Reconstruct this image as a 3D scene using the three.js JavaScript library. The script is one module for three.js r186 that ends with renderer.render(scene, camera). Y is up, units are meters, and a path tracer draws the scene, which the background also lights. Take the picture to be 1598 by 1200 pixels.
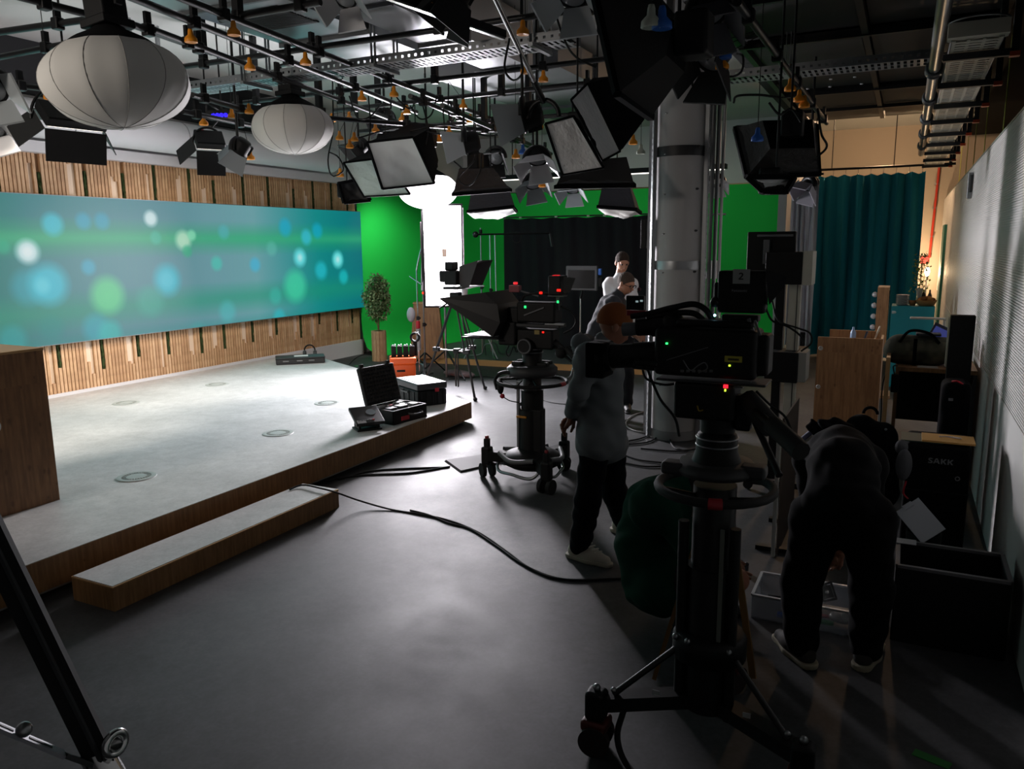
import * as THREE from 'three';
import { RoundedBoxGeometry } from 'three/addons/geometries/RoundedBoxGeometry.js';
import { mergeGeometries, mergeVertices } from 'three/addons/utils/BufferGeometryUtils.js';
import { MarchingCubes } from 'three/addons/objects/MarchingCubes.js';
import { RectAreaLightUniformsLib } from 'three/addons/lights/RectAreaLightUniformsLib.js';
import { FontLoader } from 'three/addons/loaders/FontLoader.js';
import { TextGeometry } from 'three/addons/geometries/TextGeometry.js';

// ---------- camera, lights, exposure ----------
const scene = new THREE.Scene();
scene.background = new THREE.Color(0x000000);
RectAreaLightUniformsLib.init();
const renderer = new THREE.WebGLRenderer({ antialias: true });
renderer.toneMapping = THREE.LinearToneMapping;
renderer.toneMappingExposure = 1.1;
renderer.shadowMap.enabled = true;
const FPX = 1222, CAM_H = 2.1, YAW = 26.5 * Math.PI / 180, PITCH = 10.1 * Math.PI / 180, ROLL = -0.52 * Math.PI / 180;
const camera = new THREE.PerspectiveCamera(2 * Math.atan(600 / FPX) * 180 / Math.PI, 1598 / 1200, 0.05, 60);
camera.position.set(0, CAM_H, 0);
camera.rotation.order = 'YXZ';
camera.rotation.set(-PITCH, YAW, ROLL);
camera.updateMatrixWorld(true);
scene.add(camera);

const V = (x, y, z) => new THREE.Vector3(x, y, z);
function rectLight(color, intensity, w, h, at, to) {
  const l = new THREE.RectAreaLight(color, intensity, w, h);
  l.position.copy(at); l.lookAt(to); scene.add(l); return l;
}
function spotLight(color, intensity, at, to, angle, penumbra, radius) {
  const l = new THREE.SpotLight(color, intensity, 0, angle, penumbra, 2);
  l.position.copy(at); l.target.position.copy(to); l.castShadow = true; l.shadow.radius = radius; scene.add(l); scene.add(l.target); return l;
}
// large tall softbox on a stand at the far end of the room: the key light of everything on this side
const SOFT = { c: V(-6.3, 1.94, -10.33), to: V(-2.6, 1.2, -4.0), w: 0.56, h: 1.5 };
const LED_X = -9.43, LED_Z0 = -3.6, LED_Z1 = -12.46, LED_Y0 = 0.93, LED_Y1 = 2.75;

// pixel of the 1598 x 1200 photograph -> point in the room
const vR = V(0, 0, 0), vU = V(0, 0, 0), vB = V(0, 0, 0);
camera.matrixWorld.extractBasis(vR, vU, vB);
const CP = camera.position.clone();
function ray(px, py) { return vR.clone().multiplyScalar((px - 799) / FPX).addScaledVector(vU, -(py - 600) / FPX).addScaledVector(vB, -1); }
function atY(px, py, h = 0) { const d = ray(px, py); return CP.clone().addScaledVector(d, (h - CP.y) / d.y); }
function atX(px, py, x) { const d = ray(px, py); return CP.clone().addScaledVector(d, (x - CP.x) / d.x); }
function atZ(px, py, z) { const d = ray(px, py); return CP.clone().addScaledVector(d, (z - CP.z) / d.z); }
function atD(px, py, depth) { return CP.clone().addScaledVector(ray(px, py), depth); }

// ---------- helpers ----------
let seed = 12345;
function rnd() { seed = (seed * 1664525 + 1013904223) >>> 0; return seed / 4294967296; }
const rr = (a, b) => a + (b - a) * rnd();
const used = {};
function numbered(n) { if (used[n] === undefined) { used[n] = 0; return n; } used[n]++; return n + '_' + String(used[n]).padStart(3, '0'); }
function prep(g) { g = g.index ? g.toNonIndexed() : g; for (const k of Object.keys(g.attributes)) if (!['position', 'normal', 'uv'].includes(k)) g.deleteAttribute(k); if (!g.attributes.uv) g.setAttribute('uv', new THREE.BufferAttribute(new Float32Array(g.attributes.position.count * 2), 2)); if (!g.attributes.normal) g.computeVertexNormals(); g.morphAttributes = {}; return g; }
function merge(gs) { gs = [].concat(gs).flat(9); return gs.length === 1 ? gs[0] : mergeGeometries(gs.map(prep), false); }
function obj(name, gs, mat, parent) {
  const m = new THREE.Mesh(merge(gs), mat); m.castShadow = m.receiveShadow = true;
  m.name = parent && parent !== scene ? name : numbered(name); (parent || scene).add(m); return m;
}
function tag(o, label, category, group) { o.userData.label = label; o.userData.category = category; if (group) o.userData.group = group; return o; }
function thing(name, label, category, pos = V(0, 0, 0), turn = 0, group) {
  const o = new THREE.Group(); o.name = numbered(name); scene.add(o); o.position.copy(pos); o.rotation.y = turn; return tag(o, label, category, group);
}
function struct(name, gs, mat, label) { const m = obj(name, gs, mat); m.userData.kind = 'structure'; if (label) { m.userData.label = label; m.userData.category = name.split('_')[0]; } return m; }
const box = (w, h, d, x = 0, y = 0, z = 0) => new THREE.BoxGeometry(w, h, d).translate(x, y, z);
const rbox = (w, h, d, r = 0.01, x = 0, y = 0, z = 0) => new RoundedBoxGeometry(w, h, d, 2, Math.min(r, w / 2.01, h / 2.01, d / 2.01)).translate(x, y, z);
const sph = (r, x = 0, y = 0, z = 0, sx = 1, sy = 1, sz = 1) => new THREE.SphereGeometry(r, 16, 12).scale(sx, sy, sz).translate(x, y, z);
const cyl = (r, h, x = 0, y = 0, z = 0, seg = 20, r2 = r) => new THREE.CylinderGeometry(r2, r, h, seg).translate(x, y, z);
function bar(a, b, r1, r2 = r1, seg = 10) {          // round bar from a to b
  const d = b.clone().sub(a), L = d.length(); const g = new THREE.CylinderGeometry(r2, r1, L, seg);
  g.applyQuaternion(new THREE.Quaternion().setFromUnitVectors(V(0, 1, 0), d.normalize())); const m = a.clone().add(b).multiplyScalar(0.5); return g.translate(m.x, m.y, m.z);
}
function sqbar(a, b, w, h = w, roll = 0) {            // rectangular bar
  const d = b.clone().sub(a), L = d.length(); const g = new THREE.BoxGeometry(w, h, L); if (roll) g.rotateZ(roll);
  const m4 = new THREE.Matrix4().lookAt(V(0, 0, 0), d, Math.abs(d.y) > 0.98 * L ? V(0, 0, 1) : V(0, 1, 0)); g.applyMatrix4(m4); const m = a.clone().add(b).multiplyScalar(0.5); return g.translate(m.x, m.y, m.z);
}
function hose(pts, r, n = 40, seg = 6, closed = false) { return new THREE.TubeGeometry(new THREE.CatmullRomCurve3(pts, closed, 'centripetal'), n, r, seg, closed); }
const torus = (R, r, x = 0, y = 0, z = 0, axis = 'y', arc = Math.PI * 2, seg = 28) => { const g = new THREE.TorusGeometry(R, r, 8, seg, arc); if (axis === 'y') g.rotateX(Math.PI / 2); if (axis === 'x') g.rotateY(Math.PI / 2); return g.translate(x, y, z); };
const lathe = (pts, seg = 28, x = 0, y = 0, z = 0) => new THREE.LatheGeometry(pts.map(p => new THREE.Vector2(p[0], p[1])), seg).translate(x, y, z);
function poly(faces) {                                 // faces: lists of 3 or 4 Vector3; flat shaded, uv per face
  const p = [], uv = [];
  for (const f of faces) { const q = f.length === 4 ? [0, 1, 2, 0, 2, 3] : [0, 1, 2]; const t = [[0, 0], [1, 0], [1, 1], [0, 1]]; for (const i of q) { p.push(f[i].x, f[i].y, f[i].z); uv.push(...t[i]); } }
  const g = new THREE.BufferGeometry(); g.setAttribute('position', new THREE.Float32BufferAttribute(p, 3)); g.setAttribute('uv', new THREE.Float32BufferAttribute(uv, 2)); g.computeVertexNormals(); return g;
}
function extrude(pts, h, bevel = 0) { const s = new THREE.Shape(pts.map(p => new THREE.Vector2(p[0], p[1]))); return new THREE.ExtrudeGeometry(s, { depth: h, bevelEnabled: bevel > 0, bevelSize: bevel, bevelThickness: bevel, bevelSegments: 2, curveSegments: 8 }); }
function boxuv(g, s = 1) {                             // uv in metres by dominant face direction
  g = g.index ? g.toNonIndexed() : g; const p = g.attributes.position, n = g.attributes.normal, uv = new Float32Array(p.count * 2);
  for (let i = 0; i < p.count; i++) { const ax = Math.abs(n.getX(i)), ay = Math.abs(n.getY(i)), az = Math.abs(n.getZ(i)); let u, v; if (ay >= ax && ay >= az) { u = p.getX(i); v = p.getZ(i); } else if (ax >= az) { u = p.getZ(i); v = p.getY(i); } else { u = p.getX(i); v = p.getY(i); } uv[2 * i] = u / s; uv[2 * i + 1] = v / s; }
  g.setAttribute('uv', new THREE.BufferAttribute(uv, 2)); return g;
}
// ---------- textures and materials ----------
function valueNoise(N, cells, sd) {
  const g = new Float32Array(cells * cells); let s = sd >>> 0; for (let i = 0; i < g.length; i++) { s = (s * 1664525 + 1013904223) >>> 0; g[i] = s / 4294967296; }
  const o = new Float32Array(N * N);
  for (let y = 0; y < N; y++) for (let x = 0; x < N; x++) { const fx = x / N * cells, fy = y / N * cells, x0 = fx | 0, y0 = fy | 0, u = fx - x0, v = fy - y0, a = u * u * (3 - 2 * u), b = v * v * (3 - 2 * v), x1 = (x0 + 1) % cells, y1 = (y0 + 1) % cells; o[y * N + x] = (g[y0 * cells + x0] * (1 - a) + g[y0 * cells + x1] * a) * (1 - b) + (g[y1 * cells + x0] * (1 - a) + g[y1 * cells + x1] * a) * b; }
  return o;
}
function dataTex(N, M, fn, srgb) {
  const d = new Uint8Array(N * M * 4);
  for (let y = 0; y < M; y++) for (let x = 0; x < N; x++) { const c = fn(x, y), i = 4 * (y * N + x); d[i] = c[0]; d[i + 1] = c[1]; d[i + 2] = c[2]; d[i + 3] = 255; }
  const t = new THREE.DataTexture(d, N, M); t.wrapS = t.wrapT = THREE.RepeatWrapping; t.magFilter = THREE.LinearFilter; t.minFilter = THREE.LinearMipmapLinearFilter; t.generateMipmaps = true; if (srgb) t.colorSpace = THREE.SRGBColorSpace; t.needsUpdate = true; return t;
}
function noiseTex(N, layers, lo, hi, srgb, tint = [1, 1, 1]) {
  const ns = layers.map(([c, w], i) => [valueNoise(N, c, 77 + i * 991 + c), w]), tw = layers.reduce((a, l) => a + l[1], 0);
  return dataTex(N, N, (x, y) => { let v = 0; for (const [n, w] of ns) v += n[y * N + x] * w; v = lo + (hi - lo) * v / tw; return [v * tint[0], v * tint[1], v * tint[2]]; }, srgb);
}
function woodTex(N, dark, light, knots, sd) {           // grain along v
  const a = valueNoise(N, 64, sd), b = valueNoise(N, 8, sd + 5), c = valueNoise(N, 128, sd + 9); let s = sd; const K = []; const r = () => { s = (s * 1664525 + 1013904223) >>> 0; return s / 4294967296; };
  for (let i = 0; i < knots; i++) K.push([r() * N, r() * N, N * (0.006 + r() * 0.010)]);
  return dataTex(N, N, (x, y) => {
    const yy = ((y / 14) | 0) % N, y2 = ((y / 5) | 0) % N; let t = 0.55 * a[yy * N + x] + 0.25 * b[y * N + x] + 0.2 * c[y2 * N + x];
    for (const [kx, ky, kr] of K) { const dx = (x - kx) / kr, dy = (y - ky) / (kr * 1.6), d = dx * dx + dy * dy; if (d < 4) t -= 0.75 * Math.exp(-d * 1.4); }
    t = Math.max(0, Math.min(1, t)); return dark.map((d, i) => d + (light[i] - d) * t);
  }, true);
}
const std = (color, roughness = 0.7, metalness = 0, extra = {}) => new THREE.MeshStandardMaterial({ color, roughness, metalness, ...extra });
const soft = (color, spec = 0.25) => new THREE.MeshPhysicalMaterial({ color, roughness: 0.95, specularIntensity: spec });
const phys = (o) => new THREE.MeshPhysicalMaterial(o);
const fineBump = noiseTex(256, [[64, 1], [128, 1]], 90, 170);
const M = {};
M.floorTex = noiseTex(1024, [[6, 2], [24, 1.2], [110, 0.8], [400, 1]], 26, 84, true, [0.98, 0.99, 1.02]);
M.floorTex.repeat.set(0.22, 0.22);
M.floorRough = noiseTex(512, [[8, 2], [40, 1], [200, 0.6]], 138, 172); M.floorRough.repeat.set(0.3, 0.3);
M.floor = std(0xffffff, 1, 0, { map: M.floorTex, roughnessMap: M.floorRough });
M.white = std(0xc9c9cb, 0.75, 0, { bumpMap: fineBump, bumpScale: 0.0006 });
M.ceilWhite = std(0xb9b9b6, 0.9);
M.wallPanel = std(0xe4e2de, 0.6);
M.slatA = std(0xffffff, 0.6, 0, { map: woodTex(256, [162, 126, 90], [210, 174, 134], 0, 11) });
M.slatB = std(0xffffff, 0.6, 0, { map: woodTex(256, [170, 134, 98], [218, 184, 146], 0, 12) });
M.slatC = std(0xffffff, 0.6, 0, { map: woodTex(256, [152, 116, 82], [202, 164, 124], 0, 13) });
M.slatPale = std(0xd8c3ab, 0.65);
M.slatBack = std(0x9c7a5a, 0.9);
M.moss = std(0x35471c, 1, 0, { bumpMap: noiseTex(128, [[32, 1], [64, 1]], 20, 240), bumpScale: 0.012 });
M.stageTex = noiseTex(1024, [[10, 1.6], [50, 1], [200, 0.8], [500, 0.8]], 158, 212, true, [0.985, 0.99, 0.985]);
M.stageTex.repeat.set(0.25, 0.25);
M.stage = std(0xffffff, 0.55, 0, { map: M.stageTex, bumpMap: noiseTex(512, [[30, 1], [180, 1]], 100, 150), bumpScale: 0.0015 });
M.ply = std(0xffffff, 0.45, 0, { map: woodTex(512, [114, 82, 50], [166, 126, 84], 6, 21) });
M.plyEdge = std(0xb78f60, 0.6);
M.plyDark = std(0xffffff, 0.5, 0, { map: woodTex(512, [104, 72, 46], [154, 112, 74], 30, 22) });
M.oak = std(0xffffff, 0.5, 0, { map: woodTex(512, [120, 84, 54], [176, 132, 90], 16, 23) });
M.black = new THREE.MeshPhysicalMaterial({ color: 0x080809, roughness: 0.6, specularIntensity: 0.6 });
M.blackGloss = std(0x070708, 0.45);
M.blackFab = soft(0x0b0b0d);
M.rubber = std(0x0c0c0c, 0.8);
M.pipe = std(0x111113, 0.42, 0.3);
M.darkGrey = std(0x2a2b2d, 0.6);
M.midGrey = std(0x5b5c5e, 0.6);
M.galv = std(0x9a9c9e, 0.42, 0.85, { bumpMap: fineBump, bumpScale: 0.0008 });
M.galvDark = std(0x6e7072, 0.5, 0.8);
M.chrome = std(0xc8c8c8, 0.2, 1);
M.steel = std(0x8e9092, 0.35, 0.9);
M.silverFab = std(0xeceded, 0.5, 0.12, { bumpMap: noiseTex(256, [[6, 2], [14, 1.5], [40, 0.6]], 40, 210), bumpScale: 0.02 });
M.diffuser = std(0xd6d9d8, 0.85, 0, { bumpMap: noiseTex(256, [[4, 2], [9, 1]], 60, 200), bumpScale: 0.02 });
M.lantern = std(0xd8d6d1, 0.85);
M.seam = std(0x8e8c88, 0.9);
M.green = std(0x0cb842, 0.85);
M.yellow = std(0xe08a0c, 0.5);
M.orange = std(0xe0560e, 0.45);
M.red = std(0xb0182a, 0.5);
M.blue = std(0x2b62b8, 0.5);
M.cream = std(0xb8b6a8, 0.6);
M.beige = std(0xc9a983, 0.8);
M.teal = phys({ color: 0x0e7d92, roughness: 0.95, sheen: 0.5, sheenColor: new THREE.Color(0x1f7f92), sheenRoughness: 0.6 });
M.whiteFab = std(0xbdbcc4, 0.9);
M.skin = std(0xb27a5e, 0.55);
M.glass = phys({ color: 0xffffff, transmission: 1, roughness: 0.05, thickness: 0, ior: 1.45 });
const glow = (c, i, base = 0x000000) => new THREE.MeshStandardMaterial({ color: base, emissive: c, emissiveIntensity: i, roughness: 0.6 });

// ---------- large lights ----------
{
  const d = SOFT.to.clone().sub(SOFT.c).normalize(); SOFT.d = d;
  rectLight(0xfdf8ff, 185, SOFT.w, SOFT.h, SOFT.c.clone().addScaledVector(d, 0.02), SOFT.c.clone().addScaledVector(d, 3));
}
// ---------- structure ----------
const WR = 0.642, CEIL = 4.55, WL = -9.62;
const floor = struct('floor', boxuv(box(15, 0.2, 26, -4.6, -0.1, -8.5)), M.floor);
struct('wall_left', box(0.2, CEIL, 24, WL - 0.1, CEIL / 2, -6.5), M.white);
struct('wall_front', box(14.4, CEIL, 0.2, -3.6, CEIL / 2, 4.1), std(0x2a2a2b, 0.9));
struct('wall_back', box(14.4, CEIL, 0.2, -3.6, CEIL / 2, -19.6), std(0xb3a696, 0.85));
struct('ceiling', box(14.8, 0.2, 24.6, -3.6, CEIL + 0.1, -7.5), M.ceilWhite);
// right wall: plain base and grooved acoustic panels
{
  const w = struct('wall_right', box(0.18, 1.056, 22, WR + 0.09, 0.528, -7), M.wallPanel);
  const prof = []; const H = 1.91, n = 106, p = H / n, dep = 0.009, T = 0.03; // comb profile in (x,y)
  prof.push([T, 0]); prof.push([T, H]);
  for (let i = n - 1; i >= 0; i--) { prof.push([0, (i + 1) * p], [0, i * p + 0.0055], [dep, i * p + 0.0055], [dep, i * p]); }
  const L = 2.4, g = extrude(prof, L - 0.004);
  for (let k = 0; k < 9; k++) { const m = obj('acoustic_panel', g, M.wallPanel, w); m.position.set(WR, 1.06, 2.2 - (k + 1) * L); }
  obj('wall_core', box(0.12, 1.94, 22, WR + 0.12, 2.02, -7), M.wallPanel, w);
  obj('top_cap', box(0.17, 0.014, 22, WR + 0.085, 2.985, -7), std(0x7d8f84, 0.4), w);
  const u = struct('wall_upper', box(0.1, CEIL - 2.9, 24, 1.75, (CEIL + 2.9) / 2, -7.6), std(0x101012, 0.85));
}
struct('ceiling_side', box(1.15, 0.05, 24, 1.27, 4.3, -7.6), std(0x0c0c0e, 0.9), 'dark ceiling strip behind the top of the right wall');
// left wall: battens, moss strips, pale strips, ledge and skirting
{
  const w = struct('wall_slatted', box(0.03, 3.05, 9.4, WL + 0.015, 1.73, -7.75), M.slatBack);
  const z0 = -12.44, pitch = 0.0505, n = 178, yb = 0.29, yt = 3.25; let moss = 4, pale = 7;
  const mk = {};
  for (let i = 0; i < n; i++) {
    const z = z0 + 0.02 + i * pitch; let mat = [M.slatA, M.slatB, M.slatC][(rnd() * 3) | 0], top = yt, bot = yb, kind = 'slat';
    if (i === moss) { kind = 'moss'; moss += 9 + ((rnd() * 4) | 0); pale = i + 2 + ((rnd() * 2) | 0); }
    else if (i === pale || (i === pale + 1 && i % 3 === 0)) kind = 'pale';
    if (kind === 'moss') {
      const g = box(0.055, 1, 0.034, 0, 0.5, 0); const a = rnd() < 0.3 ? rr(0.1, 0.25) : 0, b = rr(0.14, 0.48);
      const m = obj('moss_strip', new THREE.BoxGeometry(0.05, yt - a - yb - b, 0.03, 2, 80, 2).translate(0, (yt - a + yb + b) / 2, 0), M.moss, w);
      const p = m.geometry.attributes.position; for (let k = 0; k < p.count; k++) p.setXYZ(k, p.getX(k) + rr(-0.007, 0.01), p.getY(k), p.getZ(k) + rr(-0.009, 0.009)); m.geometry.computeVertexNormals();
      m.position.set(WL + 0.055, 0, z); const s0 = obj('slat', box(0.05, b, 0.037, 0, yb + b / 2, 0), mat, w); s0.position.set(WL + 0.055, 0, z); continue;
    }
    if (kind === 'pale') {   // flat pale board behind a short dark-capped batten
      const m = obj('pale_board', box(0.02, yt - yb, pitch, 0, (yt + yb) / 2, 0), M.slatPale, w); m.position.set(WL + 0.04, 0, z);
      const a = rr(0.05, 0.3), b = rr(0.1, 0.35);
      const s = obj('slat', box(0.05, a, 0.036, 0, yt - a / 2, 0), mat, w); s.position.set(WL + 0.055, 0, z);
      const s2 = obj('slat', box(0.05, b, 0.036, 0, yb + b / 2, 0), mat, w); s2.position.set(WL + 0.055, 0, z); continue;
    }
    if (!mk[mat.uuid]) mk[mat.uuid] = boxuv(box(0.05, yt - yb, 0.037, 0, (yt + yb) / 2, 0), 0.4);
    const m = obj('slat', mk[mat.uuid], mat, w); m.position.set(WL + 0.055, 0, z);
  }
  struct('trim_1', box(0.2, 0.135, 10.5, WL + 0.1, 3.315, -7.7), M.white, 'white ledge board above the slatted wall');
  struct('baseboard_left', box(0.1, 0.29, 9.6, WL + 0.05, 0.145, -7.7), M.white, 'white skirting board below the slatted wall');
}
// LED video wall
{
  const W = 2048, Hh = 420, cv = document.createElement('canvas'); cv.width = W; cv.height = Hh; const c = cv.getContext('2d');
  const zL = LED_Z0, zR = LED_Z1, len = zL - zR, hgt = LED_Y1 - LED_Y0;
  const uv = (px, py) => { const p = atX(px, py, LED_X); return [(zL - p.z) / len * W, (LED_Y1 - p.y) / hgt * Hh]; };
  const sx = W / len, sy = Hh / hgt;
  const g = c.createLinearGradient(0, 0, W, 0); const xs = (px) => Math.max(0, Math.min(1, uv(px, 420)[0] / W));
  [[0, '#23807c'], [60, '#3c858a'], [150, '#4f8f96'], [260, '#5f949e'], [330, '#6fa2ac'], [400, '#74abb2'], [450, '#469ea2'], [500, '#12918f'], [565, '#057a82']].forEach(([px, col]) => g.addColorStop(xs(px), col));
  c.fillStyle = g; c.fillRect(0, 0, W, Hh);
  const band = (py, h, a, col) => { const y = uv(300, py)[1]; const gg = c.createLinearGradient(0, y - h, 0, y + h); gg.addColorStop(0, `rgba(${col},0)`); gg.addColorStop(0.45, `rgba(${col},${a})`); gg.addColorStop(0.55, `rgba(${col},${a})`); gg.addColorStop(1, `rgba(${col},0)`); c.fillStyle = gg; c.fillRect(0, y - h, W, 2 * h); };
  band(372, 62, 0.62, '44,176,118'); band(372, 26, 0.3, '70,200,140'); band(470, 62, 0.5, '30,160,120'); band(520, 50, 0.35, '10,140,130');
  const blob = (px, py, r, col, a, hard = 0.5) => { const [x, y] = uv(px, py), p = atX(px, py, LED_X), dpt = p.clone().sub(CP).dot(vB.clone().negate()), R = r * dpt / FPX; c.save(); c.translate(x, y); c.scale(sx, sy); const gg = c.createRadialGradient(0, 0, 0, 0, 0, R * 1.18); gg.addColorStop(0, `rgba(${col},${a})`); gg.addColorStop(hard, `rgba(${col},${a * 0.92})`); gg.addColorStop(1, `rgba(${col},0)`); c.fillStyle = gg; c.beginPath(); c.arc(0, 0, R * 1.2, 0, 7); c.fill(); c.restore(); };
  const cy = '60,200,222', cd = '45,180,200', wh = '216,240,242', gr = '100,215,150', gd = '60,185,140';
  [[45, 448, 30, cd, .55], [76, 444, 34, cy, .9], [82, 350, 19, cy, .85], [130, 345, 14, '58,172,205', .75], [159, 345, 14, '58,172,205', .7], [235, 341, 13, wh, 1], [43, 393, 20, wh, 1], [5, 385, 12, '40,180,140', .7], [138, 417, 13, '62,175,205', .8], [168, 461, 31, gr, .95], [150, 512, 24, cd, .6], [172, 520, 22, '50,190,185', .8], [261, 437, 26, '70,195,215', .95], [243, 371, 11, '75,190,165', .8], [286, 375, 16, '190,235,205', .95], [299, 367, 9, '140,230,190', .9], [292, 392, 10, gd, .8], [338, 411, 12, '85,205,190', .85], [349, 362, 12, '90,190,205', .6], [235, 470, 26, '70,180,160', .55], [355, 486, 18, '90,200,205', .6], [20, 530, 24, '30,165,165', .7], [398, 413, 12, '80,190,225', .85],
   [445, 355, 15, '35,180,215', .8], [495, 360, 13, '20,180,215', .8], [478, 370, 13, '60,200,225', .85], [468, 402, 15, '110,235,240', 1], [527, 405, 14, '120,245,245', 1], [501, 422, 15, '40,200,215', .85], [461, 446, 27, '70,220,175', .9], [536, 432, 12, '30,205,210', .8], [424, 388, 12, '110,205,190', .5], [430, 462, 14, '70,205,190', .5], [436, 495, 14, '50,200,210', .7], [80, 512, 22, '20,150,140', .4], [310, 520, 18, '70,185,180', .4]].forEach(a => blob(...a));
  blob(261, 437, 14, '110,215,230', .45); blob(66, 446, 15, '130,225,235', .5, .4); blob(43, 393, 9, '240,250,250', .6); blob(468, 402, 7, '220,255,255', .7, .3); blob(527, 405, 6, '220,255,255', .7, .3);
  const t = new THREE.CanvasTexture(cv); t.colorSpace = THREE.SRGBColorSpace; t.anisotropy = 8;
  const led = thing('video_wall', 'long flat video wall glowing teal with soft coloured light circles on slatted wall', 'screen', V(LED_X, LED_Y0, (zL + zR) / 2));
  obj('screen_frame', [rbox(0.07, hgt + 0.02, len + 0.02, 0.004, -0.039, hgt / 2, 0)], std(0x8a8f92, 0.4, 0.6), led);
  const pg = new THREE.PlaneGeometry(len, hgt).rotateY(Math.PI / 2).translate(0.001, hgt / 2, 0);
  const s = obj('screen', pg, new THREE.MeshStandardMaterial({ color: 0x050505, emissive: 0xffffff, emissiveMap: t, emissiveIntensity: 0.7, roughness: 0.5 }), led); s.userData.label = 'glowing teal picture of blurred light circles';
  rectLight(0x86c4c6, 1.15, len, hgt, V(LED_X + 0.02, (LED_Y0 + LED_Y1) / 2, (zL + zR) / 2), V(0, (LED_Y0 + LED_Y1) / 2, (zL + zR) / 2));
}
M.grille = std(0x9fa39f, 0.45);
// stage
const SH = 0.25;
{
  const pts = [[-4.555, 1.5], [-4.555, -8.04], [-9.55, -10.76], [-9.55, 1.5]];          // x,z outline
  const inset = [[-4.64, 1.5], [-4.64, -7.97], [-9.55, -10.66], [-9.55, 1.5]];
  const slab = (p, y0, y1) => extrude(p.map(q => [q[0], -q[1]]), y1 - y0).rotateX(-Math.PI / 2).translate(0, y0, 0);
  const st = thing('stage', 'low white-topped stage with plywood edge in front of the slatted wall', 'stage');
  obj('deck', boxuv(slab(pts.map((p, i) => [i < 2 ? p[0] - 0.006 : p[0], p[1]]), SH - 0.004, SH)), M.stage, st);
  obj('plywood_edge', boxuv(slab(pts, 0.05, SH - 0.004).rotateZ(0), 0.8), M.ply, st);
  obj('plinth', slab(inset, 0.0, 0.05), std(0x8b8d8c, 0.6), st);
  const spots = [[213, 744], [434, 676], [511, 629], [339, 600], [197, 629]];
  spots.forEach(([px, py], i) => {
    const p = atY(px, py, SH); const gs = [lathe([[0.155, 0], [0.15, 0.006], [0.115, 0.007], [0.112, 0.003]], 32)];
    for (let k = 0; k < 30; k++) { const a = k / 30 * Math.PI * 2; gs.push(box(0.032, 0.008, 0.008, 0.095, 0.004, 0).rotateY(a)); }
    gs.push(lathe([[0.08, 0.004], [0.075, 0.007], [0.001, 0.007]], 32));
    const m = obj('floor_grille', gs, M.grille, st); m.position.copy(p);
    const d = obj('grille_well', cyl(0.112, 0.002, 0, 0.0012, 0, 32), M.grille, m);
  });
  // step
  const sp = thing('stage_step', 'long single wooden step with pale top set against the stage', 'step', V(-4.2, 0, -3.83));
  const sw = 0.37, sl = 2.06;
  obj('step_body', boxuv(box(sw, 0.146, sl, 0, 0.073, 0), 0.8), M.ply, sp);
  obj('step_edge', box(sw + 0.002, 0.008, sl + 0.002, 0, 0.147, 0), M.plyEdge, sp);
  obj('step_tread', boxuv(box(sw - 0.016, 0.006, sl - 0.016, -0.002, 0.1515, 0)), M.stage, sp);
}
// ---------- far end: green cyclorama, platform, backdrop, curtains ----------
{
  const path = new THREE.CatmullRomCurve3([V(-9.5, 0, -12.45), V(-9.42, 0, -13.2), V(-9.35, 0, -14.6), V(-9.1, 0, -15.6), V(-8.4, 0, -16.2), V(-7, 0, -16.4), V(-4.5, 0, -16.45), V(-2.2, 0, -16.3)], false, 'centripetal');
  const N = 60, H = 3.25, p = [], idx = [], rows = [[0.55, 0], [0.3, 0.03], [0.12, 0.13], [0.03, 0.34], [0, 0.6], [0, H]];
  for (let i = 0; i <= N; i++) { const c = path.getPointAt(i / N), t = path.getTangentAt(i / N), nx = -t.z, nz = t.x; for (const [o, y] of rows) p.push(c.x + nx * o, y, c.z + nz * o); }
  for (let i = 0; i < N; i++) for (let j = 0; j < rows.length - 1; j++) { const a = i * rows.length + j; idx.push(a, a + 1, a + rows.length, a + 1, a + rows.length + 1, a + rows.length); }
  const g = new THREE.BufferGeometry(); g.setAttribute('position', new THREE.Float32BufferAttribute(p, 3)); g.setIndex(idx); g.computeVertexNormals();
  const m = struct('wall_green', g, M.green, 'curved green screen backdrop wall at the far end of the studio'); m.material.side = THREE.DoubleSide;
  const pf = thing('platform', 'low grey platform with pale wooden front edge below the black backdrop', 'platform', V(-5.9, 0, -12.1));
  obj('platform_top', boxuv(box(5.0, 0.1, 2.9, 0.2, 0.045, -1.47)), std(0x4a4b4d, 0.6), pf);
  const e = obj('platform_edge', boxuv(box(5.0, 0.1, 0.06, 0.2, 0.05, 0), 0.5), std(0xc09058, 0.6), pf);
  pf.rotation.y = 0.06;
}
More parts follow.
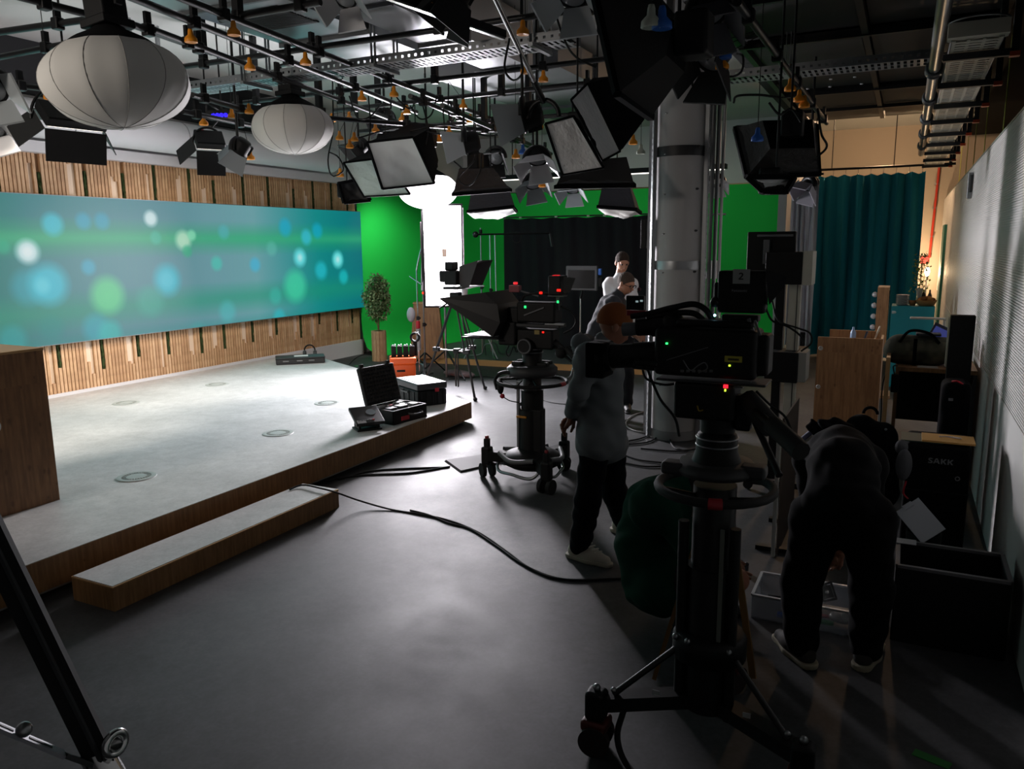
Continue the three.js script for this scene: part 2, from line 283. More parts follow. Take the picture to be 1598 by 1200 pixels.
{
  const b = thing('black_backdrop', 'black cloth backdrop hung from a crossbar before the green screen', 'backdrop', V(-5.65, 0.1, -14.0));
  const N = 60, p = [], idx = []; for (let i = 0; i <= N; i++) { const u = i / N, x = (u - 0.5) * 2.95; for (const y of [0.02, 0.4, 1.2, 2.0, 2.5]) p.push(x, y + (y > 2.4 ? 0.012 * Math.sin(u * 40) : 0), 0.02 * Math.sin(u * 31) + 0.012 * Math.sin(u * 77 + y)); }
  for (let i = 0; i < N; i++) for (let j = 0; j < 4; j++) { const a = i * 5 + j; idx.push(a, a + 5, a + 1, a + 1, a + 5, a + 6); }
  const g = new THREE.BufferGeometry(); g.setAttribute('position', new THREE.Float32BufferAttribute(p, 3)); g.setIndex(idx); g.computeVertexNormals();
  obj('cloth', g, std(0x17151a, 0.95, 0, { side: THREE.DoubleSide }), b);
  obj('crossbar', bar(V(-1.5, 2.53, -0.03), V(1.5, 2.53, -0.03), 0.014), M.pipe, b);
  for (const x of [-1.48, 1.48]) obj('upright', bar(V(x, 0, -0.04), V(x, 2.55, -0.04), 0.016), M.steel, b);
  for (const x of [-1.1, -0.35, 0.3, 0.62, 0.8]) obj('clamp', rbox(0.05, 0.03, 0.04, 0.01, x, 2.52, 0.03), std(0xd6d2c8, 0.5), b);
}
function curtain(name, label, x0, x1, z, y0, y1, folds, amp, mat) {
  const c = thing(name, label, 'curtain', V(0, 0, 0)); const N = folds * 12, p = [], idx = [], uv = [], rows = 14;
  for (let i = 0; i <= N; i++) for (let j = 0; j <= rows; j++) { const u = i / N, v = j / rows, ph = u * folds * Math.PI * 2, a = amp * (0.75 + 0.35 * Math.sin(u * 17 + 1)) * (1 - 0.25 * v); p.push(x0 + (x1 - x0) * u + 0.3 * a * Math.sin(2 * ph + 3 * v), y0 + (y1 - y0) * v - (j === rows ? 0.04 * (0.5 - 0.5 * Math.cos(ph)) : 0), z + a * Math.sin(ph + 0.5 * Math.sin(u * 9 + v * 1.2)) + 0.02 * Math.sin(u * 40 + v * 5)); uv.push(u * (x1 - x0), v * (y1 - y0)); }
  for (let i = 0; i < N; i++) for (let j = 0; j < rows; j++) { const a = i * (rows + 1) + j; idx.push(a, a + rows + 1, a + 1, a + 1, a + rows + 1, a + rows + 2); }
  const g = new THREE.BufferGeometry(); g.setAttribute('position', new THREE.Float32BufferAttribute(p, 3)); g.setAttribute('uv', new THREE.Float32BufferAttribute(uv, 2)); g.setIndex(idx); g.computeVertexNormals();
  mat.side = THREE.DoubleSide; obj('cloth', g, mat, c);
  for (let k = 0; k <= folds; k++) { const x = x0 + (x1 - x0) * (k + 0.25) / (folds + 0.5); obj('hook', [sph(0.012, x, y1 - 0.01, z), bar(V(x, y1, z), V(x, y1 + 0.08, z), 0.004)], M.chrome, c); }
  return c;
}
curtain('teal_curtain', 'heavy teal curtain hanging in deep folds from a black rail', -1.52, 0.2, -15.5, 0.04, 3.28, 8, 0.085, M.teal);
curtain('white_curtain', 'narrow bunched white curtain hanging beside the teal curtain', -1.78, -1.36, -14.1, 0.36, 3.12, 5, 0.05, M.whiteFab);
{ const r = thing('white_curtain_rail', 'short black rail carrying the white curtain', 'rail'); obj('rail', bar(V(-1.85, 3.2, -14.1), V(-1.3, 3.2, -14.1), 0.018), M.pipe, r); for (const x of [-1.7, -1.45]) obj('hanger_rod', bar(V(x, 3.2, -14.1), V(x, 4.17, -14.1), 0.008), M.pipe, r); }
{ const r = thing('curtain_rail', 'thin black rail carrying the teal curtain', 'rail'); obj('rail', bar(V(-1.9, 3.38, -15.5), V(0.64, 3.38, -15.5), 0.022), M.pipe, r); for (const x of [-1.3, -0.3, 0.4]) obj('hanger_rod', bar(V(x, 3.38, -15.5), V(x, CEIL, -15.5), 0.008), M.pipe, r); }
{ // light batten washing the green screen
  const t = thing('wash_light_batten', 'long black wash light bar hanging above the green screen', 'lamp', V(-5.3, 3.42, -14.75)); obj('housing', rbox(4.6, 0.09, 0.16, 0.01, 0, 0.04, 0), M.black, t); obj('light_strip', box(4.5, 0.012, 0.1, 0, -0.01, -0.02), glow(0xfff8ee, 2, 0xffffff), t); for (const x of [-2, 0, 2]) obj('hanging_rod', bar(V(x, 0.08, 0), V(x, CEIL - 3.42 - 0.005, 0), 0.01), M.pipe, t);
  rectLight(0xfff8ee, 11, 4.5, 0.1, V(-5.3, 3.39, -14.78), V(-5.3, 1.6, -16.3));
  const u = thing('wash_lamp', 'small black wash lamp aimed at the green screen corner beside the slatted wall', 'lamp', V(-7.95, 3.25, -12.2)); obj('housing', [rbox(0.22, 0.16, 0.14, 0.02, 0, 0, 0)], M.black, u); obj('light_face', box(0.012, 0.1, 0.1, -0.115, -0.02, -0.02), glow(0xf4fff0, 3, 0xffffff), u); obj('hanging_rod', bar(V(0, 0.08, 0), V(0, CEIL - 3.255, 0), 0.01), M.pipe, u);
  spotLight(0xf6fff0, 13, V(-8.09, 3.22, -12.25), V(-9.4, 1.4, -13.3), 0.8, 0.7, 3);
}
// white wall above the green screen
struct('wall_fascia', box(8, 1.3, 0.12, -5.7, 3.95, -16.85), M.white, 'white wall strip above the green screen');
struct('wall_side', box(0.14, CEIL, 2.6, -1.95, CEIL / 2, -15.6), std(0xa8a8aa, 0.8), 'pale wall end between the green screen and the curtains');
// hall beyond the curtain: warm ceiling lamp
{ const l = thing('hall_lamp', 'warm round ceiling lamp in the hall behind the teal curtain', 'lamp', V(-0.5, 4.44, -16.3)); obj('lamp_shade', lathe([[0.001, 0.02], [0.2, 0.02], [0.22, 0.06], [0.2, 0.1], [0.001, 0.1]], 28), glow(0xffd2a0, 5, 0xffffff), l); const pl = new THREE.PointLight(0xffd0a4, 12, 0, 2); pl.position.set(-0.5, 4.38, -16.3); pl.castShadow = true; pl.shadow.radius = 8; scene.add(pl); }
// ---------- round column with strut channels ----------
{
  const c = thing('column', 'round white concrete column with bolted metal channels and two straps', 'column', V(atZ(1056, 500, -8.38).x, 0, -8.38)); c.userData.kind = 'structure';
  obj('shaft', cyl(0.262, CEIL, 0, CEIL / 2, 0, 48), std(0xa9a8a8, 0.7, 0, { bumpMap: fineBump, bumpScale: 0.0006 }), c);
  obj('base_ring', cyl(0.272, 0.1, 0, 0.05, 0, 48), std(0x8b8b8c, 0.7), c);
  const strut = (ang, dist, mat) => {
    const gs = [], o = V(Math.sin(ang) * dist, 0, Math.cos(ang) * dist), H = 3.9;
    gs.push(box(0.003, H, 0.041, -0.02, H / 2 + 0.02, 0), box(0.003, H, 0.041, 0.02, H / 2 + 0.02, 0));
    for (let k = 0; k < 64; k++) { const y = 0.03 + k * 0.061; gs.push(box(0.041, 0.036, 0.003, 0, y, 0.02)); }
    gs.push(box(0.013, H, 0.003, -0.0135, H / 2 + 0.02, 0.02), box(0.013, H, 0.003, 0.0135, H / 2 + 0.02, 0.02));
    const g = merge(gs).rotateY(ang).translate(o.x, 0, o.z); obj('strut_channel', g, mat, c);
  };
  strut(-1.35, 0.31, M.galv); strut(-0.88, 0.3, M.galv); strut(1.3, 0.3, M.galv); strut(1.75, 0.32, M.galv);
  const strap = (y, mat, h) => obj('strap', lathe([[0.266, y], [0.272, y], [0.272, y + h], [0.266, y + h]], 48), mat, c);
  strap(2.98, std(0x242326, 0.5), 0.1); strap(1.83, M.galv, 0.09);
  for (let k = 0; k < 9; k++) { obj('bolt', sph(0.012, 0.215, 0.55 + k * 0.42, 0.16, 1.6, 1, 1), M.darkGrey, c); obj('bolt', sph(0.01, -0.1, 0.6 + k * 0.4, 0.244, 1.8, 0.8, 1), M.chrome, c); }
  const t = obj('conduit_pipe', [bar(V(0.36, 0, -0.1), V(0.36, 3.9, -0.1), 0.022), bar(V(0.42, 0, -0.06), V(0.42, 3.9, -0.06), 0.016)], M.galv, c);
  const blk = obj('junction_box', rbox(0.06, 0.3, 0.05, 0.006, -0.36, 2.2, 0.08), M.black, c);
}
// ---------- ceiling: ducts, trays, pipe grid ----------
{
  const duct = (name, label, x0, x1, y0, y1, z0, z1, mat) => {
    const d = thing(name, label, 'duct', V((x0 + x1) / 2, y0, (z0 + z1) / 2)); const w = x1 - x0, h = y1 - y0, L = Math.abs(z1 - z0);
    obj('duct_body', box(w, h, L, 0, h / 2, 0), mat, d);
    for (let k = 0; k <= Math.floor(L / 1.25); k++) { const z = L / 2 - k * 1.25; obj('flange', [box(w + 0.07, 0.035, 0.03, 0, -0.016, z), box(0.035, h, 0.03, -w / 2 - 0.017, h / 2, z), box(0.035, h, 0.03, w / 2 + 0.017, h / 2, z)], M.galvDark, d); }
    return d;
  };
  const d1 = duct('ventilation_duct', 'wide galvanised rectangular air duct under the white ceiling over the stage', -5.8, -4.75, 4.12, 4.5, -1.5, -7.6, M.galv);
  for (const [z, s] of [[0.2, 1], [1.4, 1], [-1.2, 1]]) { const gs = [box(0.7, 0.012, 0.04, 0, -0.008, z - 0.25), box(0.7, 0.012, 0.04, 0, -0.008, z + 0.25)]; for (let k = 0; k < 14; k++) gs.push(box(0.66, 0.01, 0.016, 0, -0.006, z - 0.22 + k * 0.034)); obj('air_grille', gs, M.darkGrey, d1); }
  duct('ventilation_duct', 'grey air duct beyond the perforated cable tray', -5.3, -3.7, 4.1, 4.45, -8.6, -12.2, M.galvDark);
  duct('ventilation_duct', 'narrow tall air duct beside the wide galvanised duct', -4.3, -3.8, 4.0, 4.5, -3.0, -8.2, M.galv);
  const rd = thing('round_duct', 'fat white round air duct above the ledge of the slatted wall', 'duct', V(-9.3, 3.62, -5)); obj('duct_body', cyl(0.22, 13, 0, 0, 0, 32).rotateX(Math.PI / 2), M.white, rd); for (const z of [-3.2, -1.5, 0.3, 2]) obj('duct_band', torus(0.222, 0.006, 0, 0, z, 'z'), std(0x9a9a9c, 0.6), rd);
  const bp = struct('wall_soffit', box(0.08, 0.62, 9, WL + 0.06, 4.24, -7.2), std(0x17181b, 0.8), 'dark panel strip high above the slatted wall');
  // perforated cable trays running across the room
  const tray = (name, label, x0, x1, y, z, w) => {
    const t = thing(name, label, 'cable tray', V(x0, y, z)); const L = x1 - x0, gs = [];
    for (let x = 0.02; x < L; x += 0.055) gs.push(box(0.028, 0.003, w, x, 0, 0));
    gs.push(box(L, 0.004, 0.03, L / 2, 0, 0), box(L, 0.004, 0.03, L / 2, 0, w / 2 - 0.02), box(L, 0.004, 0.03, L / 2, 0, -w / 2 + 0.02)); obj('tray_floor', gs, M.galv, t);
    for (const s of [-1, 1]) { const q = [box(L, 0.022, 0.003, L / 2, 0.011, s * w / 2), box(L, 0.03, 0.003, L / 2, 0.06, s * w / 2)]; for (let x = 0.03; x < L; x += 0.07) q.push(box(0.045, 0.025, 0.003, x, 0.034, s * w / 2)); obj('tray_side', q, M.galv, t); }
    obj('cable_bundle', [0, 1, 2, 3].map(k => hose([V(0, 0.012 + 0.008 * (k % 2), -0.06 + k * 0.03), V(L * 0.3, 0.014, -0.04 + k * 0.035), V(L * 0.7, 0.014, -0.07 + k * 0.04), V(L, 0.014, -0.05 + k * 0.03)], 0.008, 24, 5)), M.rubber, t);
    for (let x = 0.9; x < L; x += 1.6) { const g = []; for (const s of [-1, 1]) { g.push(box(0.004, CEIL - y, 0.03, x - 0.02, (CEIL - y) / 2, s * (w / 2 + 0.02)), box(0.004, CEIL - y, 0.03, x + 0.02, (CEIL - y) / 2, s * (w / 2 + 0.02))); } g.push(box(0.042, 0.03, w + 0.1, x, -0.018, 0)); obj('hanger', g, M.galv, t); }
    return t;
  };
  tray('cable_tray', 'long perforated metal cable tray crossing under the white ceiling', -8.6, -2.6, 3.75, -6.42, 0.32);
  tray('cable_tray', 'perforated metal cable tray running from the column under black ceiling panels', -2.05, 0.12, 3.72, -8.5, 0.34);
  const rods = (px, py, y) => atY(px, py, y);
}
const PIPES = [[240, 10, 650, 175, 3.7, 'z'], [240, 47, 625, 192, 3.7, 'z'], [290, 0, 765, 185, 3.78, 'z'], [50, 0, 135, 22, 3.72, 'z'], [1151, 3, 1290, 192, 3.45, 'r'], [205, 38, 330, 82, 3.7, 'z'], [455, 180, 790, 205, 3.5, 'x'], [640, 150, 840, 235, 3.62, 'z'], [690, 165, 860, 240, 3.5, 'z'],
  [272, 106, 1000, 1, 3.82, 'x'], [344, 31, 500, 3, 3.82, 'x'], [364, 162, 1110, 72, 3.82, 'x'], [522, 172, 960, 125, 3.8, 'x'], [0, 89, 112, 67, 3.75, 'x'], [0, 50, 140, 30, 3.82, 'x'], [560, 205, 1000, 170, 3.6, 'x'], [0, 130, 75, 139, 3.55, 'x'], [300, 148, 390, 174, 3.5, 'z'], [285, 174, 392, 196, 3.4, 'z']];
const PIPE_ENDS = [];
const PIPE_LABELS = ["black rigging pipe passing right above the big unlit lantern", "black rigging pipe carrying the second unlit lantern", "black rigging pipe running along under the wide galvanised duct", "short black rigging pipe end beside the neck of the big lantern", "thin black rigging pipe beneath the black ceiling panels", "black rigging pipe between the two unlit lanterns", "black rigging pipe crossing above the square grey softbox", "black rigging pipe over the lamp with silver barn doors", "black rigging pipe next to the chrome hanging pole end", "black rigging pipe crossing just in front of the long cable tray", "black rigging pipe crossing close below the galvanised duct grilles", "black rigging pipe crossing behind the long cable tray", "black rigging pipe crossing below the grey air duct beyond the tray", "black rigging pipe crossing to the left of the big lantern", "black upper rigging pipe crossing near the neck of the big lantern", "black rigging pipe crossing low above the glowing lantern", "black rigging pipe in front of the dark strip above the round white duct", "black rigging pipe above the dimmer box with blue lights", "black rigging pipe holding the small panel light beyond the big lantern"];
{
  PIPES.forEach(([a, b, c, d, y, k], i) => {
    let p = atY(a, b, y), q = atY(c, d, y); const dir = q.clone().sub(p).normalize(); if (b < 12 && k !== 'r') p.addScaledVector(dir, -1.2); if (k === 'x' && a === 0) p.addScaledVector(dir, -0.8);
    PIPE_ENDS.push([p.clone(), q.clone()]);
    const lab = PIPE_LABELS[i];
    const t = thing('rigging_pipe', lab, 'pipe', p.clone(), 0, 'rigging pipes');
    const L = q.distanceTo(p); obj('tube', bar(V(0, 0, 0), q.clone().sub(p), 0.026, 0.026, 12), M.pipe, t);
    const n = Math.max(1, Math.round(L / 1.4)); for (let j = 0; j <= n; j++) { const s = q.clone().sub(p).multiplyScalar((j + 0.3) / (n + 0.6)); obj('clamp', [rbox(0.075, 0.09, 0.075, 0.012, s.x, s.y, s.z), box(0.03, 0.1, 0.05, s.x, s.y + 0.08, s.z)], M.pipe, t); if (k === 'x' && j % 2 === 0) obj('drop_rod', box(0.06, CEIL - y - 0.004, 0.06, s.x, (CEIL - y - 0.004) / 2, s.z), M.pipe, t); }
  });
}
function nearestPipe(p) { let b = 0, bd = 9; PIPE_ENDS.forEach(([a, c], i) => { const d = new THREE.Line3(a, c).closestPointToPoint(p, true, V(0, 0, 0)).distanceTo(p); if (d < bd) { bd = d; b = i; } }); return PIPE_LABELS[b].replace(/^.*rigging pipe (end )?/, ''); }
// right side: conduit, ladder tray with brackets, black ceiling panels
{
  const c = thing('conduit', 'grey steel conduit pipe along the ceiling above the right wall', 'pipe', V(0.1, 3.5, -9)); obj('tube', cyl(0.045, 11.5, 0, 0, 0, 16).rotateX(Math.PI / 2), M.steel, c);
  for (let k = 0; k < 5; k++) { const z = 1.3 - k * 1.45; obj('pipe_joint', [cyl(0.062, 0.09, 0, 0, z, 16).rotateX(0), torus(0.052, 0.018, 0, 0, z - 0.06, 'z'), torus(0.052, 0.018, 0, 0, z + 0.06, 'z')], M.galvDark, c); obj('drop_rod', bar(V(0, 0, z), V(0, 4.0 - 3.5, z), 0.007), M.galvDark, c); }
  const t = thing('ladder_tray', 'perforated ladder cable tray on cross brackets above the right wall', 'cable tray', V(0.31, 3.36, -10)); const gs = [];
  for (let z = -5.4; z < 3.95; z += 0.075) gs.push(box(0.26, 0.004, 0.04, 0, 0, z)); for (const x of [-0.13, -0.05, 0.04, 0.13]) gs.push(box(0.02, 0.006, 9.4, x, 0.002, -0.75)); obj('tray_floor', gs, M.cream, t);
  obj('tray_side', [box(0.004, 0.06, 9.4, -0.145, 0.03, -0.75), box(0.004, 0.06, 9.4, 0.145, 0.03, -0.75)], M.galv, t);
  for (let k = 0; k < 9; k++) { const z = 3.6 - k * 1.1; obj('bracket', [box(0.42, 0.045, 0.045, 0.03, -0.03, z), box(0.045, 0.68, 0.045, 0.24, 0.29, z)], M.darkGrey, t); obj('end_cap', box(0.06, 0.03, 0.06, 0.24, -0.045, z), std(0xb5421c, 0.5), t); }
  const rt = thing('oval_tray_end', 'rounded pale end piece of the ladder cable tray', 'tray', V(0.31, 3.37, -5.98)); obj('end_piece', [extrude([[-0.17, 0], [0.17, 0], [0.17, 0.12], [0.1, 0.2], [0, 0.23], [-0.1, 0.2], [-0.17, 0.12]], 0.09).rotateX(-Math.PI / 2)], M.cream, rt); obj('rim', [torus(0.17, 0.006, 0, 0.09, -0.05)], M.galv, rt);
  for (const [px, py] of [[1536, 232], [1566, 200], [1507, 268], [1519, 255], [1497, 280]]) { const p = atX(px, py, 0.78); tag(obj('earth_wire', bar(V(p.x, 2.9, p.z), V(p.x, CEIL, p.z), 0.006), std(0x9da13c, 0.5)), 'thin yellow-green wire hanging down behind the top of the right wall', 'wire', 'hanging yellow-green wires'); }
  const bc = struct('ceiling_dark', box(3.6, 0.05, 14.2, -0.1, 4.2, -7.4), std(0x08080a, 0.9), 'black ceiling above the right side of the studio');
  for (let i = 0; i < 2; i++) for (let j = 0; j < 8; j++) { const m = obj('ceiling_panel', rbox(1.04, 0.04, 1.42, 0.008), std(j === 6 ? 0x121214 : 0x0d0d0f, 0.55), bc); m.position.set(-1.05 + i * 1.12, 4.07 + (j % 2) * 0.03, -3.2 - j * 1.5); }
  for (const x of [-1.63, -0.49, 0.62]) obj('ceiling_rail', box(0.06, 0.08, 12, x, 4.06, -8.2), M.pipe, bc);
  for (let k = 0; k < 8; k++) obj('ceiling_rail', box(2.3, 0.05, 0.05, -0.5, 4.03, -2.5 - k * 1.5), M.pipe, bc);
  for (let k = 0; k < 9; k++) obj('ceiling_spot', cyl(0.018, 0.01, -1.35 + (k % 3) * 0.32 + 0.05 * (k % 2), 4.065, -11.8 + ((k / 3) | 0) * 0.5, 12), std(0xc8c8cc, 0.5), bc);
}
// ---------- lamps and softboxes on the rig ----------
const pD = (q) => atD(q[0], q[1], q[2]);
const mid = (a) => a.reduce((s, v) => s.add(v), V(0, 0, 0)).multiplyScalar(1 / a.length);
function hangTo(p, parent, y = 3.72, r = 0.009) { obj('hanging_rod', bar(p.clone(), V(p.x, Math.max(y, p.y + 0.05) + CEIL - 3.72, p.z), r), M.pipe, parent); }
function lantern(label, px, py, d, R, lit, tilt) {
  const c = atD(px, py, d), t = thing('lantern_light', label, 'lantern', c); t.rotation.z = tilt;
  const N = 12, prof = []; for (let i = 0; i <= 22; i++) { const a = -Math.PI / 2 + (i / 22) * (Math.PI / 2 + 0.80); prof.push([Math.cos(a), Math.sin(a) * 0.62]); }
  const P = [], I = [], S = 72; for (let i = 0; i <= S; i++) { const th = i / S * Math.PI * 2, k = 1 - 0.028 * Math.pow(Math.abs(Math.sin(th * N / 2)), 1.5); for (const [r, y] of prof) P.push(Math.cos(th) * r * R * k, y * R, Math.sin(th) * r * R * k); }
  const n = prof.length; for (let i = 0; i < S; i++) for (let j = 0; j < n - 1; j++) { const a = i * n + j; I.push(a, a + 1, a + n, a + 1, a + n + 1, a + n); }
  const g = new THREE.BufferGeometry(); g.setAttribute('position', new THREE.Float32BufferAttribute(P, 3)); g.setIndex(I); g.computeVertexNormals();
  const shade = obj('fabric_shade', g, lit ? glow(0xfff6ff, 3, 0xd0d0d0) : M.lantern, t); shade.userData.label = lit ? 'glowing white fabric' : 'white fabric';
  for (let k = 0; k < N; k++) { const th = k / N * Math.PI * 2; obj('rib_seam', hose(prof.filter((_, i) => i % 2 === 0).map(([r, y]) => V(Math.cos(th) * r * R * 1.002, y * R, Math.sin(th) * r * R * 1.002)), R * 0.006, 16, 5), lit ? std(0xb5b0b8, 0.9) : M.seam, shade); }
  const top = prof[n - 1], ty = top[1] * R, tr = top[0] * R; // black skirt and lamp head
  obj('black_skirt', lathe([[tr * 0.99, ty - 0.005], [tr * 0.75, ty + R * 0.12], [R * 0.24, ty + R * 0.27], [R * 0.2, ty + R * 0.33]], 24), M.blackFab, t);
  obj('lamp_head', [rbox(R * 0.42, R * 0.62, R * 0.42, 0.02, 0, ty + R * 0.62, 0), rbox(R * 0.52, R * 0.12, R * 0.52, 0.01, 0, ty + R * 0.36, 0)], M.black, t);
  obj('yoke', [box(R * 0.58, 0.02, 0.05, 0, ty + R * 1.05, 0), box(0.02, R * 0.5, 0.05, -R * 0.28, ty + R * 0.82, 0), box(0.02, R * 0.5, 0.05, R * 0.28, ty + R * 0.82, 0)], M.pipe, t);
  obj('hanging_rod', bar(V(0, ty + R * 1.05, 0), V(0, CEIL - c.y, 0), 0.016), M.pipe, t);
  if (lit) rectLight(0xfff6ff, 40, R * 1.2, R * 1.2, c.clone().add(V(0, -R * 0.66, 0)), c.clone().add(V(0, -3, 0)));
  return t;
}
lantern('large white fabric lantern light hanging over the stage, unlit', 183, 130, 5.0, 0.445, false, 0.1);
lantern('white fabric lantern light hanging in front of the long cable tray, unlit', 457, 200, 8.2, 0.425, false, 0.03);
lantern('glowing white fabric lantern light above the tall bright softbox', 668, 297, 11.6, 0.44, true, 0);
function grid(a, b, c, d, n, sag, nrm) {  // bilinear patch with an inward sag
  const P = [], I = [], U = []; for (let i = 0; i <= n; i++) for (let j = 0; j <= n; j++) { const u = i / n, v = j / n; const p = a.clone().multiplyScalar((1 - u) * (1 - v)).addScaledVector(b, u * (1 - v)).addScaledVector(c, u * v).addScaledVector(d, (1 - u) * v); const s = Math.pow(Math.sin(Math.PI * u) * Math.sin(Math.PI * v), 0.6); p.addScaledVector(nrm, -sag * s * (1 + 0.35 * Math.sin(u * 7 + v * 5) + 0.25 * Math.sin(u * 15 - v * 11))); P.push(p.x, p.y, p.z); U.push(u, v); }
  for (let i = 0; i < n; i++) for (let j = 0; j < n; j++) { const k = i * (n + 1) + j; I.push(k, k + n + 1, k + 1, k + 1, k + n + 1, k + n + 2); }
  const g = new THREE.BufferGeometry(); g.setAttribute('position', new THREE.Float32BufferAttribute(P, 3)); g.setAttribute('uv', new THREE.Float32BufferAttribute(U, 2)); g.setIndex(I); g.computeVertexNormals(); return g;
}
// softbox from its four front corners and its four rear corners
function softbox(label, F, B, frontMat, sideMat, o = {}) {
  const f = F.map(pD), ctr = mid(f.map(v => v.clone())), t = thing('softbox', label, 'softbox', ctr); const f2 = f.map(v => v.clone().sub(ctr));
  let n = f2[1].clone().sub(f2[0]).cross(f2[3].clone().sub(f2[0])).normalize(); const toCam = CP.clone().sub(ctr); if ((n.dot(toCam) < 0) !== !!o.away) n.negate();
  let b; if (B) b = B.map(pD).map(v => v.sub(ctr)); else { const dep = o.depth || 0.4, s = o.shrink || 0.35; b = f2.map(v => v.clone().multiplyScalar(s).addScaledVector(n, -dep)); }
  const sides = []; for (let i = 0; i < 4; i++) { const j = (i + 1) % 4; sides.push(obj('side_panel', grid(f2[i], f2[j], b[j], b[i], 8, o.crease ?? 0.02, n.clone().negate()), sideMat, t)); }
  obj('back_panel', grid(...b, 3, 0, n), M.blackFab, t);
  const inn = f2.map(v => v.clone().multiplyScalar(0.985).addScaledVector(n, -(o.recess ?? 0.03)));
  const fd = obj('front_diffuser', grid(...inn, 12, o.sag ?? 0.05, n), frontMat, t);
  if (!o.norim) for (let i = 0; i < 4; i++) obj('rim', sqbar(f2[i], f2[(i + 1) % 4], o.rim || 0.035), M.blackFab, fd);
  const bc = mid(b.map(v => v.clone())); obj('lamp_head', rbox(0.16, 0.2, 0.16, 0.02, bc.x - n.x * 0.08, bc.y - n.y * 0.08, bc.z - n.z * 0.08), M.black, t);
  hangTo(V(bc.x, bc.y, bc.z), t, 3.72 - ctr.y); return t;
}
const brownFab = std(0x2c2724, 0.6, 0, { bumpMap: M.silverFab.bumpMap, bumpScale: 0.02 }), greyFab = std(0x3a3a40, 0.7, 0, { bumpMap: M.silverFab.bumpMap, bumpScale: 0.015 });
softbox('square softbox with grey diffuser face overlapping another softbox', [[573, 222, 8.5], [645, 214, 8.4], [678, 286, 8.75], [597, 295, 8.85]], [[648, 190, 9.0], [672, 200, 9.0], [684, 250, 9.1], [660, 240, 9.2]], M.diffuser, M.blackFab, { rim: 0.022, recess: 0.005, sag: 0.03 });
softbox('pale green-grey softbox half hidden behind the square grey softbox', [[536, 254, 9.3], [600, 246, 9.2], [640, 303, 9.5], [568, 307, 9.7]], [[585, 232, 9.9], [610, 236, 9.9], [622, 270, 10], [596, 266, 10.1]], std(0xaebdb6, 0.85, 0, { bumpMap: M.silverFab.bumpMap, bumpScale: 0.02 }), M.blackFab, { rim: 0.02, recess: 0.005, sag: 0.03 });
softbox('small dark softbox flap below the pale green-grey softbox', [[528, 286, 9.6], [560, 280, 9.7], [578, 313, 9.8], [537, 317, 9.7]], null, M.darkGrey, M.blackFab, { depth: 0.25 });
softbox('wide silver-lined strip softbox with creased fabric', [[851, 193, 6.4], [895, 181, 6.3], [942, 262, 6.6], [878, 273, 6.7]], null, M.silverFab, M.blackFab, { rim: 0.016, depth: 0.3, sag: 0.02, recess: 0.004 });
softbox('narrow silver-lined strip softbox with black back next to the column', [[891, 156, 6.0], [917, 130, 6.1], [968, 236, 6.2], [940, 251, 6.1]], [[925, 122, 6.4], [960, 118, 6.5], [1006, 186, 6.5], [972, 232, 6.5]], M.silverFab, M.blackFab, { rim: 0.014, sag: 0.012, recess: 0.003 });
softbox('huge black softbox seen from behind above the column', [[921, -40, 3.95], [963, 146, 3.75], [1016, 183, 4.2], [1010, -30, 4.7]], [[1050, 30, 3.65], [1040, 86, 3.55], [1068, 112, 3.75], [1076, 50, 3.85]], M.darkGrey, std(0x141313, 0.75), { away: true, crease: 0.01 });
softbox('black softbox with creased brownish side panel hanging right of the column', [[1147, 200, 6.6], [1165, 276, 6.15], [1278, 272, 6.1], [1274, 196, 6.6]], [[1190, 188, 6.25], [1202, 232, 6.0], [1272, 231, 6.0], [1268, 186, 6.25]], M.darkGrey, std(0x242120, 0.6, 0, { bumpMap: M.silverFab.bumpMap, bumpScale: 0.015 }), { away: true });
softbox('brown creased softbox seen from behind between the lit lantern and the strip softbox', [[707, 304, 9.4], [797, 297, 9.4], [790, 292, 9.9], [712, 297, 9.9]], [[716, 264, 9.5], [770, 262, 9.5], [768, 260, 9.7], [718, 262, 9.7]], M.darkGrey, brownFab, { away: true });
softbox('dark grey octagonal softbox below the brown creased softbox', [[730, 330, 10.4], [800, 322, 10.3], [806, 330, 10.9], [740, 338, 11]], [[735, 300, 10.5], [796, 300, 10.5], [796, 300, 10.8], [738, 300, 10.8]], M.diffuser, greyFab, { away: true });
softbox('grey creased octagonal softbox just left of the column', [[933, 322, 10], [992, 326, 9.9], [1000, 332, 10.4], [945, 332, 10.5]], [[940, 288, 10], [982, 288, 10], [984, 288, 10.3], [944, 288, 10.3]], M.lantern, greyFab, { away: true });
softbox('wide dark brown softbox below the silver strip softboxes', [[867, 292, 7.6], [990, 290, 7.5], [986, 286, 8], [872, 290, 8.1]], [[884, 252, 7.8], [978, 245, 7.7], [976, 245, 7.9], [886, 252, 8]], M.darkGrey, std(0x1d1a1a, 0.7), { away: true });
softbox('small black softbox with silver lining at the top of the rig', [[1165, 276, 5.7], [1190, 299, 5.7], [1226, 300, 5.7], [1240, 276, 5.8]], [[1190, 270, 6], [1200, 280, 6], [1225, 280, 6], [1230, 270, 6]], M.silverFab, std(0x1f1c1b, 0.7), {});
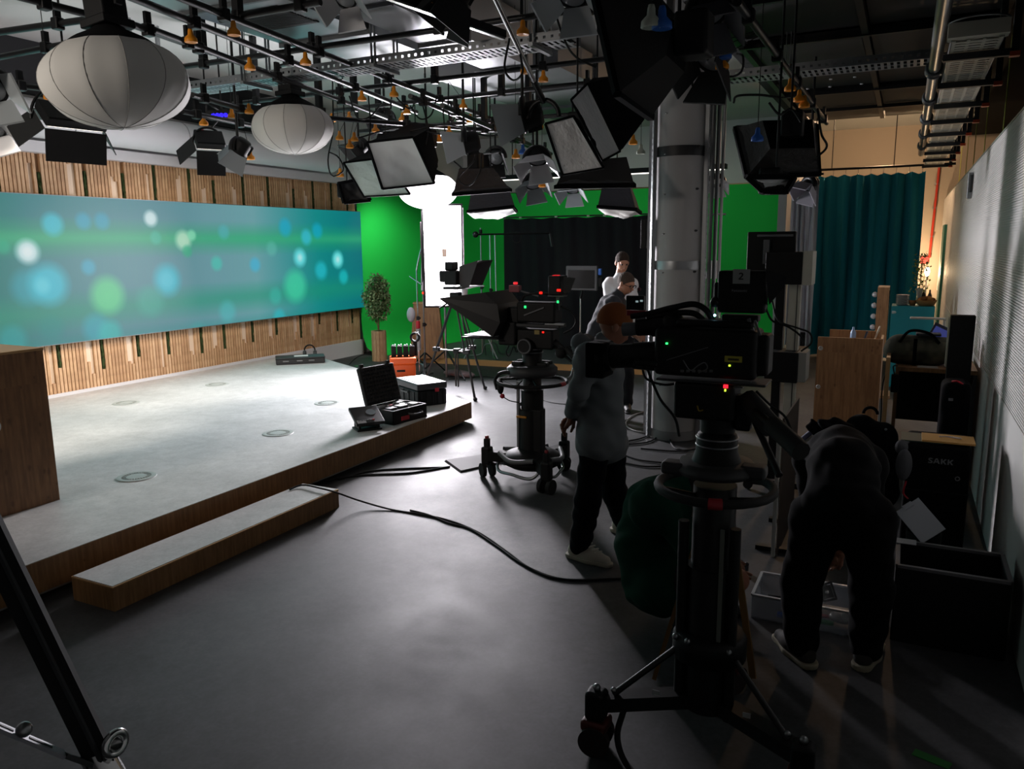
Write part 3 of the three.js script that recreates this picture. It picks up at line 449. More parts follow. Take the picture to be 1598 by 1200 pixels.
// fresnel lamp with four barn door leaves
function barnLamp(label, px, py, d, aim, s, leafMat, open = 0.55) {
  const c = atD(px, py, d), t = thing('studio_lamp', label, 'lamp', c); const q = new THREE.Quaternion().setFromUnitVectors(V(0, 0, 1), aim.clone().normalize()); const A = (g) => g.applyQuaternion(q);
  const bd = obj('lamp_body', A(merge([lathe([[0.001, -1.2 * s], [0.55 * s, -1.15 * s], [0.75 * s, -0.9 * s], [0.78 * s, -0.1 * s], [0.85 * s, -0.05 * s], [0.85 * s, 0.05 * s], [0.7 * s, 0.06 * s]], 24).rotateX(Math.PI / 2), box(0.5 * s, 0.18 * s, 0.8 * s, 0, -0.8 * s, -0.55 * s)])), M.black, t);
  obj('lens', A(lathe([[0.001, 0.1 * s], [0.4 * s, 0.07 * s], [0.7 * s, 0.0]], 24).rotateX(Math.PI / 2)), std(0x787c80, 0.25), bd);
  for (let k = 0; k < 4; k++) { const w = 0.75 * s, wo = 1.15 * s, L = 1.5 * s, o = open + (k % 2) * 0.12; const f = [V(-w, 0.8 * s, 0.05 * s), V(w, 0.8 * s, 0.05 * s), V(wo, 0.8 * s + L * Math.sin(o), 0.05 * s + L * Math.cos(o)), V(-wo, 0.8 * s + L * Math.sin(o), 0.05 * s + L * Math.cos(o))]; const off = V(0, -0.012, 0.0); const g = poly([f, f.map(v => v.clone().add(off)).reverse(), [f[3], f[2], f[2].clone().add(off), f[3].clone().add(off)], [f[2], f[1], f[1].clone().add(off), f[2].clone().add(off)], [f[0], f[3], f[3].clone().add(off), f[0].clone().add(off)]]); obj('barn_door', A(g.rotateZ(k * Math.PI / 2)), leafMat, t); }
  const yk = new THREE.TorusGeometry(1.0 * s, 0.035, 6, 20, Math.PI).rotateY(Math.atan2(aim.x, aim.z)); obj('yoke', yk, M.pipe, t);
  hangTo(V(0, 1.0 * s, 0), t, 3.72 - c.y, 0.014); return t;
}
const cool = std(0xb9bfc2, 0.35, 0.5), coolWarm = std(0xc4c4c6, 0.5, 0.3), blk = std(0x161617, 0.6);
barnLamp('studio lamp with silver barn doors left of the round handle lamp', 724, 224, 8.6, V(-0.85, -0.2, 0.5), 0.15, cool, 0.1);
barnLamp('studio lamp with silver barn doors hanging from a chrome pole', 815, 184, 7.2, V(-0.9, -0.25, 0.4), 0.165, cool, 0.08);
barnLamp('studio lamp with wide white barn door wings beside the wide strip softbox', 838, 250, 8.0, V(0.2, -0.9, 0.5), 0.12, coolWarm, 0.6);
barnLamp('studio lamp with long silver barn doors hanging over the slatted wall ledge', 372, 236, 8.2, V(-0.6, -0.75, 0.15), 0.12, cool, 0.15);
barnLamp('studio lamp with white barn door cut off by the frame edge beside the big lantern', -14, 140, 5.2, V(0.6, -0.5, 0.5), 0.12, cool, 0.5);
barnLamp('small studio lamp with white door near the wall above the ledge', -8, 204, 6.6, V(0.5, -0.75, 0.4), 0.1, coolWarm, 0.6);
barnLamp('studio lamp with white fabric door hanging under the galvanised duct', 538, -2, 6.0, V(0.1, -0.8, 0.6), 0.11, coolWarm, 0.7);
barnLamp('studio lamp with crumpled silver door beside the huge black softbox', 893, -4, 5.2, V(0.0, -0.9, 0.45), 0.12, cool, 0.7);
barnLamp('black studio lamp hanging over the chrome pole', 705, -6, 4.9, V(-0.5, -0.8, 0.2), 0.14, blk, 0.4);
barnLamp('black studio lamp between the square softbox and the brown softbox', 773, 247, 10.8, V(0.1, -0.6, 0.8), 0.14, blk, 0.4);
barnLamp('black studio lamp with pale doors low above the black backdrop', 832, 288, 10.6, V(0.3, -0.8, 0.5), 0.13, std(0x6d7678, 0.6), 0.6);
barnLamp('studio lamp with white door above the green screen right of the backdrop', 893, 296, 11, V(0.1, -0.8, 0.5), 0.12, std(0x8f9698, 0.6), 0.6);
barnLamp('small lamp with pale door behind the column channels', 1118, 286, 9.6, V(0.2, -0.6, 0.5), 0.09, coolWarm, 0.4);
barnLamp('small pale lamp low beside the white curtain', 1262, 292, 8.6, V(-0.4, -0.6, 0.4), 0.1, std(0x8d8a92, 0.6), 0.4);
barnLamp('black lamp with white fabric head beside the huge black softbox', 1107, 22, 5.0, V(0.2, -0.8, 0.4), 0.13, std(0x4a4b50, 0.6), 0.4);
barnLamp('black studio lamp under the crosswise pipe left of the glowing lantern', 600, 188, 10.5, V(0.3, -0.6, 0.7), 0.13, blk, 0.4);
barnLamp('black studio lamp hanging among cables beyond the second lantern', 560, 232, 10.2, V(-0.4, -0.6, 0.5), 0.12, blk, 0.5);
barnLamp('black studio lamp near the column top with yellow cap', 1108, 92, 5.4, V(-0.3, -0.7, 0.5), 0.15, blk, 0.35);
// panel lights with black flaps that light the back of the stage and the slatted wall
function panelLight(label, px, py, d, aimAt, w, h, power) {
  const c = atD(px, py, d), t = thing('panel_light', label, 'lamp', c), q = new THREE.Quaternion().setFromRotationMatrix(new THREE.Matrix4().lookAt(aimAt, c, V(0, 1, 0))); const A = (g) => merge(g).applyQuaternion(q);
  obj('housing', A([rbox(w, h, 0.09, 0.015, 0, 0, -0.06)]), M.black, t); obj('light_face', A([box(w * 0.9, h * 0.85, 0.01, 0, 0, -0.012)]), glow(0xfff2e4, 3, 0xffffff), t);
  for (const [dx, dy, rz] of [[0, 1, 0], [0, -1, Math.PI], [1, 0, -Math.PI / 2], [-1, 0, Math.PI / 2]]) { const ww = dx ? h : w, off = dx ? w / 2 : h / 2; obj('barn_door', A([box(ww, 0.26, 0.008, 0, 0.13, 0).rotateX(0.95).translate(0, off, 0).rotateZ(rz)]), blk, t); }
  obj('yoke', [torus(Math.max(w, h) * 0.58, 0.012, 0, 0, 0, 'z', Math.PI).rotateY(1.2)], M.pipe, t); obj('red_strap', A([box(0.03, 0.09, 0.02, 0.05, h / 2 + 0.02, -0.06)]), M.red, t); hangTo(V(0, 0.3, 0), t, 3.72 - c.y);
  const dir = aimAt.clone().sub(c).normalize(); spotLight(0xffefdf, power, c.clone().addScaledVector(dir, 0.03), aimAt, 0.86, 0.55, 5);
}
panelLight('black flat panel light with flaps in front of the ledge near the big lantern', 110, 190, 6.6, V(-9.3, 0.2, -5.0), 0.5, 0.24, 26);
panelLight('small black panel light with flaps beyond the big lantern, over the ledge', 326, 225, 8.6, V(-9.7, 0.2, -8.2), 0.3, 0.22, 24);
// dimmer box with four blue lights
{ const c = atD(346, 180, 8.4), t = thing('dimmer_box', 'black box with four glowing blue lights on the rig', 'box', c); obj('case', rbox(0.3, 0.09, 0.14, 0.01), M.black, t); for (let k = 0; k < 4; k++) obj('indicator', sph(0.022, -0.06 + k * 0.045, -0.01, 0.075), glow(0x2418ff, 2.5), t); t.rotation.y = 0.4; hangTo(V(0, 0, 0), t, 3.72 - c.y); }
// chrome hanging pole
{ const a = atD(768, -12, 5.6), b = atD(848, 158, 7.0), t = thing('hanging_pole', 'chrome telescopic pole hanging at a slant with a black hook at its end', 'pole', a); const e = b.clone().sub(a); obj('tube', bar(V(0, 0, 0), e.clone().multiplyScalar(0.8), 0.022), M.chrome, t); obj('lower_tube', bar(e.clone().multiplyScalar(0.78), e, 0.028), M.pipe, t); obj('loop_handle', torus(0.15, 0.022, e.x, e.y - 0.14, e.z, 'z', Math.PI), M.pipe, t); }
// thick low batten with a shiny underside
{ const a = atD(600, -12, 4.6), b = atD(786, 54, 5.4), t = thing('rail_batten', 'black rail with a shiny white strip underneath, ending in mid air', 'rail', a); const e = b.clone().sub(a); obj('rail', sqbar(V(0, 0, 0), e, 0.05, 0.05), M.pipe, t); obj('strip', sqbar(V(0, -0.03, 0), e.clone().add(V(0, -0.03, 0)), 0.03, 0.01), M.chrome, t); hangTo(e.clone().multiplyScalar(0.5), t, 3.72 - a.y); }
// small coloured caps hanging from the pipes
const CAPS = [[365, 52, 0], [298, 63, 0], [390, 106, 0], [477, 98, 0], [78, 152, 0, 6], [318, 193, 0, 8], [362, 182, 0, 8.2], [389, 175, 0, 8], [391, 247, 0, 8.4], [565, 155, 0], [615, 148, 0], [635, 176, 0], [545, 186, 0], [518, 188, 0], [530, 216, 0, 9], [553, 218, 0, 9], [546, 229, 0, 9], [586, 204, 0, 9.2], [628, 187, 0], [645, 210, 0, 9.4], [723, 167, 0], [734, 190, 0, 9], [676, 218, 0, 9.4], [665, 8, 0, 5], [816, 51, 0], [820, 112, 0], [848, 125, 0], [841, 198, 0, 7.4], [805, 245, 0, 8.4], [846, 290, 0, 9.8], [988, 223, 0, 8], [1127, 104, 0, 5.3], [1233, 139, 0, 6.4], [1255, 165, 0, 6.6], [1247, 156, 0, 6.6], [531, 274, 0, 9.3], [1016, 38, 1, 3.5], [1033, 40, 2, 3.5], [1115, 84, 1, 5.2], [1131, 88, 2, 5.2], [838, 185, 1, 7.3], [1182, 217, 2, 5.8], [816, 238, 2, 8.3], [701, 208, 0, 9.2], [685, 220, 0, 9.3], [1000, 238, 1, 8]];
{
  const g = lathe([[0.001, 0.075], [0.012, 0.075], [0.016, 0.06], [0.018, 0.035], [0.04, 0.012], [0.042, -0.012], [0.036, -0.014], [0.001, -0.006]], 14), mats = [M.yellow, std(0xb9c0b4, 0.5), M.blue];
  const lb = ['small yellow plastic cap hanging from the black pipe grid', 'small white plastic cap hanging on a black lamp', 'small blue plastic cap hanging on a black lamp'], gr = ['yellow caps on the rig', 'white caps on the rig', 'blue caps on the rig'];
  for (const [px, py, k, d] of CAPS) { const p = d ? atD(px, py, d) : atY(px, py, 3.58), t = thing('safety_cap', k ? lb[k] : 'small yellow cap by the pipe ' + nearestPipe(p), 'cap', p, 0, gr[k]); obj('cap', g, mats[k], t).scale.setScalar(1.1); let best = V(p.x, CEIL, p.z), bd = 0.45; for (const [a, b] of PIPE_ENDS) { const n = new THREE.Line3(a, b).closestPointToPoint(p, true, V(0, 0, 0)), dd = n.distanceTo(p); if (n.y > p.y + 0.06 && dd < bd) { bd = dd; best = n; } } obj('cord', bar(V(0, 0.07, 0), best.sub(p), 0.003), M.rubber, t); }
}
// rig cables
{
  const lines = [[[610, 170], [614, 110], [618, 150], [640, 170], [650, 150]], [[700, 130], [700, 175], [704, 190], [710, 178], [702, 160]], [[520, 205], [512, 250], [520, 275], [535, 268], [528, 245], [515, 238]], [[545, 150], [560, 185], [580, 180], [596, 160]], [[640, 165], [655, 185], [672, 180], [682, 150]], [[795, 60], [788, 110], [800, 125], [815, 115], [812, 85]], [[868, 25], [880, 60], [900, 90], [930, 105]], [[740, 250], [715, 280], [730, 290], [748, 270], [752, 240]], [[1125, 105], [1140, 120], [1158, 110], [1160, 90], [1150, 84]], [[1085, 110], [1080, 130], [1092, 140], [1103, 125], [1100, 108]], [[1200, 160], [1215, 178], [1235, 170], [1250, 190]], [[690, 150], [694, 200], [700, 240], [720, 262]], [[575, 150], [578, 195], [574, 230]], [[660, 165], [668, 200], [664, 225]], [[1145, 160], [1150, 150], [1180, 148], [1215, 152]], [[1276, 170], [1282, 210], [1290, 230], [1275, 245]], [[300, 150], [330, 165], [345, 178], [330, 200]], [[640, 205], [700, 195], [760, 212], [800, 205]], [[560, 215], [620, 200], [690, 210]], [[1130, 60], [1138, 30], [1128, 0]], [[1095, 50], [1090, 20], [1085, -5]]];
  lines.forEach((l, i) => { if ([2, 7, 8, 9].includes(i)) l.unshift([l[0][0] - 2, l[0][1] - 130], [l[0][0], l[0][1] - 20]); const d = l[0][0] > 1080 ? 5.8 : l[0][1] < 70 ? 6 : 8.8; tag(obj('rig_cable', hose(l.map(([x, y], k) => atD(x, y, d + 0.1 * Math.sin(k * 2 + i))), 0.009, 36, 5), M.rubber), 'thin black cable near the pipe ' + nearestPipe(atD(l[0][0], l[0][1], d)), 'cable', 'cables drooping on the rig'); });
}

// soft lamp above the near end of the stage, outside the frame: it throws the lectern's shadow along the stage
{
  const c = V(-5.75, 3.45, 0.5), to = V(-6.6, 1.6, -8), d = to.clone().sub(c).normalize(), t = thing('overhead_lamp', 'round studio flood lamp hanging above the near end of the stage', 'lamp', c); const q = new THREE.Quaternion().setFromUnitVectors(V(0, 0, 1), d);
  obj('reflector', lathe([[0.12, -0.3], [0.3, 0], [0.29, 0], [0.11, -0.28]], 32).rotateX(Math.PI / 2).applyQuaternion(q), M.black, t); obj('light_face', cyl(0.26, 0.012, 0, 0, 0, 32).rotateX(Math.PI / 2).translate(0, 0, -0.04).applyQuaternion(q), glow(0xfff4e6, 4, 0xffffff), t); obj('lamp_head', cyl(0.11, 0.24, 0, 0, 0, 20).rotateX(Math.PI / 2).translate(0, 0, -0.4).applyQuaternion(q), M.black, t); hangTo(V(0, 0.1, 0), t, 3.72 - c.y);
  spotLight(0xfff4e8, 28, c.clone().addScaledVector(d, 0.04), to, 0.78, 0.6, 12);
}
// ---------- things on the stage and on the middle of the floor ----------
function boxFrom(O, A, B, h) { const ux = A.clone().sub(O), w = ux.length(); ux.normalize(); const d = B.clone().sub(O).length(); const uz = V(-ux.z, 0, ux.x); if (uz.dot(B.clone().sub(O)) < 0) uz.negate(); const c = O.clone().addScaledVector(ux, w / 2).addScaledVector(uz, d / 2); return { c, w, d, h, turn: Math.atan2(-ux.z, ux.x), flip: V(0, 1, 0).cross(ux).dot(uz) > 0 ? -1 : 1 }; }
// potted tree in slatted planter
{
  const p = V(-8.66, 0, -11.85), t = thing('potted_tree', 'bushy potted tree in a planter of upright wooden slats beside the green screen', 'plant', p);
  for (let k = 0; k < 14; k++) { const a = k / 14 * Math.PI * 2; obj('planter_slat', boxuv(box(0.052, 0.56, 0.022, 0, 0.28, 0.125), 0.4).rotateY(a), [M.slatB, M.slatA, M.slatC][k % 3], t); }
  obj('planter_core', cyl(0.115, 0.53, 0, 0.265, 0, 20), M.slatBack, t); obj('moss_top', sph(0.11, 0, 0.54, 0, 1, 0.25, 1), M.moss, t);
  obj('trunk', [hose([V(0, 0.52, 0), V(0.015, 0.75, 0.01), V(-0.01, 1.0, 0), V(0.01, 1.3, 0)], 0.013, 16, 6), hose([V(0.01, 0.54, 0.02), V(-0.03, 0.8, 0.02), V(-0.05, 1.05, 0.03)], 0.009, 12, 5)], std(0x6b5238, 0.8), t);
  const gs = [[], [], []]; for (let i = 0; i < 2600; i++) { const u = rr(-1, 1), th = rr(0, 6.283), r = Math.pow(rnd(), 0.42), s = Math.sqrt(1 - u * u); const wob = 1 + 0.18 * Math.sin(th * 3 + u * 4); const x = Math.cos(th) * s * r * 0.25 * wob, z = Math.sin(th) * s * r * 0.25 * wob, y = 1.17 + u * r * 0.46; const l = rr(0.045, 0.08), w = l * 0.3; const g = poly([[V(0, 0, 0), V(w, 0.004, l * 0.45), V(0, 0, l), V(-w, 0.004, l * 0.45)]]); g.rotateX(rr(-0.4, 1.3)).rotateY(rr(0, 6.28)).rotateZ(rr(-0.5, 0.5)).translate(x, y, z); gs[i % 3].push(g); }
  [0x56663c, 0x74855a, 0x93a072].forEach((c, i) => { const m = obj('foliage', gs[i], std(c, 0.7, 0, { side: THREE.DoubleSide }), t); m.userData.kind = 'stuff'; });
}
// plywood lectern left on the stage
{
  const t = thing('plywood_lectern', 'tall plywood lectern box with dark knots standing on the stage', 'lectern', V(-5.86, SH, -2.98)); const w = 0.6, h = 1.14, d = 1.1;
  obj('body', boxuv(box(w, h, d, 0, h / 2, 0), 0.9), M.plyDark, t); obj('top_edge', rbox(w + 0.012, 0.018, d + 0.012, 0.003, 0, h, 0), M.plyEdge, t);
  const p = atX(-9, 667, -5.55).sub(t.position); obj('white_disc', cyl(0.05, 0.006, 0, 0, 0, 24).rotateZ(Math.PI / 2).translate(w / 2 + 0.003, p.y, p.z), std(0xd8dadc, 0.5), t);
}
// black closed equipment case
{
  const b = boxFrom(atY(656, 637, SH), atY(701, 631, SH), atY(622, 621, SH), 0.27), t = thing('equipment_case', 'closed black hard case with ribbed sides and red label on the stage edge', 'case', b.c, b.turn);
  const w = b.w, d = b.d * 0.85, h = 0.27; obj('lower_shell', rbox(w, h * 0.68, d, 0.015, 0, h * 0.34, 0), M.black, t); const ld = obj('lid', rbox(w + 0.014, h * 0.3, d + 0.014, 0.018, 0, h * 0.85, 0), std(0x303033, 0.5), t); obj('lid_plate', rbox(w * 0.8, 0.006, d * 0.78, 0.003, 0, h + 0.002, 0), std(0x8f8f94, 0.4), ld); obj('lid_emblem', cyl(0.06, 0.004, 0, h + 0.006, 0, 24), std(0x55565b, 0.5), ld);
  for (let k = 0; k < 5; k++) for (const s of [-1, 1]) obj('rib', rbox(0.016, h * 0.6, 0.012, 0.004, -w * 0.38 + k * w * 0.19, h * 0.33, s * (d / 2 + 0.004)), M.black, t);
  for (let k = 0; k < 4; k++) for (const s of [-1, 1]) obj('rib', rbox(0.012, h * 0.6, 0.016, 0.004, s * (w / 2 + 0.004), h * 0.33, -d * 0.35 + k * d * 0.23), M.darkGrey, t);
  obj('handle', [box(0.01, 0.014, d * 0.3, -w / 2 - 0.03, h * 0.55, 0), box(0.03, 0.014, 0.014, -w / 2 - 0.015, h * 0.55, d * 0.15), box(0.03, 0.014, 0.014, -w / 2 - 0.015, h * 0.55, -d * 0.15)], M.midGrey, t);
  for (const s of [-1, 1]) obj('red_label', rbox(0.055, 0.045, 0.004, 0.002, w * 0.15, h * 0.68, s * (d / 2 + 0.009)), M.red, t);
}
// open black case with foam
{
  const t = thing('open_case', 'open black hard case with egg-crate foam lid and gear inside, on the stage', 'case', V(-4.93, SH, -6.93), 0); const O = atY(614, 664, SH), A = atY(667, 650, SH); t.rotation.y = Math.atan2(-(A.z - O.z), A.x - O.x); const w = 0.52, d = 0.42, h = 0.15;
  const ux = V(Math.cos(t.rotation.y), 0, -Math.sin(t.rotation.y)), uz = V(ux.z * -1, 0, ux.x); const inw = V(-5.2, SH, -6.85).sub(O); const sg = uz.dot(inw) > 0 ? 1 : -1; t.position.copy(O).addScaledVector(ux, w / 2).addScaledVector(uz, sg * d / 2);
  const S = sg; // away from camera side is +S in local z (local z = uz)
  obj('tray_shell', [box(w, 0.02, d, 0, 0.01, 0), rbox(w, h, 0.02, 0.006, 0, h / 2, d / 2 - 0.01), rbox(w, h, 0.02, 0.006, 0, h / 2, -d / 2 + 0.01), rbox(0.02, h, d, 0.006, w / 2 - 0.01, h / 2, 0), rbox(0.02, h, d, 0.006, -w / 2 + 0.01, h / 2, 0)], M.black, t);
  obj('foam_insert', rbox(w - 0.05, 0.1, d - 0.05, 0.01, 0, 0.085, 0), std(0x222225, 0.95), t);
  const gear = [[-0.15, -0.08, 0.1, 0.06, 0x8d9094], [-0.02, -0.1, 0.09, 0.09, 0x3a3b3e], [0.13, -0.09, 0.12, 0.07, 0x6d7074], [-0.16, 0.08, 0.12, 0.08, 0x44464a], [0.0, 0.07, 0.13, 0.1, 0x2f3033], [0.16, 0.09, 0.08, 0.1, 0x7c7f83]]; for (const [x, z, a, b, c] of gear) obj('gear_module', rbox(a, 0.03, b, 0.008, x, 0.145, z), std(c, 0.5), t);
  for (const [x, z] of [[0.07, 0.02], [-0.08, -0.02]]) obj('lens_cap', cyl(0.032, 0.02, x, 0.15, z, 20), std(0xb9babd, 0.3, 0.6), t); obj('red_tab', box(0.04, 0.006, 0.02, -0.08, 0.165, 0.0), M.red, t);
  const lid = obj('lid', [rbox(w, d, 0.06, 0.02, 0, d / 2, 0)], M.black, t); const ang = 0.28; lid.geometry.rotateX(S * ang).translate(0, h + 0.005, S * (d / 2 - 0.02));
  const fg = []; for (let i = 0; i < 11; i++) for (let j = 0; j < 9; j++) fg.push(new THREE.ConeGeometry(0.021, 0.022, 4).rotateX(-S * Math.PI / 2).translate(-w / 2 + 0.04 + i * 0.0435, 0.035 + j * 0.0435, -S * 0.04)); obj('egg_crate_foam', merge(fg).rotateX(S * ang).translate(0, h + 0.005, S * (d / 2 - 0.02)), std(0x17171a, 0.95), t);
  for (const x of [-w * 0.38, w * 0.38]) obj('latch', merge([rbox(0.05, 0.05, 0.03, 0.006, x, d + 0.01, 0)]).rotateX(S * ang).translate(0, h + 0.005, S * (d / 2 - 0.02)), M.black, t);
  obj('handle', [hose([V(-0.09, 0.09, 0), V(-0.08, 0.08, -S * 0.05), V(0, 0.08, -S * 0.065), V(0.08, 0.08, -S * 0.05), V(0.09, 0.09, 0)].map(v => v.add(V(0.06, 0, -S * d / 2))), 0.012, 20, 6)], M.darkGrey, t); obj('red_label', rbox(0.12, 0.045, 0.006, 0.002, -0.08, 0.05, -S * (d / 2 + 0.002)), M.red, t);
}
// desk unit with sloping panel
{
  const t = thing('control_panel', 'small black control unit with sloping screen panel in front of the open case', 'control unit', V(-4.84, SH, -6.36), 0.95);
  obj('base', [rbox(0.26, 0.02, 0.2, 0.006, 0, 0.012, 0), box(0.02, 0.1, 0.16, -0.1, 0.06, 0), box(0.02, 0.1, 0.16, 0.1, 0.06, 0), rbox(0.2, 0.06, 0.12, 0.01, 0, 0.07, 0)], M.black, t); const P = (g) => merge(g).rotateX(0.42).translate(0, 0.14, 0);
  obj('panel', P([rbox(0.3, 0.035, 0.3, 0.008)]), M.blackGloss, t); obj('round_display', P([cyl(0.05, 0.008, 0.05, 0.018, -0.03, 28)]), std(0x67757c, 0.3), t); for (let k = 0; k < 6; k++) obj('button', P([rbox(0.022, 0.01, 0.018, 0.003, -0.11 + k * 0.03, 0.02, 0.1)]), k === 5 ? M.red : M.midGrey, t); obj('paper_tag', P([box(0.09, 0.004, 0.05, -0.09, 0.02, 0.12)]), std(0xa9aaae, 0.7), t);
}
// long flat black case with headphones behind it
{
  const b = boxFrom(atY(431, 573, SH), atY(509, 569, SH), atY(428, 563, SH), 0.1), t = thing('flat_case', 'long flat black case lying on the stage near the skirting board', 'case', b.c, b.turn); const w = b.w, d = 0.36; obj('body', rbox(w, 0.085, d, 0.02, 0, 0.045, 0), M.darkGrey, t); obj('lid', rbox(w * 1.01, 0.03, d * 1.03, 0.012, 0, 0.095, 0), std(0x1e1f21, 0.5), t); for (const k of [-0.3, -0.02, 0.22]) obj('latch', rbox(0.09, 0.02, 0.012, 0.004, k * w, 0.055, d / 2 + 0.003), M.steel, t), obj('latch', rbox(0.09, 0.02, 0.012, 0.004, k * w, 0.055, -d / 2 - 0.003), M.steel, t);
  const pp = tag(obj('paper_sheet', box(0.22, 0.004, 0.15)), 'sheet of white paper lying on the flat black case', 'paper'); pp.material = std(0xd0d0d0, 0.8); pp.position.copy(b.c).add(V(0.02, 0.114, 0)); pp.rotation.y = b.turn;
  const h = thing('headphones', 'black headphones standing on the stage behind the flat case', 'headphones', atY(484, 559, SH).add(V(0, 0, 0)), 0.6); const R = 0.085; obj('headband', torus(R, 0.012, 0, 0.14, 0, 'z', Math.PI), M.black, h); for (const s of [-1, 1]) { obj('ear_cup', [cyl(0.055, 0.03, 0, 0, 0, 24).rotateZ(Math.PI / 2).translate(s * (R + 0.01), 0.075, 0), torus(0.042, 0.016, s * (R - 0.01), 0.075, 0, 'x')], M.darkGrey, h); obj('arm', bar(V(s * R, 0.14, 0), V(s * R, 0.1, 0), 0.01), M.steel, h); }
}
// orange box, battery rack on top
{
  const p = atY(630, 611), t = thing('orange_case', 'tall orange hard case with black slots and red markings behind the stage', 'case', p, 0.62); const w = 0.36, h = 0.52, d = 0.3;
  obj('body', rbox(w, h * 0.82, d, 0.02, 0, h * 0.41, 0), M.orange, t); obj('lid', rbox(w + 0.02, h * 0.19, d + 0.02, 0.025, 0, h * 0.9, 0), M.orange, t); obj('slot', [rbox(0.12, 0.03, 0.01, 0.004, -0.03, 0.33, d / 2 + 0.002)], M.black, t); obj('recess', [rbox(0.09, 0.16, 0.012, 0.01, 0.09, 0.17, d / 2)], M.black, t); obj('button', [cyl(0.014, 0.012, -0.03, 0.18, d / 2 + 0.004, 16).rotateX(0)], M.black, t);
  for (let k = 0; k < 6; k++) obj('red_marking', [box(0.006, 0.045, 0.07, -w / 2 - 0.001, 0.1 + k * 0.055, -0.02)].concat([box(0.006, 0.012, 0.12, -w / 2 - 0.001, 0.1 + k * 0.055, -0.02)]), M.red, t);
  for (const y of [0.07, 0.16, 0.25, 0.34]) obj('rivet', sph(0.013, -w / 2 + 0.03, y, d / 2), std(0xe8c9a8, 0.4), t);
  for (let k = 0; k < 4; k++) { const bt = thing('battery_pack', 'black camera battery with silver terminals standing on the orange case', 'battery', p.clone().add(V(-0.115 + k * 0.075, h * 0.995, 0.055 - k * 0.045)), 0.62, 'batteries on the orange case'); obj('cell', rbox(0.072, 0.16, 0.13, 0.008, 0, 0.08, 0), M.black, bt); obj('terminal', [sph(0.014, -0.015, 0.165, 0.02), sph(0.014, 0.018, 0.165, -0.03)], M.chrome, bt); }
  const hp = thing('charger_arm', 'black upright charger bracket with round clamp behind the batteries', 'bracket', p.clone().add(V(0.12, h * 0.995, -0.16)), 0.5); obj('post', rbox(0.06, 0.22, 0.06, 0.01, 0, 0.11, 0), M.black, hp); obj('ring', torus(0.06, 0.018, 0, 0.27, 0, 'z'), M.black, hp); obj('clip', rbox(0.04, 0.03, 0.05, 0.008, 0.03, 0.33, 0), M.steel, hp);
}
// wooden podium by the green screen
{
  const t = thing('wooden_podium', 'tapered wooden podium standing before the green screen behind the light stands', 'podium', atY(668, 557, 0.1).setY(0.1), 0.5); const w = 0.62, d = 0.42, h = 0.98, tp = 0.72; const c = (x, z, y, s) => V(x * w / 2 * s, y, z * d / 2 * s); const q = (s, y) => [c(-1, 1, y, s), c(1, 1, y, s), c(1, -1, y, s), c(-1, -1, y, s)]; const a = q(1, 0), b = q(tp, h);
  const fs = []; for (let i = 0; i < 4; i++) fs.push([a[i], a[(i + 1) % 4], b[(i + 1) % 4], b[i]]); fs.push([b[0], b[1], b[2], b[3]]); obj('body', boxuv(poly(fs), 0.8), M.oak, t); obj('top', rbox(w * tp + 0.03, 0.02, d * tp + 0.03, 0.004, 0, h + 0.01, 0), M.plyEdge, t);
}
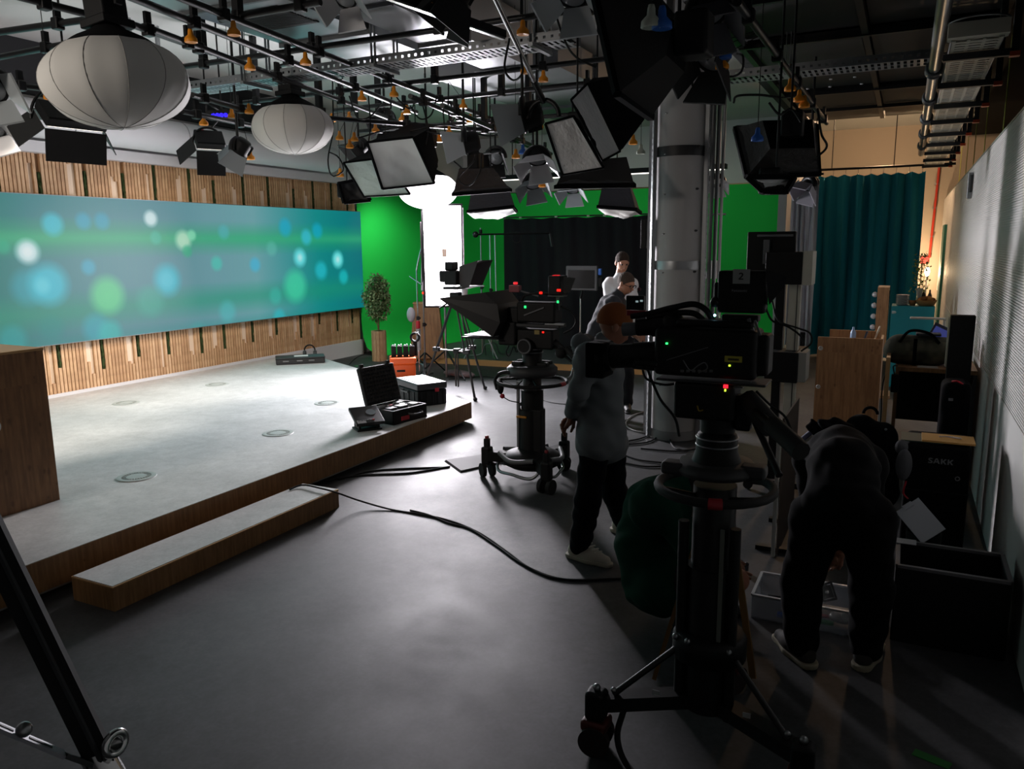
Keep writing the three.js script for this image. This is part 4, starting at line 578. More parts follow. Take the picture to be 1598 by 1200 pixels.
// the tall softbox: lit face, frame, stand
{
  const n = SOFT.d, t = thing('tall_softbox', 'tall blazing white softbox on a stand with grey side flaps', 'softbox', SOFT.c.clone()); const q = new THREE.Quaternion().setFromRotationMatrix(new THREE.Matrix4().lookAt(n, V(0, 0, 0), V(0, 1, 0))); const A = (g) => merge(g).applyQuaternion(q); const w = SOFT.w, h = SOFT.h;
  obj('lit_face', A([box(w, h, 0.01, 0, 0, -0.01)]), glow(0xfff8ff, 9, 0xffffff), t); obj('frame', A([box(0.03, h + 0.06, 0.06, -w / 2 - 0.015, 0, 0), box(0.03, h + 0.06, 0.06, w / 2 + 0.015, 0, 0), box(w, 0.03, 0.06, 0, h / 2 + 0.015, 0), box(w, 0.03, 0.06, 0, -h / 2 - 0.015, 0)]), M.black, t);
  obj('back_shell', A([poly([[V(-w / 2, -h / 2, -0.03), V(-w / 2, h / 2, -0.03), V(-0.12, 0.25, -0.35), V(-0.12, -0.25, -0.35)], [V(w / 2, -h / 2, -0.03), V(w / 2, h / 2, -0.03), V(0.12, 0.25, -0.35), V(0.12, -0.25, -0.35)], [V(-w / 2, h / 2, -0.03), V(w / 2, h / 2, -0.03), V(0.12, 0.25, -0.35), V(-0.12, 0.25, -0.35)], [V(-w / 2, -h / 2, -0.03), V(w / 2, -h / 2, -0.03), V(0.12, -0.25, -0.35), V(-0.12, -0.25, -0.35)], [V(-0.12, -0.25, -0.35), V(0.12, -0.25, -0.35), V(0.12, 0.25, -0.35), V(-0.12, 0.25, -0.35)]])]), M.blackFab, t);
  obj('side_flap', A([box(0.012, h * 0.96, 0.13, w / 2 + 0.035, 0, 0.05)]), std(0x6f666c, 0.8), t); obj('side_flap', A([box(0.012, h * 0.6, 0.24, -w / 2 - 0.05, 0.05, -0.16)]), std(0x3d383c, 0.8), t); obj('logo_patch', A([box(0.07, 0.12, 0.004, 0.02, 0.05, 0.0)]), std(0x8a7a6a, 0.8), t);
  const f = V(SOFT.c.x, 0, SOFT.c.z).addScaledVector(V(n.x, 0, n.z).normalize(), -0.45); const L = (v) => v.clone().sub(SOFT.c); obj('stand_pole', [bar(L(f), L(V(f.x, 1.95, f.z)), 0.018), bar(L(V(f.x, 1.94, f.z)), V(-n.x * 0.3, 0, -n.z * 0.3), 0.02)], M.steel, t); for (let k = 0; k < 3; k++) { const a = k * 2.094 + 0.4; obj('stand_leg', bar(L(V(f.x, 0.45, f.z)), L(V(f.x + Math.cos(a) * 0.5, 0.015, f.z + Math.sin(a) * 0.5)), 0.013), M.pipe, t); }
}
// generic light stand
function stand(name, label, cat, p, h, o = {}) { const t = thing(name, label, cat, p); obj('pole', [bar(V(0, 0.1, 0), V(0, h * 0.55, 0), 0.016), bar(V(0, h * 0.55, 0), V(0, h, 0), 0.011)], o.mat || M.steel, t); obj('collar', [cyl(0.026, 0.06, 0, h * 0.55, 0, 14), sph(0.02, 0.03, h * 0.55, 0)], M.pipe, t); for (let k = 0; k < 3; k++) { const a = k * 2.094 + (o.a || 0), r = o.r || 0.42; obj('leg', o.cstand ? hose([V(0, 0.22 + k * 0.03, 0), V(Math.cos(a) * 0.12, 0.22, Math.sin(a) * 0.12), V(Math.cos(a) * 0.2, 0.05, Math.sin(a) * 0.2), V(Math.cos(a) * r, 0.014, Math.sin(a) * r)], 0.013, 14, 6) : bar(V(0, h * 0.26, 0), V(Math.cos(a) * r, 0.012, Math.sin(a) * r), 0.012), o.legMat || o.mat || M.pipe, t); } return t; }
{
  const a = stand('grip_stand', 'chrome grip stand with curved arm left of the tall softbox', 'stand', atY(655, 589), 1.75, { cstand: true, mat: M.chrome, legMat: M.steel, a: 0.5 }); obj('arm', [hose([V(0, 1.72, 0), V(0.06, 1.9, 0.02), V(0.13, 2.1, 0.02)], 0.012, 12, 6), bar(V(-0.2, 1.62, -0.1), V(0.12, 1.5, 0.05), 0.01)], M.chrome, a); obj('power_strip', rbox(0.06, 0.34, 0.05, 0.006, 0.02, 0.62, 0.03), std(0x9b9ca0, 0.5), a); obj('red_switch', rbox(0.05, 0.12, 0.05, 0.006, 0.02, 0.86, 0.035), M.red, a); obj('plastic_bag', sph(0.08, -0.09, 1.02, 0.06, 0.9, 1.5, 0.8), std(0x9aa0a6, 0.25), a);
  const b = stand('light_stand', 'black light stand with red lamp beside the chrome grip stand', 'stand', atY(664, 588), 1.55, { a: 1.1 }); obj('tally_lamp', sph(0.02, 0.02, 1.36, 0.03), glow(0xff3020, 2), b); obj('tube_light', bar(V(0.02, 1.4, 0.05), V(0.05, 2.12, 0.05), 0.022), std(0xb9b4be, 0.4), b);
  const c = stand('boom_stand', 'tall chrome boom stand carrying a long microphone arm before the backdrop', 'stand', atY(767, 557, 0.1), 2.2, { cstand: true, mat: M.chrome, legMat: M.steel, a: 0.9 }); const H = 2.2; const e = atD(858, 364, 13.2).sub(c.position), s0 = atD(742, 366, 12.6).sub(c.position); obj('boom_arm', [bar(s0, e, 0.014)], M.pipe, c); obj('counterweight', sph(0.05, s0.x, s0.y, s0.z), M.pipe, c); obj('microphone', bar(e, e.clone().add(V(0.05, -0.22, 0.02)), 0.02), M.darkGrey, c); obj('cable_loop', torus(0.09, 0.006, e.x - 0.62, e.y - 0.06, e.z, 'z'), M.rubber, c); obj('second_pole', bar(V(0.12, 0.3, 0), V(0.1, 2.18, 0), 0.012), M.chrome, c);
  const dd = stand('tube_stand', 'thin stand with black clamps between the tripod and the boom stand', 'stand', atY(753, 559, 0.1), 2.3, { a: 0.2, r: 0.35, mat: M.steel }); for (const y of [1.1, 1.6, 2.22]) obj('clamp', rbox(0.05, 0.1, 0.05, 0.01, 0, y, 0), M.black, dd);
  const m = stand('monitor_stand', 'black monitor in grey frame on a chrome stand before the backdrop', 'monitor', atY(905, 590), 1.28, { mat: M.chrome, cstand: true, legMat: M.steel }); const mc = atD(908, 434, 12.2).sub(m.position); const mf = obj('monitor_frame', rbox(0.52, 0.38, 0.05, 0.015, mc.x, mc.y, mc.z), M.midGrey, m); obj('screen', box(0.44, 0.28, 0.01, mc.x, mc.y - 0.015, mc.z + 0.026), std(0x050505, 0.25), mf); obj('bracket', bar(V(0, 1.26, 0), V(mc.x, mc.y - 0.18, mc.z - 0.03), 0.02), M.black, m); obj('blue_lamp', rbox(0.05, 0.1, 0.05, 0.01, mc.x + 0.3, mc.y + 0.1, mc.z), M.blue, m); obj('side_clamp', [rbox(0.06, 0.14, 0.05, 0.01, mc.x + 0.31, mc.y - 0.06, mc.z)], M.black, m);
  const lp = stand('shade_lamp', 'chrome lamp stand with pale conical shade right of the column', 'lamp', V(-2.5, 0, -12.2), 1.5, { mat: M.chrome, cstand: true }); const lc = atD(1113, 420, 12.0).sub(lp.position); obj('lamp_shade', lathe([[0.12, -0.14], [0.065, 0.13], [0.06, 0.13], [0.115, -0.14]], 24, lc.x, lc.y, lc.z), std(0xe0dadd, 0.8), lp); obj('pole_extension', [bar(V(0, 1.48, 0), V(lc.x, lc.y, lc.z), 0.014), bar(V(lc.x, lc.y, lc.z), V(lc.x, lc.y + 0.8, lc.z), 0.014), bar(V(lc.x - 0.1, lc.y + 0.82, lc.z), V(lc.x + 0.16, lc.y + 0.82, lc.z), 0.016)], M.chrome, lp);
}
// camera on tripod with hood in front of the softbox
{
  const p = V(-5.6, 0, -9.5), t = thing('tripod_camera', 'black camera with hooded prompter on a tripod in front of the tall softbox', 'camera', p); const H = 1.3;
  for (let k = 0; k < 3; k++) { const a = [2.9, 0.6, 5.0][k], f = V(Math.cos(a) * 0.55, 0, Math.sin(a) * 0.55), s = V(Math.cos(a) * 0.06, H, Math.sin(a) * 0.06), o = V(-Math.sin(a) * 0.03, 0, Math.cos(a) * 0.03), m = s.clone().lerp(f, 0.5); obj('leg', [bar(s.clone().add(o), m.clone().add(o), 0.013), bar(s.clone().sub(o), m.clone().sub(o), 0.013), bar(m, f, 0.017), rbox(0.1, 0.06, 0.06, 0.01, m.x, m.y, m.z), sph(0.03, f.x, 0.025, f.z)], M.darkGrey, t); obj('spreader', bar(m.clone(), V(0, m.y - 0.02, 0), 0.01), M.steel, t); }
  obj('spreader_hub', rbox(0.09, 0.07, 0.09, 0.01, 0, H * 0.5 - 0.02, 0), M.black, t); obj('center_rods', [bar(V(0.02, 0.12, 0.02), V(0.02, 0.62, 0.02), 0.012), bar(V(-0.03, 0.12, 0), V(-0.03, 0.62, 0), 0.012)], M.darkGrey, t); obj('head', [cyl(0.06, 0.1, 0, H, 0), rbox(0.14, 0.12, 0.14, 0.02, 0, H + 0.1, 0), bar(V(0, H + 0.08, 0), V(-0.12, H - 0.05, 0.25), 0.012)], M.black, t);
  obj('camera_body', [rbox(0.2, 0.2, 0.3, 0.02, 0, H + 0.36, 0), rbox(0.14, 0.12, 0.16, 0.02, -0.05, H + 0.52, 0.02), cyl(0.06, 0.18, 0, 0, 0, 20).rotateX(Math.PI / 2).translate(0.1, H + 0.36, -0.22), rbox(0.24, 0.04, 0.3, 0.01, 0, H + 0.22, 0), rbox(0.1, 0.16, 0.1, 0.02, -0.13, H + 0.38, 0.1)], M.black, t);
  const hd = [V(0.12, H + 0.52, 0.1), V(0.12, H + 0.2, 0.1), V(0.12, H + 0.2, -0.18), V(0.12, H + 0.52, -0.18)], he = [V(0.46, H + 0.6, 0.18), V(0.3, H + 0.24, 0.15), V(0.3, H + 0.24, -0.22), V(0.46, H + 0.6, -0.25)]; obj('prompter_hood', poly([0, 1, 2, 3].map(i => [hd[i], hd[(i + 1) % 4], he[(i + 1) % 4], he[i]])), std(0x2d2828, 0.8, 0, { side: THREE.DoubleSide }), t); obj('paper_cup', lathe([[0.001, 0], [0.035, 0], [0.045, 0.16], [0.04, 0.16]], 20, 0.2, H + 0.05, 0.1), std(0xc9c4c8, 0.7), t); obj('side_arm', bar(V(0.12, H + 0.24, 0.1), V(0.52, H + 0.26, 0.12), 0.01), M.steel, t);
}
// pink-grey sandbag, tape mark
{ const t = tag(obj('sandbag', [sph(0.18, 0, 0.05, 0, 1.3, 0.35, 0.6), sph(0.16, 0.2, 0.045, 0.03, 1, 0.33, 0.6)], std(0x7d6a6e, 0.85)), 'pinkish grey sandbag lying on the floor under the tripod', 'sandbag'); t.position.copy(atY(712, 587)); tag(obj('tape_mark', [box(0.09, 0.0015, 0.02).rotateY(0.6), box(0.02, 0.0016, 0.08, 0.02, 0, 0.02)], std(0x2fae4a, 0.7)), 'small bright green tape mark on the floor by the planter', 'tape mark').position.copy(atY(557, 571)).add(V(0, 0.001, 0)); }
// foreground tripod
{
  const a = atD(-2, 858, 1.25), b = atD(160, 1190, 1.32), d = b.clone().sub(a).normalize(), foot = a.clone().addScaledVector(d, (0.03 - a.y) / d.y), top = a.clone().addScaledVector(d, -0.35), t = thing('foreground_tripod', 'black tripod with slotted silver spreader arm beside the stage step', 'tripod', V(top.x, 0, top.z)); const L = (v) => v.clone().sub(t.position);
  obj('leg', [sqbar(L(top), L(b), 0.03, 0.04, 0.4)], std(0x060607, 0.95), t); obj('leg_rail', [sqbar(L(a).add(V(0.012, 0.012, 0.01)), L(b).add(V(0.012, 0.012, 0.01)), 0.006)], M.darkGrey, t); obj('lower_leg', [bar(L(b), L(foot), 0.018)], M.black, t); obj('foot', sph(0.03, L(foot).x, 0.03, L(foot).z), M.rubber, t);
  const cl = atD(180, 1160, 1.3); obj('clamp', [torus(0.018, 0.007, L(cl).x, L(cl).y, L(cl).z, 'x'), bar(L(b), L(cl), 0.012), bar(L(b).add(V(-0.02, 0.02, 0)), L(b).add(V(0.02, -0.03, 0.0)), 0.026)], M.chrome, t);
  const s0 = atD(-40, 1118, 1.18), s1 = atD(100, 1178, 1.26), s2 = atD(150, 1196, 1.31); const arm = obj('spreader_arm', [sqbar(L(s0), L(s1), 0.022, 0.006)], std(0x85858c, 0.55, 0.2), t); obj('arm_slot', [sqbar(L(s0).lerp(L(s1), 0.05).add(V(0, 0.004, 0)), L(s0).lerp(L(s1), 0.42).add(V(0, 0.004, 0)), 0.005, 0.003)], M.black, t); obj('arm_slot', [sqbar(L(s0).lerp(L(s1), 0.6).add(V(0, 0.004, 0)), L(s0).lerp(L(s1), 0.86).add(V(0, 0.004, 0)), 0.005, 0.003)], M.black, t); obj('arm_rail', sqbar(L(s1), L(s2), 0.016, 0.008), M.darkGrey, t); const kn = atD(38, 1142, 1.215); obj('knob', [sph(0.012, L(kn).x, L(kn).y + 0.004, L(kn).z)], M.steel, t);
  const hub = V(top.x, top.y, top.z); for (const [x, z] of [[0.1, 0.5], [-0.4, 0.62]]) { obj('leg', bar(L(hub), V(x, 0.02, z), 0.018), M.black, t); } obj('crown', rbox(0.12, 0.08, 0.12, 0.02, 0, top.y + 0.03, 0), M.black, t);
}
// floor cables and rubber ramp
{
  const cab = (name, label, pts, r, h = 0) => tag(obj(name, hose(pts.map(([x, y, k]) => atY(x, y, (k || 0) + r)), r, 90, 6), M.rubber), label, 'cable');
  cab('floor_cable', 'black cable running off the step end and curving across the grey floor', [[452, 764, 0.155], [470, 757, 0.165], [500, 762, 0.17], [523, 768, 0.157], [560, 781, 0.05], [610, 795], [660, 803], [700, 812], [745, 830], [790, 860], [830, 888], [880, 904], [975, 903], [1010, 905]], 0.008);
  cab('floor_cable', 'second black cable twisting beside the first across the grey floor', [[640, 796], [668, 803], [700, 816], [730, 824], [775, 852], [815, 880], [865, 902], [930, 905]], 0.007);
  cab('floor_cable', 'upper black cable from under the stage to the rubber ramp', [[528, 748], [580, 735], [640, 731], [700, 729]], 0.009); cab('floor_cable', 'lower black cable from under the stage to the rubber ramp', [[500, 752], [560, 742], [640, 738], [702, 728]], 0.009);
  const q = [atY(693, 720), atY(772, 708), atY(790, 722), atY(718, 738)], up = V(0, 0.018, 0); const c = mid(q.map(v => v.clone())); const tq = q.map(v => v.clone().lerp(c, 0.06).add(up)); tag(obj('cable_ramp', poly([[tq[0], tq[1], tq[2], tq[3]], [q[0], q[1], tq[1], tq[0]], [q[1], q[2], tq[2], tq[1]], [q[2], q[3], tq[3], tq[2]], [q[3], q[0], tq[0], tq[3]]]), std(0x2a2729, 0.7)), 'flat dark rubber cable ramp between the stage and the camera pedestal', 'cable ramp');
  cab('floor_cable', 'long thin dark cable crossing the floor toward the platform', [[700, 592], [760, 588], [860, 628], [900, 632]], 0.006); cab('floor_cable', 'thin cable at the planter foot beside the white skirting', [[545, 568], [560, 556], [572, 553], [600, 562]], 0.006);
}
// ---------- camera pedestals ----------
function pb(x0, y0, x1, y1, z, th, r = 0.01, o = V(0, 0, 0)) { const a = atZ(x0, y0, z), b = atZ(x1, y1, z); return rbox(Math.abs(b.x - a.x), Math.abs(b.y - a.y), th, r, (a.x + b.x) / 2 - o.x, (a.y + b.y) / 2 - o.y, z - o.z); }
const led = (c, i = 4) => glow(c, i);
function wheelUnit(p, a) { // twin wheels under a fork, facing angle a
  const g = { w: [], f: [] }; for (const s of [-0.045, 0.045]) { const o = V(-Math.sin(a) * s, 0, Math.cos(a) * s); const q = cyl(0.065, 0.035, 0, 0, 0, 24).rotateX(Math.PI / 2).rotateY(-a).translate(p.x + o.x, 0.065, p.z + o.z); g.w.push(q); }
  g.f.push(rbox(0.09, 0.17, 0.09, 0.02, p.x, 0.2, p.z), rbox(0.05, 0.1, 0.05, 0.01, p.x, 0.31, p.z)); return g;
}
function pedestal(t, o) {
  for (let k = 0; k < 3; k++) { const a = o.a0 + k * 2.0944, e = V(Math.cos(a) * o.R, 0, Math.sin(a) * o.R); const u = wheelUnit(e, a + 0.9); const fk = obj('wheel_fork', u.f, M.black, t); u.w.forEach(w => obj('wheel', w, M.rubber, fk)); obj('brake_knob', rbox(0.03, 0.03, 0.03, 0.008, e.x, 0.37, e.z), std(0x7c1f28, 0.5), t); obj('base_arm', [sqbar(V(Math.cos(a) * 0.05, 0.2, Math.sin(a) * 0.05), V(e.x * 0.95, 0.2, e.z * 0.95), 0.1, 0.09)], M.black, t);
    const b = a + 1.047, p0 = V(Math.cos(a) * o.R * 0.75, 0.1, Math.sin(a) * o.R * 0.75), p1 = V(Math.cos(a + 2.0944) * o.R * 0.75, 0.1, Math.sin(a + 2.0944) * o.R * 0.75), m = p0.clone().add(p1).multiplyScalar(0.5); obj('foot_rail', hose([p0.clone().setY(0.19), p0.clone().lerp(m, 0.25).add(V(Math.cos(b) * 0.07, 0, Math.sin(b) * 0.07)), m.clone().add(V(Math.cos(b) * 0.1, 0, Math.sin(b) * 0.1)), p1.clone().lerp(m, 0.25).add(V(Math.cos(b) * 0.07, 0, Math.sin(b) * 0.07)), p1.clone().setY(0.19)], 0.014, 24, 7), M.steel, t); }
  obj('base_shroud', lathe([[0.001, 0.29], [0.12, 0.3], [0.24, 0.25], [0.27, 0.17], [0.2, 0.13], [0.001, 0.13]], 24), M.black, t);
  for (let k = 0; k < 3; k++) { const a = o.a0 + k * 2.0944 + 1.047; obj('bumper', hose([V(Math.cos(a - 0.8) * 0.3, 0.25, Math.sin(a - 0.8) * 0.3), V(Math.cos(a) * 0.27, 0.22, Math.sin(a) * 0.27), V(Math.cos(a + 0.8) * 0.3, 0.25, Math.sin(a + 0.8) * 0.3)], 0.022, 14, 7), M.midGrey, t); }
}
{
  const c = V(-2.9, 0, -6.22), t = thing('studio_camera', 'studio camera with black teleprompter hood on a wheeled pedestal in mid floor', 'camera', c); const Z = -6.22, B = (a, b, d, e, z, th, r) => pb(a, b, d, e, z, th, r, c), pt = (x, y, z = Z) => atZ(x, y, z).sub(c);
  pedestal(t, { a0: 2.95, R: 0.43 });
  obj('lower_column', [cyl(0.115, 0.42, 0, 0.45, 0, 24), rbox(0.1, 0.42, 0.1, 0.01, 0.08, 0.46, 0.05), cyl(0.1, 0.22, 0, 0.72, 0, 24)], M.black, t); obj('upper_column', cyl(0.082, 0.3, 0, 0.92, 0, 24), M.blackGloss, t); obj('column_rail', [box(0.02, 0.6, 0.03, -0.12, 0.6, 0.04), box(0.012, 0.3, 0.012, -0.1, 0.62, 0.08)], M.steel, t); obj('yellow_tape', rbox(0.1, 0.02, 0.02, 0.006, -0.05, 0.6, 0.12), std(0xb77b22, 0.5), t);
  obj('weight_disc', lathe([[0.001, 0.96], [0.2, 0.96], [0.225, 0.985], [0.225, 1.03], [0.19, 1.06], [0.001, 1.06]], 36), M.darkGrey, t); for (const a of [0.3, 2.5, 3.6, 5.6]) obj('disc_knob', rbox(0.1, 0.035, 0.07, 0.012, Math.cos(a) * 0.13, 1.07, Math.sin(a) * 0.13), M.black, t);
  obj('steering_ring', torus(0.31, 0.016, 0, 0.905, 0), M.rubber, t); for (let k = 0; k < 3; k++) { const a = k * 2.094 + 1; obj('ring_spoke', bar(V(Math.cos(a) * 0.08, 0.93, Math.sin(a) * 0.08), V(Math.cos(a) * 0.31, 0.905, Math.sin(a) * 0.31), 0.011), M.black, t); } obj('red_grip', torus(0.31, 0.019, 0, 0.905, 0, 'y', 0.25), M.red, t);
  obj('neck', lathe([[0.1, 1.05], [0.085, 1.1], [0.09, 1.16], [0.095, 1.2], [0.001, 1.2]], 28), M.black, t); obj('neck_ring', [torus(0.094, 0.005, 0, 1.17, 0), torus(0.094, 0.005, 0, 1.2, 0)], M.steel, t);
  obj('pan_head', [B(812, 512, 868, 545, Z, 0.16, 0.02), cyl(0.07, 0.05, 0, 0, 0, 24).rotateX(Math.PI / 2).translate(pt(828, 538).x, pt(828, 538).y, 0.11)], M.black, t); obj('drag_ring', torus(0.06, 0.008, pt(828, 538).x, pt(828, 538).y, 0.135, 'z'), M.midGrey, t);
  obj('mount_plate', B(800, 503, 878, 511, Z, 0.16, 0.005), M.darkGrey, t); obj('plate_light', B(850, 505, 880, 508, Z + 0.085, 0.01, 0.002), M.steel, t); obj('yellow_label', B(834, 515, 842, 522, Z + 0.085, 0.006, 0.001), std(0x8d7d44, 0.6), t); obj('red_lamp', [B(846, 517, 849, 520, Z + 0.088, 0.01, 0.003), B(869, 451, 875, 455, Z + 0.09, 0.01, 0.003), B(842, 455, 846, 459, Z + 0.08, 0.02, 0.004)], led(0xff2418, 1.2), t); obj('green_lamp', [B(818, 477, 821, 481, Z + 0.09, 0.008, 0.002), B(869, 469, 872, 473, Z + 0.09, 0.008, 0.002)], led(0x20d060, 2.5), t);
  obj('camera_body', [B(812, 470, 872, 504, Z, 0.17, 0.02), B(796, 478, 815, 505, Z, 0.14, 0.02)], M.black, t); obj('body_strap', [sqbar(pt(818, 492, Z + 0.09), pt(849, 480, Z + 0.09), 0.012)], M.midGrey, t); obj('lens', [bar(pt(812, 490), pt(792, 491), 0.055, 0.06, 24), torus(0.058, 0.01, pt(808, 490).x, pt(808, 490).y, 0, 'x')], M.darkGrey, t); obj('top_handle', hose([pt(814, 470), pt(818, 462), pt(850, 458), pt(866, 464), pt(868, 470)], 0.012, 20, 6), M.black, t);
  // prompter hood, tapering to the left
  { const side = [[711, 462], [776, 454], [793, 472], [797, 500], [786, 522]].map(([x, y]) => pt(x, y)), n = side.map(v => v.clone().setZ(0.21)), f = side.map(v => v.clone().setZ(-0.21)); n[0].z = 0.3; f[0].z = -0.3; n[1].z = 0.24; f[1].z = -0.24; const fs = [[n[0], n[1], n[2]], [n[0], n[2], n[3]], [n[0], n[3], n[4]], [f[0], f[1], f[2]], [f[0], f[2], f[3]], [f[0], f[3], f[4]], [n[0], n[1], f[1], f[0]], [n[1], n[2], f[2], f[1]], [n[2], n[3], f[3], f[2]], [n[3], n[4], f[4], f[3]]]; obj('prompter_hood', poly(fs), std(0x1d1b1c, 0.5, 0, { side: THREE.DoubleSide }), t); obj('prompter_glass', poly([[n[0], n[4], f[4], f[0]]]), std(0x090909, 0.15), t); const m = [pt(735, 527), pt(787, 519), pt(787, 523), pt(735, 531)]; obj('prompter_monitor', [pb(735, 522, 792, 527, Z, 0.36, 0.006, c), pb(784, 500, 812, 538, Z, 0.2, 0.02, c)], M.black, t); obj('prompter_sheet', pb(737, 520, 787, 521.5, Z, 0.34, 0.001, c), std(0x9a9c9e, 0.5), t); }
  obj('viewfinder', [B(861, 430, 880, 460, Z, 0.16, 0.01), poly([[pt(880, 432, Z + 0.08), pt(898, 434, Z + 0.1), pt(890, 456, Z + 0.1), pt(880, 458, Z + 0.08)], [pt(880, 432, Z - 0.08), pt(898, 434, Z - 0.1), pt(890, 456, Z - 0.1), pt(880, 458, Z - 0.08)], [pt(880, 432, Z + 0.08), pt(898, 434, Z + 0.1), pt(898, 434, Z - 0.1), pt(880, 432, Z - 0.08)], [pt(880, 458, Z + 0.08), pt(890, 456, Z + 0.1), pt(890, 456, Z - 0.1), pt(880, 458, Z - 0.08)]])], M.black, t); obj('viewfinder_arm', [bar(pt(870, 462), pt(871, 484), 0.015), B(858, 460, 882, 463, Z, 0.1, 0.004)], M.midGrey, t); obj('tally_light', B(864, 429, 872, 431, Z + 0.03, 0.06, 0.003), led(0xd0141c, 0.8), t);
  obj('red_box', [B(796, 445, 812, 456, Z, 0.05, 0.004)], std(0x7d2830, 0.5), t); obj('red_box_lamp', [B(802, 440, 807, 444, Z, 0.03, 0.004)], led(0xe02a30, 1), t); obj('box_bracket', bar(pt(812, 454), pt(840, 462), 0.008), M.midGrey, t);
  obj('pan_bar', [bar(pt(860, 535), pt(908, 580, Z + 0.25), 0.013), bar(pt(864, 528), pt(895, 556, Z + 0.1), 0.012)], M.black, t); obj('pan_grip', [bar(pt(885, 545, Z + 0.1), pt(912, 572, Z + 0.25), 0.03), sph(0.05, pt(884, 548).x, pt(884, 548).y, 0.12)], M.rubber, t);
  obj('cable', [hose([pt(875, 478), pt(890, 485), pt(899, 500), pt(894, 512), pt(880, 520)], 0.008, 24, 5), hose([pt(818, 545), pt(824, 560), pt(820, 580), pt(818, 600), pt(817, 630)], 0.006, 24, 5), hose([pt(795, 538), pt(790, 550), pt(794, 556), pt(802, 540), pt(806, 550), pt(810, 540)], 0.006, 24, 5)], M.rubber, t);
}
{ // headset hung on the steering ring of the mid-floor pedestal
  const o = atZ(783, 598, -6.05), t = thing('headset', 'black headset with red plug hanging from the pedestal steering ring', 'headset', o); const q = (x, y) => atZ(x, y, -6.05).sub(o); obj('headband', hose([q(776, 608), q(773, 592), q(780, 583), q(795, 581), q(803, 586), q(808, 592)], 0.016, 24, 7), M.black, t); obj('ear_cup', [sph(0.04, q(781, 604).x, q(781, 604).y, 0, 0.8, 1.6, 0.7)], M.black, t); obj('microphone', [sph(0.02, q(805, 604).x, q(805, 604).y, 0), bar(q(805, 604), q(815, 594), 0.005)], M.black, t); obj('red_plug', sph(0.022, q(784, 618).x, q(784, 618).y, 0), M.red, t); obj('cord', hose([q(785, 619), q(795, 625), q(812, 630), q(815, 640), q(811, 640), q(813, 628)], 0.005, 30, 5), M.rubber, t);
}
